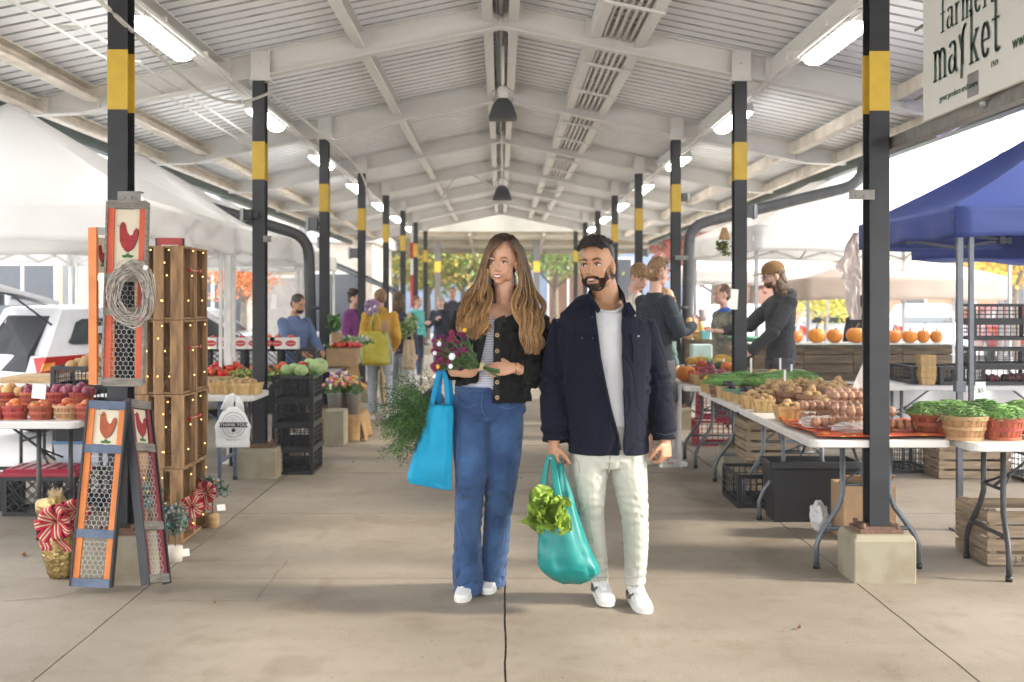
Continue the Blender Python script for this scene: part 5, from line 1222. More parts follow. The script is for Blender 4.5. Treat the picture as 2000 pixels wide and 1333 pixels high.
def flower(h,r,key,n=11):
    b=MB(); f=V((rr(-.4,.1),-1,rr(-.1,.5))).normalized(); s1=f.orthogonal().normalized(); s2=f.cross(s1)
    for ring,(rk,zk) in enumerate(((1,.0),(.7,.35),(.4,.6))):
        for k in range(n-ring*2):
            a=2*pi*k/(n-ring*2)+ring; e=s1*math.cos(a)+s2*math.sin(a); t_=s2*math.cos(a)-s1*math.sin(a); b.add([h+f*zk*r*.3,h+e*r*rk*.6+t_*r*.16+f*r*(.1+zk*.4),h+e*r*rk+f*r*(.05+zk*.7),h+e*r*rk*.6-t_*r*.16+f*r*(.1+zk*.4)],[(0,1,2,3)])
    return b
for i,h in enumerate(heads):
    px,py=pxy(h); key='m'
    if i%9==0: key='p'
    if i%17==5: key='y'
    if px>880 and i%4==0: key='p'
    setlocal(flower(h,rr(.013,.02),key).build('flower',fm_[key]),bq)
for px,py,r in ((883,697,.020),(858,672,.014),(849,690,.012),(880,716,.014)): setlocal(flower(P(px,py,5.52),r,'w',14).build('flower',fm_['w']),bq)
b=MB(); 
for k in range(3): b.tube([tie+V((.006*k+math.sin(a)*.004,math.cos(a)*.020,math.sin(a)*.021)) for a in [2*pi*j/12 for j in range(12)]],.002,5,closed=True,ref=(1,0,0))
setlocal(b.build('rubber_band',mat('cream_band',(.6,.52,.3),.6)),bq)

# ---------- rooster panels by the first left column
sblue=mat('dusty_blue_paint',(.10,.13,.19),.7,var=.2,scale=15,bump=.2); sgrey=mat('grey_brown_paint',(.20,.18,.15),.7,var=.3,scale=12,bump=.2,stretch=(1,1,5)); sor=mat('orange_stain',(.60,.18,.035),.6,var=.15,scale=8,bump=.1); sred=mat('barn_red_paint',(.36,.05,.045),.6,var=.15,scale=8); sred2=mat('dark_red_paint',(.20,.025,.03),.6,var=.15); scor=mat('coral_red_paint',(.55,.09,.035),.6,var=.12)
sblk=mat('black_wood_edge',(.02,.02,.022),.6,var=.2); crm=mat('cream_board',(.62,.56,.42),.7,var=.05,scale=5); wirem=mat('chicken_wire',(.42,.42,.40),.4,metal=.5)
roo=mat('rooster_red_print',(.30,.02,.02),.7,var=.25,scale=25); roob=mat('rooster_brown_print',(.33,.07,.02),.7,var=.25,scale=25); rool=mat('print_line',(.03,.03,.05),.7); grn=mat('print_green',(.05,.14,.03),.7)
ROO=[(-.30,.62),(-.25,.78),(-.16,.84),(-.06,.76),(-.03,.60),(.02,.44),(.12,.32),(.22,.36),(.27,.52),(.36,.62),(.44,.56),(.46,.40),(.42,.22),(.36,.04),(.28,-.14),(.14,-.26),(.04,-.30),(-.08,-.24),(-.20,-.08),(-.28,.12),(-.29,.36)]
def rpanel(lab,bot,top,w,yaw,st,st2,rail,rpic,segs,rooster_m,edge=sblk,name='decorative_panel'):
    """bot/top: centre points of the ends"""
    bot=V(bot);top=V(top); H=(top-bot).length; t=thing(name,lab,'wall decoration',bot)
    u=(top-bot).normalized(); x=V((math.cos(yaw),math.sin(yaw),0)); x=(x-u*x.dot(u)).normalized(); n=u.cross(x).normalized()  # n points away from viewer
    if n.y<0: pass
    M=Matrix((x,-n if False else n,u)).transposed().to_4x4(); M.translation=bot
    def pt(mb,nm,m,**k): mb.T=None; o=mb.build(nm,m,**k); o.matrix_world=M; o.parent=t; o.matrix_parent_inverse=Matrix.Translation(bot).inverted(); return o
    D=.022; sw=w*.17
    for s in (-1,1):
        b=MB(); 
        for i,(z0,z1,_) in enumerate(segs): 
            bb=MB(); bb.box((s*(w/2-sw/2),0,H*(z0+z1)/2),(sw,D,H*(z1-z0))); pt(bb,'stile',st if i%2==0 or not st2 else st2)
    for z in rail[0]:
        b=MB(); b.box((0,-.004,H*z),(w*1.0,D+.008,H*.045)); pt(b,'rail',rail[1])
    for s in (-1,1): b=MB(); b.box((s*(w/2+.004),.004,H/2),(.010,D+.03,H)); pt(b,'edge_board',edge)
    z0,z1=rpic; b=MB(); b.box((0,.004,H*(z0+z1)/2),(w-2*sw,.006,H*(z1-z0)-.02)); pic=pt(b,'picture_board',crm)
    pw=(w-2*sw); ph=H*(z1-z0); cz=H*(z0+z1)/2; sc=min(pw*1.02,ph*.58)
    b=MB(); b.slab([(px*sc,-.0005,cz+(pz-.18)*sc*1.05) for px,pz in ROO],(0,-.0015,0)); 
    r=pt(b,'rooster_print',rooster_m)
    b=MB(); q=[(px*sc,-.0035,cz+(pz-.18)*sc*1.05) for px,pz in ROO]
    b.tube([V(p) for p in q[10:16]],.0016,4)
    for dx in (-.02,.05): b.bar((dx*sc+.03*sc,-.003,cz-.45*sc),(dx*sc+.03*sc,-.003,cz-.62*sc),.0025,.0015)
    b.bar((-.36*sc,-.003,cz+.56*sc),(-.30*sc,-.003,cz+.52*sc),.006,.002); b.ell((-.19*sc,-.003,cz+.52*sc),(.004,.001,.004),6,4)
    pt(b,'print_outline',rool)
    b=MB(); b.poly([(( .05+.24*math.cos(a))*sc,-.002,cz+(-.66+.07*math.sin(a)*(1+.3*math.sin(5*a)))*sc) for a in [2*pi*k/16 for k in range(16)]]); pt(b,'print_grass',grn)
    # hexagonal wire in the openings
    b=MB(); hx=.0155
    for (a,c) in [(p,q) for p,q,wf in segs if wf]:
        za,zc=H*a+.012,H*c-.012; rows=int((zc-za)/(hx*1.5))+1
        for r_ in range(rows):
            z=za+r_*hx*1.5; k=-6
            while k<7:
                cx=(k+(.5 if r_%2 else 0))*hx*1.732
                if abs(cx)<w/2-sw+.004:
                    for (p,q) in (((0,1),(.866,.5)),((0,1),(-.866,.5)),((.866,.5),(.866,-.5))):
                        A=V((cx+p[0]*hx,-.008,z+p[1]*hx));B_=V((cx+q[0]*hx,-.008,z+q[1]*hx))
                        if abs(A.x)<w/2-sw+.006 and abs(B_.x)<w/2-sw+.006 and A.z<zc and B_.z<zc: b.bar(A,B_,.0016,.0016)
                k+=1
    if b.v: pt(b,'wire_mesh',wirem)
    return t
rpanel('tall orange-framed chicken-wire panel with a rooster picture, leaning in front of the pedestal',P(178,1146,6.02),P(212,783,6.16),.195,0,sor,None,([.02,.28,.735,.975],sblue),(.75,.96),[(.04,.26,1),(.30,.72,1),(.75,.96,0)],roob)
rpanel('dark-red chicken-wire panel with a rooster picture, turned sideways against the column',P(307,1142,6.05),P(269,783,6.30),.165,R(71),sred2,None,([.03,.31,.735,.975],sgrey),(.75,.96),[(.05,.29,1),(.33,.72,1),(.75,.96,0)],roo)
rpanel('tall red and coral rooster panel hung high on the first left column',P(240,752,6.08),P(250,395,6.10),.195,R(2),scor,sred,([.015,.40,.585+.0,.985],sgrey),(.62,.97),[(.03,.385,1),(.415,.57,1),(.60,.97,0)],roo,edge=sgrey)
rpanel('narrow orange panel hanging edge-on at the left side of the first column',P(200,750,6.16),P(199,446,6.16),.12,R(68),sor,sred2,([.02,.35,.98],wirem),(.7,.95),[(.03,.33,1),(.37,.66,1),(.7,.96,0)],roo,edge=sor)
rpanel('dark red panel hanging behind the brown crate tower',P(332,760,8.02),P(332,466,8.02),.17,R(8),sred,None,([.02,.5,.98],sred),(.6,.95),[(.03,.48,1),(.52,.97,0)],roo)
# twig wreath
b=MB(); random.seed(4); wc=P(257,575,5.98)
for k in range(95):
    a0=rr(0,6.28); r0=rr(-.042,.04)*.9; ln=rr(1.2,3.2); y0=rr(-.02,.02); w1=rr(.5,1.5)
    pts=[]
    for i in range(10):
        a=a0+ln*i/9; r=1+0*i; dr=r0+.012*math.sin(a*3+w1*4); pts.append(wc+V(((.092+dr)*math.cos(a),y0+.012*math.cos(a*4+w1*5),(.136+dr)*math.sin(a))))
    b.tube(pts,[.0026]*9+[.001],5)
b.build('twig_wreath',mat('whitewashed_twigs',(.42,.38,.33),.85,var=.35,scale=30,bump=.3),label='oval wreath of pale twigs hanging on the red rooster panel',cat='wreath')
b=MB(); b.box(P(284,523,5.93),(.022,.002,.022),Matrix.Rotation(.3,3,'Y')); b.build('price_tag',paper,label='little white price tag tied to the twig wreath',cat='tag')
# ---------- brown crate tower, crates standing on end
def endcrate(x0,y0,z,k,lab,w=.30,d=.295,h=.455):
    t=thing('wooden_crate',lab,'crate',(x0,y0,z),0,'brown crates stacked on end'); q=.012
    for sy,nm in ((0,'side_slats'),(1,'side_slats')):
        yy=q/2 if sy==0 else d-q/2; b=MB()
        for i,(a,c) in enumerate(((.0,.082),(.118,.182),(.222,.30))): b.bb(a,c,yy-q/2,yy+q/2,.0,h)
        flip(b.build(nm,woodD,bev=.002),t)
    b=MB()
    for i in range(3): b.bb(0,q,q+.002+i*.092,q+.082+i*.092,0,h)
    flip(b.build('back_slats',woodD),t)
    for z0 in (.001,h-q-.001): b=MB(); b.bb(q+.001,w-.004,q+.001,d-q-.001,z0,z0+q); flip(b.build('end_board',woodD),t)
    b=MB(); b.bb(q,.04,q+.001,.03,q,h-q); b.bb(w-.03,w-.002,q+.001,.028,q,h-q); b.bb(w-.03,w-.002,d-.028,d-q-.001,q,h-q); flip(b.build('corner_post',woodD),t)
for L_ in range(4):
    for c_ in range(2):
        endcrate(-2.25+rr(-.006,.006),7.23+.30*c_+.0,L_*.458,0,'brown wooden crate standing on end, %s level, %s of its pair'%(('bottom','second','third','top')[L_],('nearer' if c_==0 else 'farther')))
lamp=mat('warm_fairy_bulb',(1,.55,.16),.4,var=0,emit=.95); wirg=mat('thin_wire',(.12,.10,.06),.5)
sl_=thing('string_lights','warm fairy lights on a thin wire draped down through the brown crates','string lights',(-2.1,7.4,0))
b=MB(); bl=MB(); random.seed(3); prev=None
for col_ in range(5):
    x,y=((-2.16,7.205),(-2.05,7.205),(-1.93,7.36),(-1.93,7.66),(-2.08,7.21))[col_]
    pts=[]
    for i in range(46): z=.1+1.74*i/45; pts.append(V((x+.02*math.sin(i*1.3+col_)+rr(-.006,.006),y+.012*math.cos(i*1.1),z)))
    b.tube(pts,.0007,4)
    for i in range(0,46,4 if col_<4 else 6): bl.ell(pts[i]+V((rr(-.01,.01),-.008,0)),.0055,6,4)
setlocal(b.build('wire',wirg),sl_); setlocal(bl.build('bulbs',lamp),sl_)
# garland bits inside the crates (dried flowers)
leafcloud((-2.08,7.50,.95),(.09,.2,.85),900,.02,leafm,'dried_garland',cols=[(.25,.2,.08),(.4,.3,.1),(.08,.1,.04),(.3,.04,.03),(.45,.42,.35)],label='dried leaf and berry garland threaded through the brown crates',cat='garland')
for k,(y,z) in enumerate(((7.27,1.68),(7.27,1.20),(7.27,.76))):
    b=MB(); b.tube([(-1.925,y,z),(-1.925,y+.26,z)],.006,8); b.mi=1; b.tube([(-1.925,y,z),(-1.925,y+.05,z)],.012,8); b.tube([(-1.925,y+.21,z),(-1.925,y+.27,z)],.012,8)
    b.build('rolling_pin_hanger',[woodL,mat('red_handle',(.45,.02,.02),.4)],label='small red-ended wooden bar across the %s open crate'%('top','second','third')[k],cat='ornament')
# ---------- striped bows, gold pot, tiny trees
rib=mat('red_cream_ribbon',(.40,.01,.03),.7,var=.1); n_=rib.node_tree.nodes
at=n_.new('ShaderNodeAttribute'); at.attribute_name='c'; rib.node_tree.links.new(at.outputs['Color'],n_['Principled BSDF'].inputs['Base Color'])
def bow(c,s,lab,par=None,tails=2):
    b=MB(); b.sm=True; c=V(c)
    def strip_(pts,side,w):
        k=len(pts)
        for si,(a,e,colr) in enumerate(((-1,-.45,(.40,.01,.035,1)),(-.45,-.15,(.55,.42,.26,1)),(-.15,.15,(.40,.01,.035,1)),(.15,.45,(.55,.42,.26,1)),(.45,1,(.40,.01,.035,1)))):
            b.col=colr; vs=[]
            for i,p in enumerate(pts): sdd=side[i]; vs+=[p+sdd*w*a*.5,p+sdd*w*e*.5]
            b.add(vs,[(2*i,2*i+1,2*i+3,2*i+2) for i in range(k-1)])
    for k in range(8):
        a=k*.785+.3; d=V((math.cos(a),-.35,math.sin(a)*.8)).normalized(); up=V((rr(-.3,.3),-1,rr(-.3,.3))).normalized(); L_=s*rr(.8,1.1); sd=d.cross(up).normalized(); pts=[c+d*L_*math.sin(pi*t/14)**.8*1.0+up*L_*.45*math.sin(2*pi*t/14)*-.8 for t in range(15)]
        strip_(pts,[sd]*15,s*.55)
    for k in range(tails): d=V((rr(-.5,.5),-.1,-1)).normalized(); strip_([c+d*s*1.6*t/8+V((.02*math.sin(t),0,0)) for t in range(9)],[V((1,0,0))]*9,s*.5)
    return b.build('ribbon_bow',rib,solid=.001,label=lab,cat='bow')
goldm=mat('gold_foil',(.42,.30,.12),.3,metal=.75,var=.25,scale=12,bump=.9,bscale=35); random.seed(6)
gp=thing('gold_wrapped_pot','pot wrapped in crinkled gold cloth on the floor left of the leaning panels','pot',(wx(120,6.35),6.35,0))
b=MB(); 
b.ell((0,0,.0),(.001,.001,.001),3,2); b=MB(); b.sm=True
b.rings([[V(((r+.006*math.sin(j*1.9)+.004*math.sin(j*5.3))*math.cos(2*pi*j/36),(r+.006*math.sin(j*1.9))*math.sin(2*pi*j/36)*.8,z)) for j in range(36)] for r,z in ((.055,0),(.075,.03),(.098,.12),(.115,.19),(.105,.25),(.07,.30))]); flip(b.build('wrapping',goldm),gp)
b=MB(); b.tube([(-.11,-.02,.37),(.02,-.02,.40)],[.055,.05],16); flip(b.build('foil_roll',goldm),gp)
b=MB()
for k in range(160): a=rr(0,6.3); d=V((rr(-.5,.5),rr(-.5,.5),1)).normalized(); b.tube([(-.03,0,.38),V((-.03,0,.38))+d*rr(.05,.11)],.0012,3)
flip(b.build('dried_sprig',mat('straw',(.5,.38,.2),.8)),gp)
bow(P(110,1018,6.2),.105,'large red and cream striped bow on the gold pot'); bow(P(150,1000,6.3),.09,'striped bow lying right of the large one on the gold pot')
bow(P(375,990,7.15),.085,'striped bow in front of the bottom brown crate',tails=3); bow(P(402,960,7.5),.075,'striped bow at the far corner of the bottom brown crate',tails=3)
cart=mat('beige_gift_bag',(.52,.42,.30),.8); 
def minitree(px,py_pot,Y,hpot,rp,r,hh,lab,potm):
    z0=0; p=V((wx(px,Y),Y,0)); t=thing('tabletop_tree',lab,'potted tree',p); b=MB(); b.lathe([(rp,0),(rp,hpot)],n=16); flip(b.build('pot',potm),t); b=MB(); b.tube([(0,0,hpot),(0,0,hh)],.004,6); flip(b.build('trunk',mat('bark_mini',(.12,.08,.05),.9)),t)
    o=leafcloud((0,0,hh),(r,r,r*.85),900,.028,leafm,'crown',cols=[(.05,.09,.06),(.09,.13,.10),(.16,.2,.17),(.30,.33,.30)]); flip(o,t)
    for k in range(9): 
        a=rr(0,6.3); b=MB(); b.ell((r*.8*math.cos(a),r*.8*math.sin(a)-.01,hh+rr(-.5,.6)*r),.010,8,6); flip(b.build('bauble',[mat('teal_bauble',(.02,.2,.22),.25),mat('red_bauble',(.5,.02,.02),.25),mat('gold_bauble',(.5,.35,.1),.25)][k%3]),t)
birch=mat('birch_pot',(.62,.56,.48),.8,var=.12,scale=12); 
minitree(342,1100,6.75,.085,.043,.095,.24,'tiny frosted tree in a white birch pot at the foot of the brown crates',birch)
minitree(415,1030,7.75,.09,.045,.09,.27,'tiny decorated tree in a tan pot behind the crate tower',woodL)
minitree(283,1060,7.0,.16,.045,.10,.33,'frosted little tree half hidden behind the sideways red panel',birch)
for px,py,lab in ((360,1090,'small white card leaning on the birch pot'),(432,1000,'small printed card by the tan pot')):
    b=MB(); Y=CH*F/(py-HY); b.box((wx(px,Y),Y,.03),(.06,.002,.045),Matrix.Rotation(.5,3,'Z')@Matrix.Rotation(-.5,3,'X')); b.build('card',paper,label=lab,cat='card')
# ---------- tomato stall under the first canopy
table(-4.5,-2.60,7.25,7.98,.745,'white folding table of tomato baskets at the far left',lm=tlegd,straight=True)
random.seed(21)
for i,px in enumerate((-12,30,82,131,172)):
    x=wx(px,7.42); put(BK_red if i!=3 else BK_tan,'bushel_basket','red-stained basket of tomatoes, %s from the left edge of the picture'%ORD[i] if i!=3 else 'plain tan basket of tomatoes between two red-stained ones','basket',(x,7.42,.746),rr(0,6),'tomato baskets on the far left table',.62 if i!=3 else .57)
    heap(P_tomo,'tomato','orange-red tomato heaped in the %s basket of the left table'%ORD[i],'tomato','tomatoes in the %s left basket'%ORD[i],(x,7.42,.80),.085,.08,.04,2,.058,sc=.9)
for i,px in enumerate((15,62,112,158)):
    x=wx(px,7.75); put(BK_red,'bushel_basket','basket of onions behind the tomato baskets, %s from the left'%ORD[i],'basket',(x,7.75,.80),rr(0,6),'onion baskets on the far left table',.64)
    heap((P_ony,P_on,P_on,P_on)[i],'onion',('tan onion' if i<1 else 'red onion')+' piled in the %s onion basket'%ORD[i],'onion','onions in the %s onion basket'%ORD[i],(x,7.75,.865),.10,.09,.05,2,.065,sc=.95)
b=MB(); b.bb(-4.4,-2.7,7.62,7.9,.746,.798); b.build('display_board',woodL,label='low pale board raising the onion baskets',cat='board')
b=MB(); b.box(P(76,765,7.3),(.085,.003,.09),Matrix.Rotation(.1,3,'Y')); b.build('price_card',paper,label='blank white price card standing among the tomato baskets',cat='card')
table(-4.6,-2.55,8.25,8.95,.745,'second folding table behind the onions at the far left',lm=tlegd,straight=True)
put(CR_low,'plastic_crate','black crate of tan squash on the table near the white car','crate',(wx(196,8.4),8.45,.87)); put(CR_low,'plastic_crate','lower black crate under the crate of squash','crate',(wx(194,8.4),8.46,.746))
heap(P_pot,'potato','large tan potato heaped in the black crate near the white car','potato','potatoes in the crate by the car',(wx(192,8.4),8.42,.99),.24,.15,.09,3,.095,sc=1.5)
put(CR_x,'plastic_crate','black lattice crate with a red lid on the floor under the tomato table','crate',(wx(93,8.3),8.30,0)); 
b=MB(); x=wx(93,8.3); b.rings([[V((x+sx*.265*k,8.3+sy*.18*k,z)) for sx,sy in ((-1,-1),(1,-1),(1,1),(-1,1))] for k,z in ((1,.272),(1,.295),(.97,.30),(.9,.325),(.88,.325))]); 
for k in range(6): b.bb(x-.2+.08*k,x-.19+.08*k,8.16,8.44,.325,.332)
b.build('crate_lid',redp,bev=.004,label='dark red plastic lid on the lattice crate under the tomato table',cat='lid')
put(CR_x,'plastic_crate','black crate at the very left edge under the tomato table','crate',(wx(-45,8.5),8.5,0)); put(CR_x,'plastic_crate','dark crate under the clear tote beneath the tomato table','crate',(wx(165,8.8),8.8,0),0)
t=thing('storage_tote','clear storage tote with a blue lid under the tomato table','storage box',(wx(165,8.7),8.75,.272)); b=MB(); b.box((0,0,.085),(.40,.28,.17),taper=.9); flip(b.build('tub',mat('frosted_plastic',(.5,.55,.6),.3),bev=.01),t); b=MB(); b.box((0,0,.18),(.42,.30,.02)); flip(b.build('lid',mat('blue_lid',(.10,.22,.42),.4),bev=.004),t)
b=MB(); b.box((wx(160,8.7),8.75,.53),(.34,.26,.16)); b.build('black_box',blk,bev=.01,label='plain black box on top of the clear tote',cat='box')
# ---------- potato table with the thank-you bag
table(-3.2,-1.93,9.2,9.85,.745,'low white table of potato punnets beside the second left column',lm=mat('blue_grey_leg',(.10,.13,.19),.4),straight=True)
random.seed(22)
for i,(px,Y) in enumerate(((452,9.35),(474,9.33),(494,9.36),(462,9.6),(484,9.62),(425,9.4))):
    p=V((wx(px,Y),Y,.747)); put(PU,'punnet','thin wood punnet of potatoes, %s on the table beside the thank-you bag'%ORD[i],'punnet',p,rr(-.2,.2),'potato punnets beside the second left column'); heap(P_pot,'potato','small yellow potato in the %s punnet beside the thank-you bag'%ORD[i],'potato','potatoes in the %s left punnet'%ORD[i],p+V((0,0,.07)),.06,.06,.03,2,.05,sc=.72)
heap(P_on,'onion','pinkish onion loose on the table behind the brown crates','onion','loose pinkish onions',(wx(415,9.6),9.55,.75),.10,.1,.05,2,.075)
def plasticbag(c,w,h,d,lab,m=whitep,handles=True,seed=0):
    c=V(c); b=MB(); b.sm=True; rs=[]
    for k in range(17):
        t_=k/16; ww=w/2*(.35+.65*min(1,t_*2.2)**.7) if t_<.5 else w/2*(1-.1*(t_-.5)); dd=d*(.25+.75*math.sin(pi*min(.9,t_+.1))); r=[]
        for j in range(26):
            a=2*pi*j/26; p=V((math.cos(a)*ww,math.sin(a)*dd,-h*t_)); f=noise.noise(p*22+V((seed,0,0)))*.010+noise.noise(V((p.x*60,p.y*60,p.z*12+seed)))*.005; p+=V((math.cos(a),math.sin(a),0))*f; r.append(c+p)
        rs.append(r)
    b.rings(rs,True)
    return b
t=thing('plastic_bag','white plastic bag printed THANK YOU hanging off the potato table','bag',P(457,872,9.0))
b=plasticbag(P(455,795,9.02),.27,.31,.04,'',seed=3)
p0=P(455,795,9.02); b.tube([p0+V((-.05,0,-.03)),p0+V((-.02,0,.07)),p0+V((.01,0,.10))],[(.05,.02),(.035,.012),(.012,.006)],12); b.tube([p0+V((.05,0,-.03)),p0+V((.05,0,.03)),p0+V((.03,0,.085))],[(.04,.02),(.03,.012),(.012,.006)],12)
setlocal(b.build('bag_body',whitep),t)
ink=mat('black_ink',(.02,.02,.022),.6,var=0); c=P(456,830,8.955)
b=MB()
for r0,r1 in ((.088,.091),(.066,.068)):
    n=40; b.add([c+V((r*math.cos(2*pi*j/n),0,r*math.sin(2*pi*j/n)*1.05)) for r in (r0,r1) for j in range(n)],[(j,(j+1)%n,n+(j+1)%n,n+j) for j in range(n)])
b.slab([c+V(q) for q in ((-.11,-.002,.018),(-.10,-.002,.0),(-.11,-.002,-.02),(.11,-.002,-.02),(.10,-.002,.0),(.11,-.002,.018))],(0,-.001,0))
for dx in (-.016,0,.016): b.bar(c+V((dx*.5,-.001,.03)),c+V((dx*1.4,-.001,.062)),.003,.001)
b.ell(c+V((0,0,-.042)),(.016,.002,.016),12,6); setlocal(b.build('printed_badge',ink),t)
facing(text_mesh('THANK YOU',.034,whitep),'printed_words',c+V((0,-.0045,-.001)),(1,0,0),(0,0,1),t)
facing(text_mesh('Thank You Thank You',.012,ink),'printed_words',c+V((0,0,-.115)),(1,0,0),(0,0,1),t)
# ---------- tomato and pepper stand with lattice crates and tomato boxes
table(-4.6,-2.15,10.55,11.2,.745,'white table under the heap of red tomatoes on the left',lm=tlegd,straight=True); table(-4.6,-2.15,11.3,12.0,.745,'table behind it carrying the lattice crates on the left',lm=tlegd,straight=True)
for i in range(6):
    put(CR_x,'plastic_crate','black lattice crate in the row under the boxed tomatoes, %s from the left'%ORD[i],'crate',(wx(402+36*i,11.4),11.5,.82),0,'black lattice crates under boxed tomatoes',.36/.5)
boxw=mat('white_carton',(.68,.66,.63),.7,var=.04); redo=mat('red_oval_print',(.45,.02,.02),.6,var=.05)
random.seed(23)
for i,px in enumerate((415,440,472,498,525,543,570)):
    Y=11.42; x=wx(px,Y); zz=1.02; t=thing('carton','white carton with a red oval label full of tomatoes, %s from the left'%ORD[i],'box',(x,Y,zz),0,'cartons of tomatoes with red ovals')
    b=MB(); w=.135;h=.11;d=.12
    for (a0,a1,b0,b1) in ((-w/2,w/2,-d/2,-d/2+.004),(-w/2,w/2,d/2-.004,d/2),(-w/2,-w/2+.004,-d/2+.004,d/2-.004),(w/2-.004,w/2,-d/2+.004,d/2-.004)): b.bb(a0,a1,b0,b1,0,h)
    b.bb(-w/2+.004,w/2-.004,-d/2+.004,d/2-.004,0,.004); flip(b.build('carton_body',boxw),t)
    b=MB(); n=22; b.slab([(.052*math.cos(2*pi*j/n),-d/2-.0005,h*.5+.030*math.sin(2*pi*j/n)) for j in range(n)],(0,-.0012,0)); ov=b.build('oval_label',redo); flip(ov,t)
    o=facing(text_mesh('Tomatoes',.020,whitep),'label_words',(x,Y-d/2-.0025,zz+h*.5),(1,0,.05),(0,0,1)); o.parent=ov; o.matrix_parent_inverse=(Matrix.Translation(t.location)).inverted()
    heap(P_tom,'tomato','red tomato in the %s oval-label carton'%ORD[i],'tomato','tomatoes in the %s carton'%ORD[i],(x,Y,zz+.07),.05,.045,.03,2,.055,sc=.85)
for i,(px,w_) in enumerate(((420,.19),(458,.19),(500,.18),(550,.20),(588,.16))):
    Y=10.8; heap(P_tom,'tomato','bright red tomato in the long heap below the lattice crates, %s cluster from the left'%ORD[i],'tomato','tomatoes in the %s cluster of the long heap'%ORD[i],(wx(px,Y),Y+.05,.80),w_*.62,.17,.10,3,.07,sc=1.05)
b=MB(); b.bb(-4.5,-2.16,10.58,11.18,.746,.80); b.build('display_board',woodL,label='pale board raising the long heap of red tomatoes',cat='board')
leafcloud((wx(500,10.3),10.35,.84),(.34,.14,.045),900,.05,leafm,'leafy_greens',cols=[(.2,.3,.08),(.32,.42,.14),(.1,.2,.05),(.5,.4,.12)],label='loose leafy greens and peppers laid in front of the red tomatoes',cat='greens',kind='stuff')
heap(P_gsq,'squash','green and yellow squash laid in front of the tomato heap','squash','squash before the tomato heap',(wx(560,10.3),10.35,.80),.28,.12,.03,1,.11,sc=.6)
# stack of black vented crates by the second column
for L_ in range(4):
    put(CR_blk,'plastic_crate','black vented crate in the near stack by the second left column, %s'%('at the bottom','second from the floor','third from the floor','on top')[L_],'crate',(wx(569,10.0)+0,10.32,L_*.21),R(90)+rr(-.02,.02),'black crates stacked by the second left column',.88)
    put(CR_blk,'plastic_crate','black vented crate in the stack behind the near one, %s'%('at the bottom','second from the floor','third from the floor','on top')[L_],'crate',(wx(580,10.75),10.88,L_*.20),R(90)+rr(-.02,.02),'black crates stacked by the second left column',.80)
random.seed(24)
for i,(px,py,Y,s_) in enumerate(((618,722,10.35,.55),(606,724,10.9,.5),(590,728,10.2,.42),(575,720,10.5,.4),(558,726,10.3,.4),(622,714,10.7,.55))):
    inst(P_cab,'cabbage',(wx(px,Y)-.0,Y,.835),(rr(-.3,.3),rr(-.3,.3),rr(0,6)),s_*1.35,'pale green cabbage on the black crate stack, %s from the right'%('second','rightmost','third','fifth','sixth','fourth')[i] ,'cabbage','cabbages on the black crates')
# ---------- flower stall farther along
burl=mat('burlap',(.36,.22,.10),.9,var=.15,scale=30,bump=.5,bscale=160); random.seed(25)
def drape(x0,x1,y0,y1,z,lab,m,drop,name='tablecloth'):
    b=MB(); b.sm=True; n=30
    def f(u,v):
        # over the top then down the aisle side
        L1=(x1-x0); tot=L1+drop; s_=v*tot; y=y0+(y1-y0)*u
        if s_<L1: return V((x0+s_,y,z+.004))
        d=s_-L1; w=.03*math.sin(u*23)+.02*math.sin(u*9+2); return V((x1+.01+ (w+.02)*min(1,d/.2)+.10*max(0,d-drop*.6)*(1+math.sin(u*7)),y,max(.012,z-d)))
    b.grid(f,n,24); return b.build(name,m,solid=.003,label=lab,cat='cloth')
table(-2.75,-1.78,13.35,14.3,.72,'table under brown burlap at the flower stall',lm=tlegd,straight=True); drape(-2.7,-1.74,13.3,14.35,.73,'brown burlap cloth draped over the flower stall table to the floor',burl,.75)
b=MB(); b.bb(-1.80,-1.60,12.0,12.35,0,.36); b.build('concrete_block',conc_m,bev=.01,label='pale block standing on the floor before the flower stall',cat='block')
drape(-1.95,-1.50,14.5,15.6,.72,'pale burlap sheet hanging to the floor beyond the concrete block',mat('burlap_pale',(.50,.36,.20),.9,var=.12,bump=.4,bscale=120),.6)
fcols=[(.75,.72,.6),(.75,.5,.1),(.8,.2,.05),(.6,.08,.2),(.7,.65,.2),(.3,.1,.35),(.8,.35,.3)]
def bucket(px,Y,z,k,lab):
    t=thing('flower_bucket',lab,'bucket of flowers',(wx(px,Y),Y,z),0,'buckets of cut flowers'); b=MB(); b.lathe([(.06,0),(.085,.22),(.09,.225)],n=16); flip(b.build('bucket',galv),t)
    o=leafcloud((0,0,.28),(.12,.12,.09),200,.05,leafm,'leaves',cols=[(.08,.16,.05),(.14,.22,.08)]); flip(o,t)
    b=MB()
    for q in range(34): a=rr(0,6.3);r=.13*math.sqrt(random.random()); b.col=tuple(random.choice(fcols))+(1,); b.ell((r*math.cos(a),r*math.sin(a),.29+.10*(1-(r/.13)**2)+rr(-.02,.02)),rr(.011,.022),7,5)
    flip(b.build('blooms',leafm),t)
for i,(px,Y,z) in enumerate(((654,12.55,.27),(672,12.75,.27),(690,12.6,.27),(680,13.0,.27),(660,13.05,.30))): bucket(px,Y,z,i,'galvanised bucket of mixed cut flowers, %s at the flower stall'%ORD[i])
b=MB(); b.bb(-1.92,-1.50,12.42,13.2,.23,.265)
for y in (12.45,13.1):
    for x in (-1.89,-1.53): b.bb(x-.02,x+.02,y,y+.04,0,.23)
b.build('low_bench',woodL,label='low bench holding the flower buckets behind the black crates',cat='bench')
drape(-1.93,-1.49,12.40,13.22,.267,'burlap sheet over the bench of flower buckets, spilling onto the aisle floor',burl,.30)
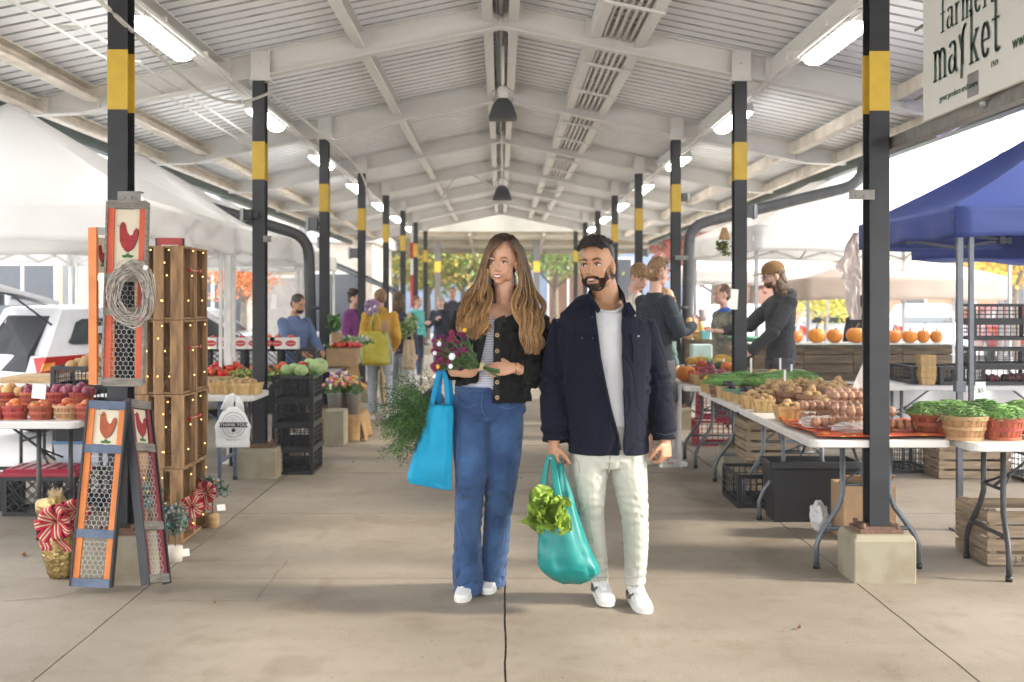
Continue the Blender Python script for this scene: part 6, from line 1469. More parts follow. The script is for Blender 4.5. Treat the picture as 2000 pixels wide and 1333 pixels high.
b=MB(); b.sm=True; b.grid(lambda u,v:V((-1.94+.46*u,12.39-.02*math.sin(u*17)*v-.05*v,.267-.255*v)),16,8); b.build('burlap_flap',burl,solid=.003,label='burlap flap hanging on the camera side of the flower bench',cat='cloth')
b=MB(); b.box((wx(672,13.6),13.5,.84),(.34,.3,.2)); b.build('cardboard_box',card,bev=.005,label='cardboard box of vegetables on the burlap table',cat='box')
leafcloud((wx(675,13.6),13.7,.98),(.32,.3,.08),500,.06,leafm,'leafy_greens',cols=[(.08,.2,.05),(.15,.3,.08),(.6,.6,.5)],label='green and white leafy vegetables on the burlap table',cat='greens',kind='stuff')
heap(P_tom,'pepper','small red and yellow pepper in the cardboard box at the flower stall','pepper','peppers at the flower stall',(wx(680,13.5),13.45,.95),.20,.08,.04,2,.06,sc=.9)
leafcloud((wx(655,13.5),13.6,1.24),(.09,.1,.16),260,.07,leafm,'leafy_plant',cols=[(.05,.14,.04),(.09,.2,.06)],label='tall dark leafy bunch at the left end of the flower stall',cat='plant')
b=MB(); b.bb(wx(655,13.5)-.06,wx(655,13.5)+.06,13.54,13.66,.73,1.12); b.build('tall_vase',mat('tan_vase',(.35,.22,.12),.6),bev=.01,label='tall tan vase under the dark leafy bunch',cat='vase')
# backpack
t=thing('backpack','blue and black backpack standing on the floor behind the blue tote','backpack',(wx(845,15.0),15.0,0)); b=MB(); b.ell((0,0,.17),(.17,.11,.19),16,12); flip(b.build('bag',mat('navy_nylon',(.012,.018,.06),.6)),t); b=MB(); b.ell((.02,-.07,.13),(.09,.06,.11),12,8); flip(b.build('pocket',mat('blue_nylon',(.02,.05,.22),.6)),t); b=MB(); b.tube([(-.05,0,.34),(0,0,.40),(.05,0,.34)],.01,6); flip(b.build('handle',blk),t)
# canopies on the left
canopy('white pop-up canopy nearest the camera on the left, over the tomato baskets',-3.97,9.55,3.04,2.9,0,tentW,steelW2,1.91,2.19,3.10,seed=1,group='white canopies along the left')
canopy('longer white pop-up canopy beyond the first, over the potatoes and cartons',-3.97,12.85,3.04,4.25,0,tentW,steelW2,1.92,2.20,3.10,seed=5,group='white canopies along the left')
canopy('third white canopy on the left, over the flower stall vendor',-4.2,17.6,3.04,3.2,0,tentW,steelW2,1.95,2.20,3.05,seed=8,group='white canopies along the left')
# ---------- right side: long run of tables
table(1.66,2.43,6.32,8.26,.745,'long white folding table of egg cartons nearest the first right column',group='white folding tables on the right')
table(1.66,2.43,8.30,9.92,.745,'white folding table of potatoes and beans before the second right column',group='white folding tables on the right')
table(1.60,2.43,10.20,11.3,.745,'white table with the orange pumpkin just past the second right column',group='white folding tables on the right')
table(2.455,4.3,6.16,6.92,.745,'white folding table of green bean baskets at the right edge',lm=tlegd)
table(3.30,5.2,10.30,11.0,.745,'white folding table carrying black crates under the blue canopy')
b=MB(); b.sm=True
b.grid(lambda u,v:V((1.58+.01*math.sin(v*14),10.3+.9*v,.74-.72*u)),4,30); b.build('white_cover',whitep,solid=.004,label='white sheet hanging at the end of the table with the pumpkin',cat='cloth')
# patterned cloth
oc=mat('autumn_print_cloth',(.42,.06,.015),.85,var=.1,bump=.1,bscale=100); n_=oc.node_tree.nodes; l_=oc.node_tree.links.new; tc=[x for x in n_ if x.type=='TEX_COORD'][0]
src=n_['Principled BSDF'].inputs['Base Color'].links[0].from_socket
for sc,th,colr in ((9,.26,(.70,.22,.02,1)),(13,.16,(.75,.5,.12,1)),(16,.10,(.12,.03,.015,1))):
    v=n_.new('ShaderNodeTexVoronoi'); v.inputs['Scale'].default_value=sc; l_(tc.outputs['Object'],v.inputs['Vector']); r=n_.new('ShaderNodeValToRGB'); r.color_ramp.interpolation='CONSTANT'; r.color_ramp.elements[0].color=(1,1,1,1); r.color_ramp.elements[1].color=(0,0,0,1); r.color_ramp.elements[1].position=th; l_(v.outputs['Distance'],r.inputs[0]); mx=n_.new('ShaderNodeMixRGB'); mx.inputs[2].default_value=colr; l_(r.outputs[0],mx.inputs[0]); l_(src,mx.inputs[1]); src=mx.outputs[0]
l_(src,n_['Principled BSDF'].inputs['Base Color'])
b=MB(); b.sm=True
b.grid(lambda u,v:V((1.70+.80*u+(.08 if v<.3 else 0)*u+.02*math.sin(v*8),6.345+.95*v-.03*math.sin(u*6),.752+.010*abs(math.sin(u*19+v*5))*abs(math.sin(v*11))+(.012 if v<.06 or u<.03 else 0))),44,36)
b.build('tablecloth',oc,solid=.004,label='orange and brown autumn patterned cloth under the egg cartons',cat='tablecloth')
# egg cartons
clear=mat('clear_plastic',(.75,.65,.58),.12,trans=.0,alpha=.10,var=0,spec=.4); clearT=mat('cloudy_plastic',(.55,.38,.28),.15,alpha=.25,var=0,spec=.4); eggm=mat('brown_egg',(.34,.15,.07),.5,var=.1,rand=.15)
b=MB(); b.ell((0,0,.027),(.021,.021,.027),10,8); P_eg=b.mesh('egg',eggm)
def carton(x,y,z,rz,lab,grp,lid=True,eggs=True):
    t=thing('egg_carton',lab,'egg carton',(x,y,z),rz,grp); b=MB(); b.sm=True
    b.grid(lambda u,v:V(((u-.5)*.285,(v-.5)*.10,.030-.028*abs(math.sin(u*6*pi))*abs(math.sin(v*2*pi)))),48,16); flip(b.build('tray',clearT),t)
    if lid:
        b=MB(); b.rings([[V((x*k1,y*k2,z)) for x,y in ((-.145,-.052),(.145,-.052),(.145,.052),(-.145,.052))] for k1,k2,z in ((1,1,.034),(.97,.93,.058),(.95,.86,.062))]); 
        flip(b.build('lid',clear),t)
        b=MB(); b.bb(-.15,.15,-.060,-.052,.032,.035); b.bb(-.15,.15,.052,.060,.032,.035); flip(b.build('rim',clearT),t)
    if eggs:
        for i in range(6):
            for j in range(2): ex,ey=(i-2.5)*.046,(j-.5)*.047; inst(P_eg,'egg',(x+ex*math.cos(rz)-ey*math.sin(rz),y+ex*math.sin(rz)+ey*math.cos(rz),z+.008),(0,0,rr(0,6)),1,'brown egg inside the '+lab.split(',')[0],'egg','eggs in the '+lab.split(',')[0])
random.seed(41)
k=0
for (px,Y,rows) in ((1608,6.98,2),(1632,6.70,1),(1668,6.86,3),(1700,6.62,2),(1662,7.10,3)):
    k+=1
    for r_ in range(rows): carton(wx(px,Y),Y,.768+r_*.068,R(3)+rr(-.07,.07),'%s carton of egg stack %s, clear plastic'%(('bottom','middle','top')[r_] if rows==3 else ('bottom','top')[r_],('A','B','C','D','E')[k-1]) if False else '%s clear egg carton in the %s stack from the left'%(('bottom','middle','top')[r_] if rows==3 else ('lower','upper')[r_],ORD[[0,1,3,4,2][k-1]]),'clear egg cartons on the autumn cloth')
carton(wx(1762,6.6),6.6,.765,R(3),'open egg carton just right of the first right column, lone','clear egg cartons on the autumn cloth',lid=False)
def crumple(c,r,lab,m,seed,name='plastic_bag'):
    b=MB(); b.ell(c,r,36,22,fn=lambda d,t,p:1+.30*noise.noise(d*3+V((seed,0,0)))+.20*noise.noise(d*8)); return b.build(name,m,label=lab,cat='plastic bag')
cl2=mat('crinkled_film',(.80,.80,.80),.12,alpha=.35,var=.02,bump=.8,bscale=30)
crumple((1.84,6.80,.79),(.11,.10,.035),'crumpled clear plastic bag at the left of the egg cartons',cl2,1); crumple((1.98,6.58,.785),(.13,.07,.03),'crumpled clear bag in front of the egg cartons',cl2,5)
b=MB(); b.slab([P(1655,785,7.5),P(1700,790,7.5),P(1690,700,7.45),P(1672,740,7.5)],(0,.004,0)); b.build('paper_sign',paper,label='white sheet propped left of the first right column above the eggs',cat='paper')
# punnets along the front edge and baskets behind
random.seed(42)
def fill(me,name,lab,cat,grp,p,rx,sp,sc=1,lay=2,h=.035): heap(me,name,lab,cat,grp,p,rx,rx,h,lay,sp,sc=sc)
rowA=[(1540,7.35,'pot',PU_big),(1492,7.9,'pot',PU),(1468,8.15,'pot',PU),(1482,8.35,'pot',PU),(1455,8.5,'egg',PU_green),(1432,8.75,'egg',PU_green),(1420,9.0,'egg',PU),(1396,9.35,'tom',PU),(1384,9.62,'ysq',PU),(1372,10.35,'red',PU),(1362,10.55,'red',PU)]
cont={'pot':(P_pot,'potato','round tan potato',.82,.058),'egg':(P_egg,'eggplant','black eggplant',.75,.075),'tom':(P_tom,'tomato','red tomato',.72,.055),'ysq':(P_ysq,'squash','small yellow squash',.5,.08),'red':(P_tom,'tomato','dull red tomato',.9,.066),'on':(P_on,'onion','dark red onion',.9,.066)}
for i,(px,Y,c_,pr) in enumerate(rowA):
    x=wx(px,Y); me,nm,ds,sc,sp=cont[c_]; L_='%s from the eggs'%ORD[i]
    put(pr,'punnet','thin wood punnet of %ss on the aisle edge, %s'%(ds.split(' ',1)[1],L_),'punnet',(x,Y,.747),rr(-.15,.1),'wood punnets along the right tables'); fill(me,nm,'%s in the aisle-edge punnet %s'%(ds,L_),nm,'%s in aisle-edge punnet %s'%(nm,L_),V((x,Y,.815)),.068,sp,sc)
rowB=[(1622,7.45,'pot',1),(1585,8.0,'pot',1),(1548,8.15,'pot',1.05),(1512,8.25,'pot',.9),(1530,8.75,'pot',1.15),(1565,8.75,'pot',1.1),(1600,8.6,'pot',1.1),(1630,8.4,'pot',1.1),(1500,8.75,'pot',.9),(1640,8.9,'pot',1),(1410,9.75,'on',1.0),(1385,10.3,'on',1.0)]
for i,(px,Y,c_,s_) in enumerate(rowB):
    x=wx(px,Y); me,nm,ds,sc,sp=cont[c_]; L_='%s basket'%ORD[i]
    put(BK_small,'bushel_basket','small dark brown basket of %ss, %s along from the egg cartons'%(nm,ORD[i]),'basket',(x,Y,.747),rr(0,6),'small brown baskets on the right tables',s_); fill(me,nm,'%s in the %s of brown baskets behind the punnets'%(ds,L_),nm,'%s in brown %s'%(nm,L_),V((x,Y,.747+.085*s_)),.085*s_,sp*1.05,sc*1.08,3,.06)
# beans on the right tables
random.seed(43)
for i,(px,Y,rx,ry) in enumerate(((1415,9.15,.19,.2),(1448,9.3,.2,.22),(1482,9.2,.2,.2),(1520,9.4,.2,.2),(1562,9.45,.2,.18))):
    x=wx(px,Y); put(BK_small,'bushel_basket','brown basket under the beans before the second right column, %s from the left'%ORD[i],'basket',(x,Y,.747),0,'baskets under the long row of beans',1.2); beans((x,Y,.86),rx*.8,ry*.8,.07,230,'heap of long green beans before the second right column, %s from the left'%ORD[i],'green beans in the long row')
b=MB(); Y=9.75
for (x0,x1,y0,y1) in ((wx(1475,Y),wx(1575,Y),Y-.005,Y),(wx(1475,Y),wx(1575,Y),Y+.3,Y+.305),(wx(1475,Y),wx(1475,Y)+.005,Y,Y+.3),(wx(1575,Y)-.005,wx(1575,Y),Y,Y+.3)): b.bb(x0,x1,y0,y1,.80,.905)
b.bb(wx(1475,Y),wx(1575,Y),Y,Y+.3,.797,.80); b.build('cardboard_tray',card,label='shallow cardboard tray of squash beside the second right column',cat='box')
b=MB(); b.bb(2.05,2.62,9.78,10.15,.70,.795); b.build('display_board',woodG,label='board under the cardboard squash tray',cat='board')
for i,(px,Y,me,s_) in enumerate(((1452,9.9,P_gsq,1.1),(1470,10.2,P_gsq,.9),(1490,9.95,P_gsq,.9),(1508,9.9,P_ysq,1),(1528,9.95,P_gsq,.85),(1548,9.9,P_gsq,1),(1562,9.95,P_gsq,.9),(1500,10.15,P_tomo,1.2),(1438,10.4,P_gsq,1))):
    inst(me,'squash',(wx(px,Y),Y,.82 if px>1480 else .80),(rr(-.3,.3),rr(-.3,.3),rr(0,6)),s_,'%s squash in the squash row beside the second right column, %s from the left'%('yellow' if me is P_ysq else 'orange' if me is P_tomo else 'dark green',ORD[[0,2,3,5,6,7,8,4,1][i]] if i<9 else ''),'squash')
t_=put(PK[0],'pumpkin','orange pumpkin at the aisle corner of the far right table','pumpkin',(wx(1340,10.75),10.75,.747),0,None,1.0)
for i,(px,Y,me,s_) in enumerate(((1372,10.8,P_tomo,1.5),(1388,10.9,P_gsq,.8),(1408,10.7,P_gsq,.8),(1418,10.5,P_tomo,1.5),(1433,10.3,P_tomo,1.3),(1445,10.2,P_tom,1.2),(1400,11.0,P_ysq,1.0),(1352,11.0,P_ysq,.8),(1366,11.1,P_ysq,.8),(1384,11.15,P_cab,.4),(1412,11.1,P_ysq,1))):
    inst(me,'gourd',(wx(px,Y),Y,.86 if i<7 else .89),(rr(-.3,.3),rr(-.3,.3),rr(0,6)),s_,'small gourd in the mixed group behind the orange pumpkin, %s from the left'%ORD[[2,4,6,8,9,10,5,0,1,3,7][i]],'gourd')
b=MB(); b.bb(1.72,2.35,10.35,11.2,.747,.85); b.build('shallow_box',woodG,bev=.004,label='shallow wooden box under the gourds on the far right table',cat='box')
for i,(px,py,Y) in enumerate(((1467,700,9.5),(1533,723,8.7),(1524,700,9.8),(1546,712,9.5),(1414,700,10.5))):
    p=P(px,py,Y); b=MB(); b.bb(p.x-.008,p.x+.008,p.y-.001,p.y+.001,.80,p.z); b.build('price_stick',paper,label='thin white price stick, %s standing in the vegetables'%ORD[i],cat='price stick')
# beans baskets on the right-edge table
random.seed(44)
BB=[(1884,6.36,BK_tan,.80,'front tan'),(1959,6.36,BK_red,.84,'front red-banded'),(1818,6.60,BK_red,.85,'leftmost back'),(1850,6.62,BK_red,.85,'second back'),(1868,6.74,BK_red,.8,'third back'),(1925,6.70,BK_red,.85,'middle back'),(2000,6.66,BK_red,.85,'rightmost back'),(2040,6.4,BK_tan,.8,'front edge-cut')]
for i,(px,Y,pr,s_,ds) in enumerate(BB):
    x=wx(px,Y); put(pr,'bushel_basket','%s basket of green beans on the right-edge table'%ds,'basket',(x,Y,.747),R(200) if pr is BK_tan else rr(0,6),'green bean baskets on the right-edge table',s_); beans((x,Y,.747+.145*s_),.135*s_,.13*s_,.062,260,'green beans heaped in the %s basket on the right-edge table'%ds,'beans in the right-edge baskets',ln=.11)
b=MB(); p=P(1915,770,6.8); b.box(p,(.058,.003,.14)); s_=b.build('price_card',paper,label='white card reading $5 above the bean baskets',cat='sign'); 
o=facing(text_mesh('$5',.035,mat('ink_grey',(.12,.12,.13),.6)),'price_text',p+V((0,-.0025,.02)),(1,0,0),(0,0,1)); _orig_setlocal(o,s_); o.matrix_parent_inverse=Matrix.Identity(4)
b=MB(); b.box((0,0,0),(.002,.002,.002)); 
# things under the tables
b=MB(); x0,x1,y0,y1,h=1.82,2.41,7.9,8.2,.41
b.rings([[V((x,y,z)) for x,y in ((x0+k,y0+k),(x1-k,y0+k),(x1-k,y1-k),(x0+k,y1-k))] for z,k in ((0,.02),(h-.05,.0),(h-.05,-.012),(h,-.012),(h,.01),(h-.06,.012))],True); b.build('black_bin',blk,bev=.006,label='big black plastic bin under the egg table',cat='bin')
put(CR_blk,'plastic_crate','black vented crate behind the big bin under the right tables','crate',(1.90,8.75,0),R(90))
put(WC,'wooden_crate','weathered wooden crate stacked behind the black bin','crate',(2.15,9.35,.24),0); put(WC,'wooden_crate','wooden crate on the floor behind the black bin','crate',(2.15,9.36,0),0,None,.75)
b=MB(); b.bb(2.13,2.46,7.32,7.6,0,.34); b.box((2.29,7.38,.37),(.33,.12,.006),Matrix.Rotation(-.6,3,'X')); b.build('cardboard_box',card,bev=.003,label='cardboard box behind the first right pedestal',cat='box')
crumple((2.06,7.62,.09),(.05,.10,.10),'white plastic bag between the black bin and cardboard box',whitep,9)
t=put(WC,'wooden_crate','open wooden crate stencilled A.J. NEM at the right edge on the floor','crate',(3.03,6.84,0),0,None,1); 
for ch in t.children: pass
t.scale=(1.2,1.1,1.0)
b=text_mesh('A.J. NEM',.050,mat('faded_ink',(.07,.055,.045),.8)); o=facing(b,'stencil_words',(2.93,6.602,.04),(1,0,0),(0,0,1)); o.parent=t; o.matrix_parent_inverse=(Matrix.Translation(t.location)@Matrix.Diagonal((1.2,1.1,1,1))).inverted()
put(WCw,'wooden_crate','weathered crate on the floor beyond the bean table','crate',(3.95,10.0,0),0); put(CR_blk,'plastic_crate','black crate on the floor left of the weathered crate','crate',(3.55,10.45,0),R(90)); put(CR_blk,'plastic_crate','black crate at the right edge under the white back table','crate',(4.5,9.9,0),R(90)); put(CR_blk,'plastic_crate','black crate near the right edge behind the stencilled crate','crate',(3.9,7.7,0),0)
for i,(x,y,z) in enumerate(((2.25,12.2,0),(2.75,12.25,0),(2.3,12.22,.27))): put(CR_red,'plastic_crate','red plastic crate under the far right table, %s'%('left one on the floor','right one on the floor','on top')[i],'crate',(x,y,z),0,'red crates under the far table')
# pumpkins on the plank crates
random.seed(45)
Yp=12.0
for i in range(4):
    for L_ in range(2):
        put(wcp,'wooden_crate','dark plank crate of the pumpkin wall, %s row, %s from the left'%(('lower','upper')[L_],ORD[i]),'crate',(wx(1480,Yp)+.25+.50*i,Yp,.26+.395*L_),0,'dark plank crates under the pumpkins') if False else None
WP=wcrate_proto(.50,.38,.385,4,woodP,gap=.10)
for i in range(4):
    for L_ in range(2): put(WP,'wooden_crate','dark plank crate under the pumpkins, %s row, %s from the left'%(('lower','upper')[L_],ORD[i]),'crate',(wx(1470,Yp)+.27+.505*i,Yp+.2,.26+.39*L_),0,'dark plank crates under the pumpkins')
b=MB(); b.bb(2.55,4.65,Yp-.02,Yp+.42,1.036,1.05); b.build('shelf_board',mat('pale_board',(.55,.55,.5),.6),label='pale board along the top of the plank crates',cat='board')
b=MB(); b.bb(2.55,4.65,Yp,Yp+.42,.20,.25); 
for x in (2.6,3.5,4.6):
    for y in (Yp+.02,Yp+.36): b.bb(x-.02,x+.02,y,y+.04,0,.20)
b.build('low_bench',woodG,label='low bench under the plank crates',cat='bench')
for i,(px,k_,s_) in enumerate(((1553,0,.85),(1595,0,1.0),(1630,1,1.0),(1672,2,1.05),(1705,1,1.0),(1745,0,.9),(1777,0,.88),(1803,3,.86),(1829,3,.82))):
    Y=Yp+.12; put(PK[k_],'pumpkin','orange pumpkin on the plank crates, %s from the left'%ORD[i],'pumpkin',(wx(px,Y),Y,1.051),rr(-.5,.5),'pumpkins lined up on the plank crates',s_)
# black crates on the white back table
random.seed(46)
for i,(px,Y,z) in enumerate(((1948,10.5,.746),(1948,10.5,.91),(1950,10.5,1.14),(1948,10.5,1.30))):
    put(CR_low if i in (0,1,2,3) else CR_blk,'plastic_crate','black vented crate in the stack under the blue canopy, %s'%('at the bottom','second up','third up','on top')[i],'crate',(wx(px,Y),Y,z),0,'black crates under the blue canopy',1)
for i,(px,Y) in enumerate(((1800,10.75),(1855,10.65))): put(CR_low,'plastic_crate','low black crate on the white back table, %s of two'%('left','right')[i],'crate',(wx(px,Y),Y,.746),R(90),'black crates under the blue canopy')
st=thing('punnet_stack','tall stack of empty nested wood punnets on the white back table','stack of punnets',(wx(1810,10.4),10.42,.746))
for k in range(9):
    for n_0,me in PU: o=bpy.data.objects.new('punnet_'+n_0,me); COL.objects.link(o); o.parent=st; o.location=(rr(-.003,.003),0,.024*k); o.rotation_euler=(0,0,rr(-.06,.06)); o.scale=(.95,.95,.8)
heap(P_on,'pepper','dark red pepper showing through the lowest black crate','pepper','peppers in the lowest crate',(wx(1965,10.5),10.5,.77),.2,.1,.03,1,.08)
# white tubs/sheets behind
b=MB(); b.sm=True; b.grid(lambda u,v:V((3.0+2.6*u,11.35+.03*math.sin(u*30),.05+.66*v)),60,4); b.build('white_sheet',whitep,solid=.004,label='white sheet hanging behind the back table under the blue canopy',cat='cloth')
# canopies on the right
canopy('royal blue pop-up canopy nearest on the right, its double leg behind the bean baskets',4.47,8.64,3.06,2.04,0,tentN,mat('dark_tent_steel',(.10,.11,.125),.4,metal=.4),1.90,2.105,3.05,seed=2)
canopy('second royal blue canopy turned at an angle behind the nearer one',5.65,10.1,2.9,2.9,R(38),tentN,steelw,1.84,2.10,3.35,seed=6,legs=False,truss=False)
canopy('beige pop-up canopy low in the lot at the right',5.75,17.6,2.75,2.75,R(-6),tentB,steelw,1.49,1.80,2.35,base=-.15,seed=3,double=False)
canopy('bright white canopy behind the man in the brown cap',4.35,15.2,3.1,3.1,R(4),tentW,steelw,2.05,2.35,3.2,base=-.15,seed=7,double=False)
canopy('white canopy far behind between the third and second right columns',4.6,21.3,3.0,3.0,R(-8),tentW,steelw,1.78,2.0,2.75,base=-.15,seed=9,double=False)
# sign rail and sign
b=MB(); z=2.34; b.bb(2.10,2.16,.9,6.75,z-.03,z+.03); b.bb(2.10,2.20,.9,6.75,z+.03,z+.036); b.build('sign_rail',steelb,bev=.002,label='long steel rail carrying the market sign along the right columns',cat='rail')
sg=thing('market_sign','large white farmers market sign hanging over the right side of the aisle','sign',(2.05,4.6,2.37))
b=MB(); b.bb(2.045,2.06,1.6,5.70,2.36,3.75); setlocal(b.build('panel',mat('sign_white',(.62,.61,.56),.55,var=.03,scale=2)),sg)
dg=mat('dark_green_lettering',(.025,.065,.045),.6,var=.05)
# hand-made condensed slab-serif lettering: strokes on a unit grid (x right, y up)
def arc(cx,cy,rx,ry,a0,a1,n=10): return [(cx+rx*math.cos(R(a0+(a1-a0)*k/n)),cy+ry*math.sin(R(a0+(a1-a0)*k/n))) for k in range(n+1)]
G_={'f':(.42,[[(.18,0),(.18,1.2)]+arc(.36,1.2,.18,.22,180,40,8),[(.02,.78),(.36,.78)],[(.05,0),(.32,0)]]),
'a':(.52,[arc(.24,.66,.17,.18,150,20,6)+[(.40,.6),(.40,.1),(.50,.0)],arc(.22,.24,.17,.24,80,400,14)]),
'r':(.44,[[(.14,0),(.14,.82),(.03,.82)],[(.02,0),(.27,0)],arc(.30,.58,.16,.24,170,55,7)]),
'm':(.84,[[(.12,0),(.12,.82),(.02,.82)],[(.02,0),(.22,0)],arc(.26,.60,.14,.22,180,10,8)+[(.41,0)],[(.33,0),(.50,0)],arc(.56,.60,.14,.22,180,10,8)+[(.71,0)],[(.62,0),(.81,0)]]),
'e':(.50,[[(.08,.42),(.42,.42)]+arc(.25,.42,.17,.42,0,320,16)]),
's':(.42,[arc(.21,.62,.15,.20,40,250,9)+arc(.21,.20,.16,.20,80,-150,9)]),
"'":(.16,[[(.08,1.35),(.05,1.1)]]),
'k':(.54,[[(.13,0),(.13,1.4),(.02,1.4)],[(.02,0),(.25,0)],[(.42,.80),(.15,.36)],[(.22,.47),(.44,.02)],[(.36,0),(.54,0)],[(.34,.82),(.52,.82)]]),
't':(.40,[[(.18,1.25),(.18,.12)]+arc(.27,.12,.09,.13,180,330,5),[(.02,.82),(.36,.82)]]),
'R':(.50,[[(.16,-.25),(.20,.45)],[(.05,.9),(.20,.45),(.24,.1)],[(.22,.4)]+arc(.46,.75,.24,.38,190,100,8)])}
def lettering(txt,size,w0):
    b=MB(); x=0
    for ch in txt:
        adv,strokes=G_[ch]
        for st_ in strokes:
            for i in range(len(st_)-1):
                (x0,y0),(x1,y1)=st_[i],st_[i+1]; dx,dy=x1-x0,y1-y0; l=math.hypot(dx,dy) or 1; w=w0*(1.0 if abs(dy)>abs(dx)*.8 else .55); nx,ny=-dy/l*w/2,dx/l*w/2; ex,ey=dx/l*w*.25,dy/l*w*.25
                b.poly([((x+x0-ex+nx)*size,(y0-ey+ny)*size,0),((x+x0-ex-nx)*size,(y0-ey-ny)*size,0),((x+x1+ex-nx)*size,(y1+ey-ny)*size,0),((x+x1+ex+nx)*size,(y1+ey+ny)*size,0)])
        x+=adv+.07
    return b.mesh('letters',dg),x*size
def on_sign(me,Yl,z,nm): return facing(me,nm,(2.041,Yl,z),(0,-1,0),(0,0,1),sg)
me,w=lettering("farmers'",.112,.105); k=(5.47-4.80)/w
for v in me.vertices: v.co.x*=k
on_sign(me,5.47,2.735,'lettering')
me,w=lettering("maRket",.165,.11); k=(5.56-4.80)/w
for v in me.vertices: v.co.x*=k
on_sign(me,5.56,2.525,'lettering')
on_sign(text_mesh('ANN ARBOR',.045,dg),5.18,2.885,'small_lettering'); on_sign(text_mesh('1919',.036,dg),4.87,2.475,'small_lettering'); on_sign(text_mesh('great produce and more',.040,dg,sx=1.1),5.26,2.43,'small_lettering'); on_sign(text_mesh('www.',.075,dg,align='LEFT'),4.70,2.52,'small_lettering')
b=MB(); 
for y in (5.72,): 
    for z in (2.49,2.83): b.tube([(2.05,y,z),(2.05,y+.10,z)],.008,8)
setlocal(b.build('bolts',steelb),sg)
t=thing('floodlight','weathered grey floodlight box fixed in front of the market sign','floodlight',P(1922,165,5.1)); b=MB(); b.box((0,0,0),(.10,.14,.12)); b.box((.02,-.0,.0),(.11,.10,.15)); flip(b.build('housing',mat('dusty_grey',(.20,.19,.18),.6,var=.2),bev=.012),t); b=MB(); b.lathe([(.02,-.10),(.02,-.06)],n=10); b.tube([(0,-.07,-.01),(.03,-.35,.0),(.06,-.7,.02)],.014,8); flip(b.build('conduit',galv),t)
# drooping plastic banner piece under the rail
b=MB(); b.sm=True; b.grid(lambda u,v:P(1826+60*u,240-8*u+(30-22*abs(u-.2))*v,5.95)+V((0,.02*math.sin(u*9),0)),10,6); b.build('tarp_scrap',mat('pale_lilac_sheet',(.35,.36,.55),.6),solid=.001,label='pale lilac scrap of tarp hanging under the sign rail',cat='tarp')
# cloth hanging beside the first right column
b=MB(); b.sm=True
out=[(455,1668,1676),(475,1656,1676),(500,1648,1678),(520,1630,1680),(535,1642,1681),(548,1644,1681),(570,1650,1680),(600,1653,1681),(625,1660,1682)]
def clothf(u,v):
    t_=v*(len(out)-1); i=min(int(t_),len(out)-2); q=t_-i; a=[out[i][k]*(1-q)+out[i+1][k]*q for k in range(3)]; return P(a[1]+(a[2]-a[1])*u,a[0],6.33)+V((0,.010*math.sin(u*7+v*9)+.03*noise.noise(V((u*5,v*9,0))),0))
b.grid(clothf,14,40); b.build('hanging_cloth',translucent(mat('thin_white_bag',(.66,.58,.55),.6,var=.05),.3),solid=.001,label='thin crumpled white plastic bag hanging on the left of the first right column',cat='plastic bag')
# papers taped to columns, hanging evergreen
for px,py,w_,h_,Y,lab in ((1434,585,.045,.17,9.93,'white paper taped on the second right column'),(1311,601,.045,.16,13.55,'white paper taped on the third right column'),(535,590,.03,.12,9.85,'pale paper strip on the second left column')):
    b=MB(); b.box(P(px,py,Y),(w_*1.4,.002,h_),Matrix.Rotation(.06,3,'Y')); b.build('paper_notice',paper,label=lab,cat='paper')
t=thing('hanging_ornament','small hanging cone of evergreen beside the second right column','ornament',P(1415,445,9.9)); b=MB(); b.rings([[V((r*math.cos(a),r*math.sin(a),z)) for a in [2*pi*k/10 for k in range(10)]] for r,z in ((.02,0),(.05,-.1))]); flip(b.build('burlap_top',burl),t); flip(leafcloud((0,0,-.17),(.06,.06,.08),300,.03,leafm,'evergreen',cols=[(.04,.08,.03),(.2,.2,.05),(.08,.12,.05)]),t)
# black thin posts of the far stall
for px in ():
    b=MB(); x=wx(px,11.3); b.bb(x-.02,x+.02,11.28,11.32,0,1.72); b.bb(x-.035,x+.035,11.27,11.33,.9,.97); b.build('tent_pole',mat('dark_tent_steel',(.10,.11,.125)),label='dark pole standing in front of the pumpkin crates',cat='pole')
# crates and butternuts at the third right column
random.seed(47)
put(WP,'wooden_crate','wooden crate carrying tall butternut squashes behind the man with the phone','crate',(wx(1365,13.5),13.5,.80),0,None,.62)
table(1.95,2.9,13.2,13.8,.745,'white table behind the third right column with butternut squashes')
for i,px in enumerate((1346,1360,1368)): inst(P_bn,'butternut_squash',(wx(px,13.4),13.4,1.04),(0,0,i),1.1,'tall butternut squash standing on the far crate, %s from the left'%ORD[i],'squash')
b=MB(); b.box((wx(1378,13.3),13.3,1.10),(.10,.1,.10),taper=.8); b.build('punnet',mat('aqua_punnet',(.15,.45,.45),.6),label='aqua berry punnet beside the butternut squashes',cat='punnet')
b=MB(); b.box((wx(1372,13.0),13.1,.92),(.22,.2,.16)); b.build('plastic_tub',mat('pale_aqua_tub',(.45,.6,.58),.4),bev=.01,label='pale aqua tub below the butternut squashes',cat='tub')
put(CR_blk,'plastic_crate','black crate on the far table left of the taped column','crate',(wx(1370,12.7),12.8,.60),0,None,.7)
b=MB(); b.box((wx(1395,13.6),13.9,1.05),(.1,.1,.06)); 
t=thing('green_basin','green plastic basin on the table beside the man in the brown cap','basin',(wx(1452,12.6),12.6,1.0)); b=MB(); b.lathe([(.10,0),(.16,.10),(.17,.10),(.165,.085)],n=20); flip(b.build('bowl',mat('green_plastic',(.05,.32,.18),.4)),t)
b=MB(); b.bb(wx(1452,12.6)-.18,wx(1452,12.6)+.18,12.45,12.8,.8,.998); b.build('box_stand',woodG,label='wooden box under the green basin',cat='box')
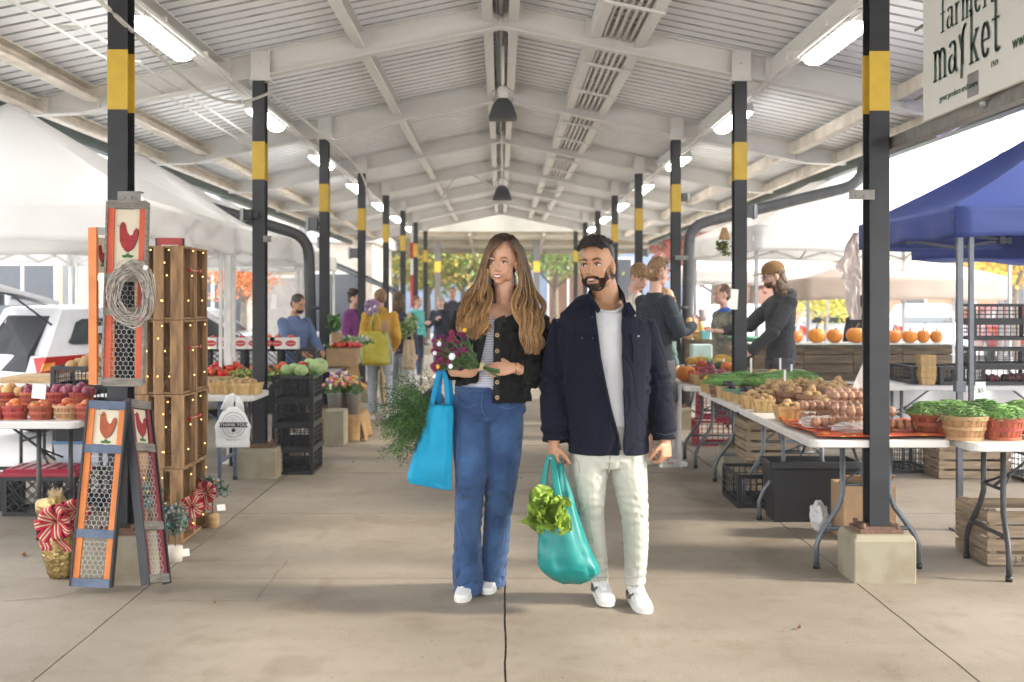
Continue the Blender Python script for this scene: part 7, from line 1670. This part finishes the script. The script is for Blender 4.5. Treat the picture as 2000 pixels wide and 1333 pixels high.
# ---------- background people
def cloth(n,c,**k): return mat(n,c,.85,var=.15,scale=8,bump=.25,bscale=120,**k)
hb_=hm('hair_brown',(.07,.04,.02),(.14,.08,.04)); hb_l=hm('hair_light_brown',(.20,.11,.045),(.34,.20,.09)); hb_g=hm('hair_grey',(.35,.30,.25),(.5,.45,.38)); hb_k=hm('hair_dark',(.02,.014,.01),(.05,.03,.02))
sneak=mat('white_leather',(.74,.73,.70)); 
R90=pi/2
random.seed(51)
# young man with phone and cup, seen from behind, facing right
pose=dict(elR=(-.25,-.06,1.16),wrR=(-.12,-.30,1.22),elL=(.25,-.04,1.15),wrL=(.14,-.33,1.12),knR=(-.10,-.05,.50),anR=(-.10,-.02,.09))
p,J,C,Rm,s,_=human('young man in a dark sweater seen from behind, facing the right stall with a phone',(wx(1283,10.6),10.6,0),R(118),1.86,pose,skin=skinP,top=cloth('dark_slate_sweater',(.018,.026,.036)),pants=cloth('grey_shorts',(.12,.12,.13)),shoes=sneak,hair=hb_l,hairshape=HS_quiff,shorts=True,look=(10,6,0),hands={'R':((.2,-.8,.5),(.9,.3,0),(0,-.3,1)),'L':((-.2,-1,0),(0,.1,1),(-1,0,0))})
def tow(p,v): return Matrix.LocRotScale(p.location,p.rotation_euler,None)@V(v)
ph=tow(p,(J['wrL']+V((-.03,-.14,.03)))); b=MB(); b.box(ph,(.08,.15,.009),Matrix.Rotation(R(118),3,'Z')); b.build('smartphone',blk,bev=.002,label='dark phone in the young man\'s hand',cat='phone')
cu=tow(p,(J['wrR']+V((.0,-.11,.09)))); b=MB(); b.lathe([(.030,-.05),(.042,.06)],cu,14); b.build('drink_cup',mat('milky_cup',(.7,.6,.6),.3),label='clear iced drink cup held by the young man',cat='cup')
human('fair young man looking down, partly behind the man in navy',(wx(1240,11.4),11.4,0),R(28),1.86,dict(head=(.02,-.05,1.655)),skin=skinP,top=cloth('cream_tee',(.5,.46,.42)),pants=cloth('dark_trousers',(.03,.03,.035)),shoes=sneak,hair=hb_l,hairshape=HS_bowl,look=(0,24,0))
human('short person with brown hair half hidden by the third right column',(wx(1303,12.4),12.5,0),R(100),1.62,{},skin=skinP,top=cloth('green_grey_top',(.10,.16,.15)),pants=cloth('dark_trousers',(.03,.03,.035)),hair=hb_l,hairshape=HS_long,fem=True)
# vendor with cap
pose=dict(elR=(-.26,-.12,1.17),wrR=(-.16,-.38,1.12),elL=(.26,-.10,1.14),wrL=(.16,-.36,1.00),head=(0,-.06,1.665))
p,J,C,Rm,s,bv=human('bearded vendor with long hair, brown cap and grey hoodie reaching across the stall',(2.62,11.05,0),R(-82),1.86,dict(pose,elR=(-.22,-.22,1.20),wrR=(-.14,-.50,1.16),elL=(.24,-.16,1.16),wrL=(.12,-.32,.98)),skin=skinP,top=cloth('grey_hoodie_cloth',(.045,.048,.052)),pants=cloth('grey_jeans',(.08,.08,.09)),shoes=blk,hair=hb_,hairshape=[((0,.03,.03),(.083,.09,.09)),((0,.06,-.12),(.08,.06,.16)),((-.062,.02,-.15),(.03,.045,.15)),((.062,.02,-.15),(.03,.045,.15))],hood=True,look=(-4,14,0),beard=hb_,hands={'R':((-.1,-1,.05),(.3,0,.9),(.9,-.1,0),(.15,.2,.25,.3)),'L':((0,-1,-.25),(-1,0,-.2),(0,-.3,1))},vox=.008)
def lobj(b,nm,m,p,**k): o=b.build(nm,m,**k); o.parent=p; return o
capm=cloth('brown_cap_cloth',(.22,.12,.045)); b=MB(); b.ell(C+Rm@(V((0,.008,.062))*s),V((.092,.108,.078))*s,20,12,rot=Rm); q=[C+Rm@(V((x,-.09-.10*math.cos(x*14)**1*1.0*(1 if abs(x)<.075 else 0),.045-.01*abs(x)*5))*s) for x in (-.075,-.05,-.025,0,.025,.05,.075)]+[C+Rm@(V((x,-.06,.05))*s) for x in (.075,0,-.075)]; b.slab(q,Rm@V((0,0,.006))); lobj(b,'cap',capm,p)
b=MB(); b.tube([C+Rm@(V((sx,-.03 if abs(sx)>.07 else -.10,.006))*s) for sx in (-.078,-.055,-.03,-.01)],.0025,5)
for sx in (-1,1): b.tube([C+Rm@(V((sx*.033+.022*math.cos(a),-.102,.004+.017*math.sin(a)))*s) for a in [2*pi*k/12 for k in range(12)]],.0022,5,closed=True); b.tube([C+Rm@(V((sx*.055,-.10,.008))*s),C+Rm@(V((sx*.082,0,.008))*s)],.002,5)
lobj(b,'glasses',blk,p)
# man in camo jacket
human('young man with a blue hood and camouflage jacket behind the second right column',(wx(1412,14.2),14.2,-.15),R(-75),1.83,{},skin=skinP,top=mat('camo_jacket',(.10,.11,.07),.9,var=.2,col2=(.34,.33,.27),scale=9,f2=.5),pants=cloth('dark_trousers',(.03,.03,.035)),hair=hb_,hairshape=HS_short,hood=False)
b=MB(); b.ell((0,.035,1.50),(.12,.10,.06),16,10); b.ell((0,.08,1.42),(.10,.07,.10),14,10); q_=b.build('hood',mat('bright_blue_fleece',(.03,.10,.45),.8,bump=.3)); q_.parent=[o for o in COL.objects if o.get('label','').startswith('young man with a blue hood')][0]
human('person in black with their back turned behind the pumpkins',(wx(1688,15.5),15.5,-.15),R(170),1.72,{},skin=skinP,top=cloth('black_top',(.012,.012,.014)),pants=cloth('dark_trousers',(.03,.03,.035)),hair=hb_k,hairshape=HS_short)
# left: blue sweater vendor
human('dark-bearded vendor in a blue sweater looking down behind the tomato cartons',(wx(577,13.0),13.0,0),R(48),1.57,dict(elR=(-.25,-.10,1.16),wrR=(-.16,-.33,1.05),elL=(.25,-.10,1.16),wrL=(.16,-.33,1.05),head=(0,-.06,1.65)),skin=skinM,top=cloth('blue_sweater',(.09,.13,.24)),pants=cloth('dark_trousers',(.03,.03,.035)),hair=hb_k,hairshape=HS_short,look=(0,18,0),beard=hbk,slim=.98)
# yellow hoodie shopper
p,J,C,Rm,s,_=human('shopper in a yellow hooded sweater and pale jeans seen from behind with a yellow tote',(wx(742,14.7),14.7,0),R(190),1.63,dict(elR=(-.24,.02,1.15),wrR=(-.22,-.12,.98)),skin=skinP,top=cloth('mustard_sweater',(.60,.34,.05)),pants=cloth('pale_jeans',(.42,.47,.54)),hair=hb_l,hairshape=HS_bowl,hood=True,fem=True,look=(12,0,0))
b=MB(); b.sm=True; b.grid(lambda u,v:tow(p,(-.14+.30*u-.10*v*0,.155+.02*math.sin(pi*u),1.34-.42*v+.0)),8,8); 
p2,J2,C2,Rm2,s2,_=human('shopper in a dark blue vest beside the yellow hooded one, carrying a canvas bag',(wx(779,15.2),15.2,0),R(165),1.60,{},skin=skinP,top=cloth('navy_patterned_vest',(.05,.05,.10)),pants=cloth('pale_jeans',(.42,.47,.54)),hair=hb_,hairshape=HS_long,fem=True)
def tote(px0,px1,py0,py1,Y,lab,m,seed,strap=None,d=.05):
    t=thing('tote_bag',lab,'bag',(wx((px0+px1)/2,Y),Y,wz(py1,Y))); w=px1-px0
    b=bagmesh([(py0,px0+w*.12,px1-w*.12,d*.5,0),(py0+(py1-py0)*.5,px0+w*.03,px1-w*.02,d,0),(py0+(py1-py0)*.92,px0,px1,d,0),(py1,px0+w*.1,px1-w*.1,d*.4,0)],.010,Yc=Y,seed=seed); setlocal(b.build('bag_body',m,solid=.003),t)
    if strap:
        for dx in (-.25,.25):
            c=(px0+px1)/2; b=MB(); b.tube([P(c+dx*w,py0+2,Y-.02),P(c+dx*w*.6,(py0+strap)/2,Y-.01),P(c+dx*w*.2,strap,Y)],[(.012,.003)]*3,6); setlocal(b.build('strap',m),t)
    return t
yb=mat('yellow_printed_nylon',(.58,.50,.02),.45,var=.25,scale=6,col2=(.62,.55,.10),bump=.3,bscale=20)
t=tote(703,764,648,714,14.35,'big yellow printed tote with teal piping on the shoulder of the yellow hooded shopper',yb,3,612,.07)
b=MB(); b.tube([P(757,650,14.26),P(763,680,14.25),P(764,712,14.27)],.008,6); b.tube([P(704,655,14.28),P(702,690,14.27),P(706,712,14.28)],.008,6); setlocal(b.build('piping',mat('teal_piping',(.05,.35,.42),.5)),t)
b=MB(); b.sm=True; b.ell(P(752,640,14.35),(.06,.05,.09),12,8,fn=lambda d,t_,p_:1+.3*noise.noise(d*4)); b.build('paper_bag',mat('brown_paper',(.42,.26,.13),.8,bump=.3),label='crumpled brown paper bag sticking out of the yellow tote',cat='paper bag')
tote(786,812,664,722,14.9,'natural canvas bag of greens on the second shopper\'s side',mat('natural_canvas',(.62,.50,.36),.85,var=.06,bump=.3),6,610)
tote(782,816,715,768,14.95,'white plastic bag hanging below the canvas bag',whitep,8,None)
leafcloud(P(797,642,14.9),(.10,.08,.16),500,.05,leafm,'greens_bunch',cols=[(.10,.26,.05),(.2,.4,.1),(.5,.55,.3)],label='leafy green bunch rising from the canvas bag',cat='greens')
b=MB(); 
for k in range(60): a=rr(0,6.3);q=rr(-1,1); c=P(727,601,14.5)+V((math.cos(a)*math.sqrt(1-q*q)*.085,math.sin(a)*.06,q*.09)); b.col=(.35*rr(.7,1.2),.22,.40,1); b.ell(c,.022,6,5)
b.build('lilac_flowers',leafm,label='ball of lilac flowers held up left of the yellow hooded shopper',cat='flowers')
b=MB(); b.tube([P(727,612,14.5),P(730,655,14.55),P(735,680,14.6)],[.012,.010,.010],6); q_=b.build('stems',m_stem); q_.parent=[o for o in COL.objects if o.name=='lilac_flowers'][0]
human('person in a purple top and dark hat at the flower stall',(wx(691,17.3),17.3,0),R(70),1.62,{},skin=skinP,top=cloth('purple_fleece',(.16,.03,.15)),pants=cloth('dark_trousers',(.03,.03,.035)),hair=hb_k,hairshape=HS_short+[((0,.02,.10),(.12,.12,.02)),((0,.02,.13),(.08,.085,.06))],fem=True,vox=.011)
human('woman in a teal jacket and blue jeans standing far down the aisle',(wx(815,22),22,0),R(60),1.56,dict(elR=(-.24,-.08,1.15),wrR=(-.1,-.26,1.22)),skin=skinP,top=cloth('teal_fleece',(.10,.42,.38)),pants=cloth('denim_far',(.04,.07,.14)),hair=hb_,hairshape=HS_short,fem=True,vox=.012)
human('older fair-haired woman in a dark vest far down the aisle',(wx(861,22.5),22.5,0),R(-15),1.56,dict(elR=(-.25,-.06,1.15),wrR=(-.02,-.26,1.30)),skin=skinP,top=cloth('dark_navy_vest',(.02,.025,.045)),pants=cloth('denim_far',(.04,.07,.14)),hair=hb_g,hairshape=HS_bowl,fem=True,vox=.012)
human('dark-haired man farthest down the aisle behind the woman in front',(wx(884,26),26,0),R(10),1.76,{},skin=skinM,top=cloth('dark_jacket_far',(.03,.03,.04)),pants=cloth('dark_trousers',(.03,.03,.035)),hair=hb_k,hairshape=HS_short,vox=.013)
# folding chair by the teal woman
t=thing('folding_chair','folding chair beside the woman in teal','chair',(wx(800,20.5),20.5,0)); 
for sx in (-.2,.2):
    for sy in (-.2,.2): b=MB(); b.tube([(sx,sy,0),(sx,-sy*.8,.45)],.012,6); flip(b.build('leg',tlegd),t)
b=MB(); b.box((0,0,.45),(.44,.42,.03)); flip(b.build('seat',blk),t); b=MB(); b.box((0,.2,.75),(.44,.03,.25)); b.tube([(-.2,.2,.45),(-.2,.2,.86)],.012,6); b.tube([(.2,.2,.45),(.2,.2,.86)],.012,6); flip(b.build('backrest',blk),t)
# ---------- cars
glass=mat('car_glass',(.03,.04,.045),.08,var=.05,spec=.8); tyre=mat('tyre',(.02,.02,.02),.8); rimm=mat('alloy_rim',(.4,.4,.42),.3,metal=.8); tail=mat('tail_lamp',(.45,.02,.015),.2,var=.1); amber=mat('amber_lamp',(.65,.22,.03),.25); bumper=mat('dark_bumper',(.05,.052,.055),.6)
def car(lab,x,y,rz,colr,L0=4.5,Wd=1.8,H0=1.62,hatch=False,z=-.15,suv=True):
    t=thing('parked_car',lab,'car',(x,y,z),rz); pm_=mat('paint_%d_%d_%d'%tuple(int(c*100) for c in colr),colr,.22,var=.02,spec=.6); hw=Wd/2; hl=L0/2; bz=H0*.66
    st=[(-hl,.50,.80,.86),(-hl+.06,.34,bz-.02,.95),(-hl+.35,.28,bz,1.0),(-.4,.26,bz,1.0),(hl-1.25,.26,bz-.02,1.0),(hl-.5,.28,bz-.16,.97),(hl-.1,.34,bz-.30,.88),(hl,.46,bz-.42,.74)]
    b=MB(); b.sm=True; rs=[]
    for (X,z0,z1,k) in st: rs.append([V((X,yy*hw*k,zz)) for yy,zz in ((-.86,z0),(-1,z0+.12),(-1.0,(z0+z1)/2),(-.95,z1-.05),(-.86,z1),(.86,z1),(.95,z1-.05),(1.0,(z0+z1)/2),(1,z0+.12),(.86,z0))])
    b.rings(rs); flip(b.build('body',pm_,bev=.01),t)
    # greenhouse
    xr=-hl+.12 if suv else -hl+.7; x1=xr+(.25 if suv else .75); x2=hl-2.0 if suv else hl-2.1; x3=hl-1.15
    b=MB(); b.sm=False
    gh=[(xr,.86,bz-.03,.86,bz-.02),(x1,.86,bz-.03,.74,H0-.03),((x1+x2)/2,.87,bz-.03,.76,H0),(x2,.87,bz-.03,.74,H0-.04),(x3,.86,bz-.04,.84,bz-.03)]
    b.rings([[V((X,-k0*hw,z0)),V((X,-k1*hw,z1)),V((X,-k1*hw*.8,z1+.03)),V((X,k1*hw*.8,z1+.03)),V((X,k1*hw,z1)),V((X,k0*hw,z0))] for X,k0,z0,k1,z1 in gh]); flip(b.build('roof',pm_,bev=.03),t)
    def gl(pts,nm='window',m=glass): b=MB(); c=sum((V(p) for p in pts),V())/len(pts); n=(V(pts[1])-V(pts[0])).cross(V(pts[2])-V(pts[1])).normalized(); n=n if n.dot(c-V((0,0,.8)))>0 else -n; b.slab([V(p)+n*.004 for p in pts],n*.006); return flip(b.build(nm,m),t)
    for s_ in (-1,1):
        def S(X,f): return V((X,s_*hw*(.87-.12*f),bz-.02+(H0-.04-bz)*f))
        gl([S(x1+.02,.30),S(x1+.06,.40),S(x1+.14,.76),S(x1+.22,.84),S((x1+x2)/2-.45,.86),S((x1+x2)/2-.42,.24),S(x1+.08,.25)]); gl([S((x1+x2)/2-.36,.10),S((x1+x2)/2-.38,.87),S((x1+x2)/2+.30,.88),S((x1+x2)/2+.34,.10)]); gl([S((x1+x2)/2+.40,.10),S((x1+x2)/2+.37,.88),S(x2+.02,.84),S(x3-.18,.12)])
    gl([(x3-.05,-hw*.78,bz+.02),(x2+.06,-hw*.66,H0-.05),(x2+.06,hw*.66,H0-.05),(x3-.05,hw*.78,bz+.02)],'windscreen')
    if not hatch: gl([(xr+.03,-hw*.72,bz+.06),(x1-.03,-hw*.64,H0-.10),(x1-.03,hw*.64,H0-.10),(xr+.03,hw*.72,bz+.06)],'rear_window')
    else:
        b=MB(); b.slab([(-hl-.012,-hw*.58,.66),(-hl-.012,hw*.58,.66),(-hl+.03,hw*.60,bz),(xr+.20,hw*.54,H0-.10),(xr+.20,-hw*.54,H0-.10),(-hl+.03,-hw*.60,bz)],(.02,0,0)); flip(b.build('boot_opening',mat('dark_interior',(.02,.02,.022),.8)),t)
        b=MB(); b.slab([(x1-.02,-hw*.72,H0+.02),(x1-.02,hw*.72,H0+.02),(x1-1.05,hw*.74,H0+.30),(x1-1.25,hw*.70,H0+.20),(x1-1.25,-hw*.70,H0+.20),(x1-1.05,-hw*.74,H0+.30)],(0,0,.05)); tg=b.build('tailgate',pm_,bev=.01); flip(tg,t)
        b=MB(); b.slab([(x1-.12,-hw*.6,H0+.03),(x1-.12,hw*.6,H0+.03),(x1-.75,hw*.6,H0+.19),(x1-.75,-hw*.6,H0+.19)],(0,0,-.012)); q=b.build('rear_window',glass); q.parent=tg
        for s_ in (-1,1): b=MB(); b.tube([(x1-.1,s_*hw*.68,H0-.2),(x1-.55,s_*hw*.68,H0+.12)],.012,6); flip(b.build('gas_strut',blk),t)
    for s_ in (-1,1):
        b=MB(); b.slab([(-hl+.05,s_*hw*.99,bz-.02),(-hl+.62,s_*hw*1.0,bz-.0),(-hl+.42,s_*hw*1.012,bz-.16),(-hl-.01,s_*hw*.90,bz-.25),(-hl-.03,s_*hw*.84,bz-.03)],(0,s_*.014,0)); tl=b.build('tail_light',tail,bev=.004); flip(tl,t)
        b=MB(); b.slab([(-hl+.02,s_*hw*.975,bz-.09),(-hl+.14,s_*hw*1.0,bz-.08),(-hl+.12,s_*hw*1.01,bz-.16),(-hl+.0,s_*hw*.95,bz-.18)],(0,s_*.024,0)); q=b.build('indicator',amber); q.parent=tl
        b=MB(); b.ell((hl-.14,s_*hw*.66,bz-.36),(.10,.17,.08),12,8); flip(b.build('headlight',mat('headlight_glass',(.5,.5,.5),.1)),t)
        b=MB(); b.ell((x3-.25,s_*(hw+.08),bz+.06),(.06,.10,.07),10,6); flip(b.build('door_mirror',pm_),t)
        for X in (-hl+.82,hl-.88):
            w_=thing('w',None,None); COL.objects.unlink(w_); bpy.data.objects.remove(w_)
            b=MB(); b.tube([(X,s_*(hw-.19),.33),(X,s_*(hw+.005),.33)],.33,24,ref=(0,0,1)); wh=b.build('tyre',tyre,bev=.02); flip(wh,t); b=MB(); b.tube([(X,s_*(hw+.0),.33),(X,s_*(hw+.015),.33)],.21,20,ref=(0,0,1)); r_=b.build('rim',rimm,bev=.01); r_.parent=wh
    for s_ in (-1,1): b=MB(); b.box((s_*(hl-.06),0,.42),(.16,Wd*.84,.16)); flip(b.build('bumper',bumper,bev=.03),t)
    b=MB(); b.box((-hl-.03,0,bz-.30),(.02,.5,.12)); flip(b.build('number_plate',paper),t)
    return t
car('white hatchback with its tailgate raised, behind the tomato table',-4.36,15.2,R(50),(.62,.62,.63),hatch=True,L0=4.3,H0=1.56)
car('dark car with a raised tailgate beyond the white one at the far left',-7.6,18.5,R(20),(.03,.03,.035),hatch=True,H0=1.72,L0=4.6)
car('silver car parked beyond the tomato cartons on the left',-6.4,24.5,R(75),(.45,.46,.48),suv=False,H0=1.45)
car('white car parked beyond the flower stall vendor',-8.8,26,R(85),(.7,.7,.7),suv=False,H0=1.45)
for i,(x,y,c_) in enumerate(((6.2,31,(.7,.7,.7)),(8.8,31.5,(.5,.52,.55)),(11.4,32,(.65,.65,.66)),(14,32.5,(.3,.02,.02)),(17,33,(.6,.6,.62)))):
    car('%s car parked across the lot on the right, %s from the left'%(('white','silver','white','dark red','pale grey')[i],ORD[i]),x,y,R(80),c_,suv=bool(i%2),H0=1.5)
# ---------- buildings and trees beyond the market
beige=mat('beige_render',(.50,.38,.27),.8,var=.08,scale=1,bump=.1); brick=mat('orange_brick',(.42,.19,.11),.85,var=.15,scale=30,bump=.3,bscale=40); slate=mat('blue_grey_cladding',(.19,.24,.34),.7,var=.1,scale=2); dwin=mat('dark_window',(.05,.055,.065),.15); wtrim=mat('white_trim',(.7,.7,.68),.6); brn=mat('brown_door',(.13,.06,.03),.6)
def building(lab,x0,x1,y0,y1,h,m,wins,flat=True,base=-.15,roofm=None,name='building'):
    t=thing(name,lab,'building',((x0+x1)/2,y0,base)); b=MB(); b.bb(x0,x1,y0,y1,base-.1,h); setlocal(b.build('wall',m),t); b=MB(); b.bb(x0-.15,x1+.15,y0-.15,y1+.15,h,h+.3); setlocal(b.build('roof',roofm or wtrim),t)
    for (xa,xb,za,zb_,mm) in wins:
        b=MB(); b.bb(xa-.08,xb+.08,y0-.06,y0-.01,za-.08,zb_+.08); f=b.build('window_frame' if za>.5 else 'door_frame',wtrim); setlocal(f,t); b=MB(); b.bb(xa,xb,y0-.085,y0-.062,za,zb_); q=b.build('pane' if za>.5 else 'door',mm); setlocal(q,t)
        if xb-xa>1.5: b=MB(); b.bb((xa+xb)/2-.04,(xa+xb)/2+.04,y0-.10,y0-.086,za,zb_); setlocal(b.build('mullion',wtrim),t)
    return t
building('long beige building with shop windows behind the white car',-34,-11,38,46,4.2,beige,[(-30+3.4*k,-28+3.4*k,.7,2.6,dwin) for k in range(5)])
building('cream shopfront seen through the tomato stall',-11.2,-3.6,33,39,3.1,mat('cream_wall',(.55,.50,.42),.8),[(-10.6,-9.6,.0,2.1,brn),(-8.9,-7.2,.6,2.2,dwin),(-6.6,-5.6,0,2.1,mat('grey_door',(.3,.28,.25),.6)),(-5.2,-4.0,.6,2.2,dwin)])
t=thing('shop_sign','long white market sign on the cream shopfront','sign',(-7.3,32.8,2.5)); b=MB(); b.bb(-9.4,-5.2,32.75,32.85,2.3,3.0); setlocal(b.build('board',wtrim),t)
o=facing(text_mesh('farmers market',.52,dg),'sign_words',(-7.3,32.74,2.65),(1,0,0),(0,0,1),t)
building('blue-grey building with a brown door at the end of the market',-9,9,56,66,5.0,slate,[(2.3,4.1,-.1,3.9,brn),(5.2,6.2,.8,3.4,dwin),(-6,-4.8,.8,2.6,dwin)])
building('orange brick building with tall windows across the lot on the right',12.5,40,52,64,3.9,brick,[(13.4+2.2*k,14.3+2.2*k,1.2,3.2,dwin) for k in range(9)])
building('dark blue building beyond the left row of columns',-14,-7.5,52,60,4.2,slate,[(-12.5,-11.5,1,3,dwin)])
yl=[(.65,.52,.08),(.55,.50,.10),(.38,.42,.10),(.70,.60,.14)]; gn=[(.16,.24,.07),(.24,.32,.10),(.32,.38,.13),(.40,.44,.15)]; rd=[(.42,.07,.05),(.5,.14,.08),(.35,.10,.06)]
random.seed(61)
for lab,px,Y,h,r,cols in (('yellow-green tree at the end of the aisle behind the left post',905,47,4.6,2.2,yl+gn),('tall yellow-green tree behind the woman\'s head',945,50,5.6,2.6,gn+yl),('green tree right of the end post',1085,49,5.4,2.4,gn),('yellow tree left of the end post',835,48,4.6,1.8,yl),
    ('tall green tree seen past the third left column',668,44,6.2,2.4,gn),('sparse yellow-green tree beyond the flower stall',712,48,5.0,2.2,gn+yl),('red-leaved tree beyond the brown-capped man',1395,40,5.2,2.6,rd),('red-leaved tree farther right across the lot',1470,44,5.0,2.4,rd),
    ('small bright yellow tree beyond the beige canopy',1612,29,2.6,.9,yl+[(.6,.6,.08)]),('small grey-green bush-like tree by the yellow one',1640,30,1.6,.7,gn),('golden tree at the right edge across the lot',1985,30,4.0,1.6,[(.7,.42,.04),(.65,.5,.08)]),('orange-leaved small tree behind the cream shopfront',475,30.5,3.6,1.0,[(.7,.2,.06),(.65,.3,.1)]),('yellow-green tree over the brick building',1700,42,5.2,1.6,yl+gn)):
    tree(lab,wx(px,Y),Y,h,r,cols,n=3200,lw=.11*r)
for i,(px,Y,h) in enumerate(((1765,34,5.6),(1955,30,6.2),(137,16.5,2.05),(592,27,3.4))):
    b=MB(); x=wx(px,Y); b.lathe([(.09,-.15),(.07,h)],(x,Y,0),10) if i<2 else b.bb(x-.08,x+.08,Y-.08,Y+.08,-.15,h); b.build('post',mat('grey_post',(.22,.22,.22),.6),label=('pale utility pole across the lot behind the blue canopy','pale utility pole at the right edge of the lot','grey square post behind the white car','grey post beyond the tomato cartons')[i],cat='post')
t=thing('kiosk_banner','red and white banner hanging between far columns on the left','banner',(wx(805,29),29,1.0)); b=MB(); b.bb(wx(802,29),wx(808,29)+.1,28.98,29.0,1.3,3.3); setlocal(b.build('cloth',mat('banner_red',(.5,.02,.02),.6)),t); b=MB(); b.bb(wx(802,29),wx(808,29)+.1,28.97,28.978,2.1,2.5); b.bb(wx(802,29),wx(808,29)+.1,28.97,28.978,2.9,3.3); setlocal(b.build('white_band',paper),t)
# fallen leaves and scraps on the floor
random.seed(71)
lf=mat('dry_leaf',(.24,.10,.035),.8,var=.3)
for i,(px,py,lab) in enumerate(((48,1087,'curled dry brown leaf on the floor left of the gold pot'),(1475,1015,'tiny dry leaf under the egg table legs'),(905,978,'tiny dark scrap on the floor behind the couple'),(1018,936,'dark leaf scrap on the floor between the couple and the tables'),(690,905,'dry leaf on the floor before the black crates'),(420,1180,'small leaf on the floor near the cut slab'),(1560,1230,'small dry leaf on the floor at lower right'))):
    Y=CH*F/(py-HY); b=MB(); b.sm=True; a=rr(0,6); s_=rr(.012,.03) if i else .035
    b.grid(lambda u,v:V((wx(px,Y)+s_*((u-.5)*2*math.cos(a)-(v-.5)*math.sin(pi*u)*math.sin(a)),Y+s_*((u-.5)*2*math.sin(a)+(v-.5)*math.sin(pi*u)*math.cos(a)),.004+.010*(1-math.sin(pi*u))+.012*abs(v-.5))),6,4); b.build('fallen_leaf',lf,label=lab,cat='leaf')
b=MB(); 
for k in range(420):
    x,y=rr(-1.9,4),rr(3.4,14); s_=rr(.0015,.005); b.add([(x+s_*rr(.5,1)*math.cos(a),y+s_*rr(.5,1.5)*math.sin(a),.003) for a in (0,1.3,2.7,4.1,5.2)],[(0,1,2,3,4)])
b.build('floor_grit',joint_m,kind='stuff',label='specks of dirt and grit scattered on the concrete floor',cat='grit')
# ---------- thin bright autumn air over the whole place
hz=bpy.data.materials.new('haze'); hz.use_nodes=True; n_=hz.node_tree.nodes; n_.clear(); o_=n_.new('ShaderNodeOutputMaterial'); v_=n_.new('ShaderNodeVolumePrincipled')
v_.inputs['Color'].default_value=(.95,.97,1,1); v_.inputs['Density'].default_value=.0022; v_.inputs['Anisotropy'].default_value=.3; hz.node_tree.links.new(v_.outputs[0],o_.inputs['Volume'])
b=MB(); b.bb(-210,210,-70,410,-1.7,14); b.build('haze',hz,kind='stuff',label='thin pale air that washes out the far end of the market',cat='haze')
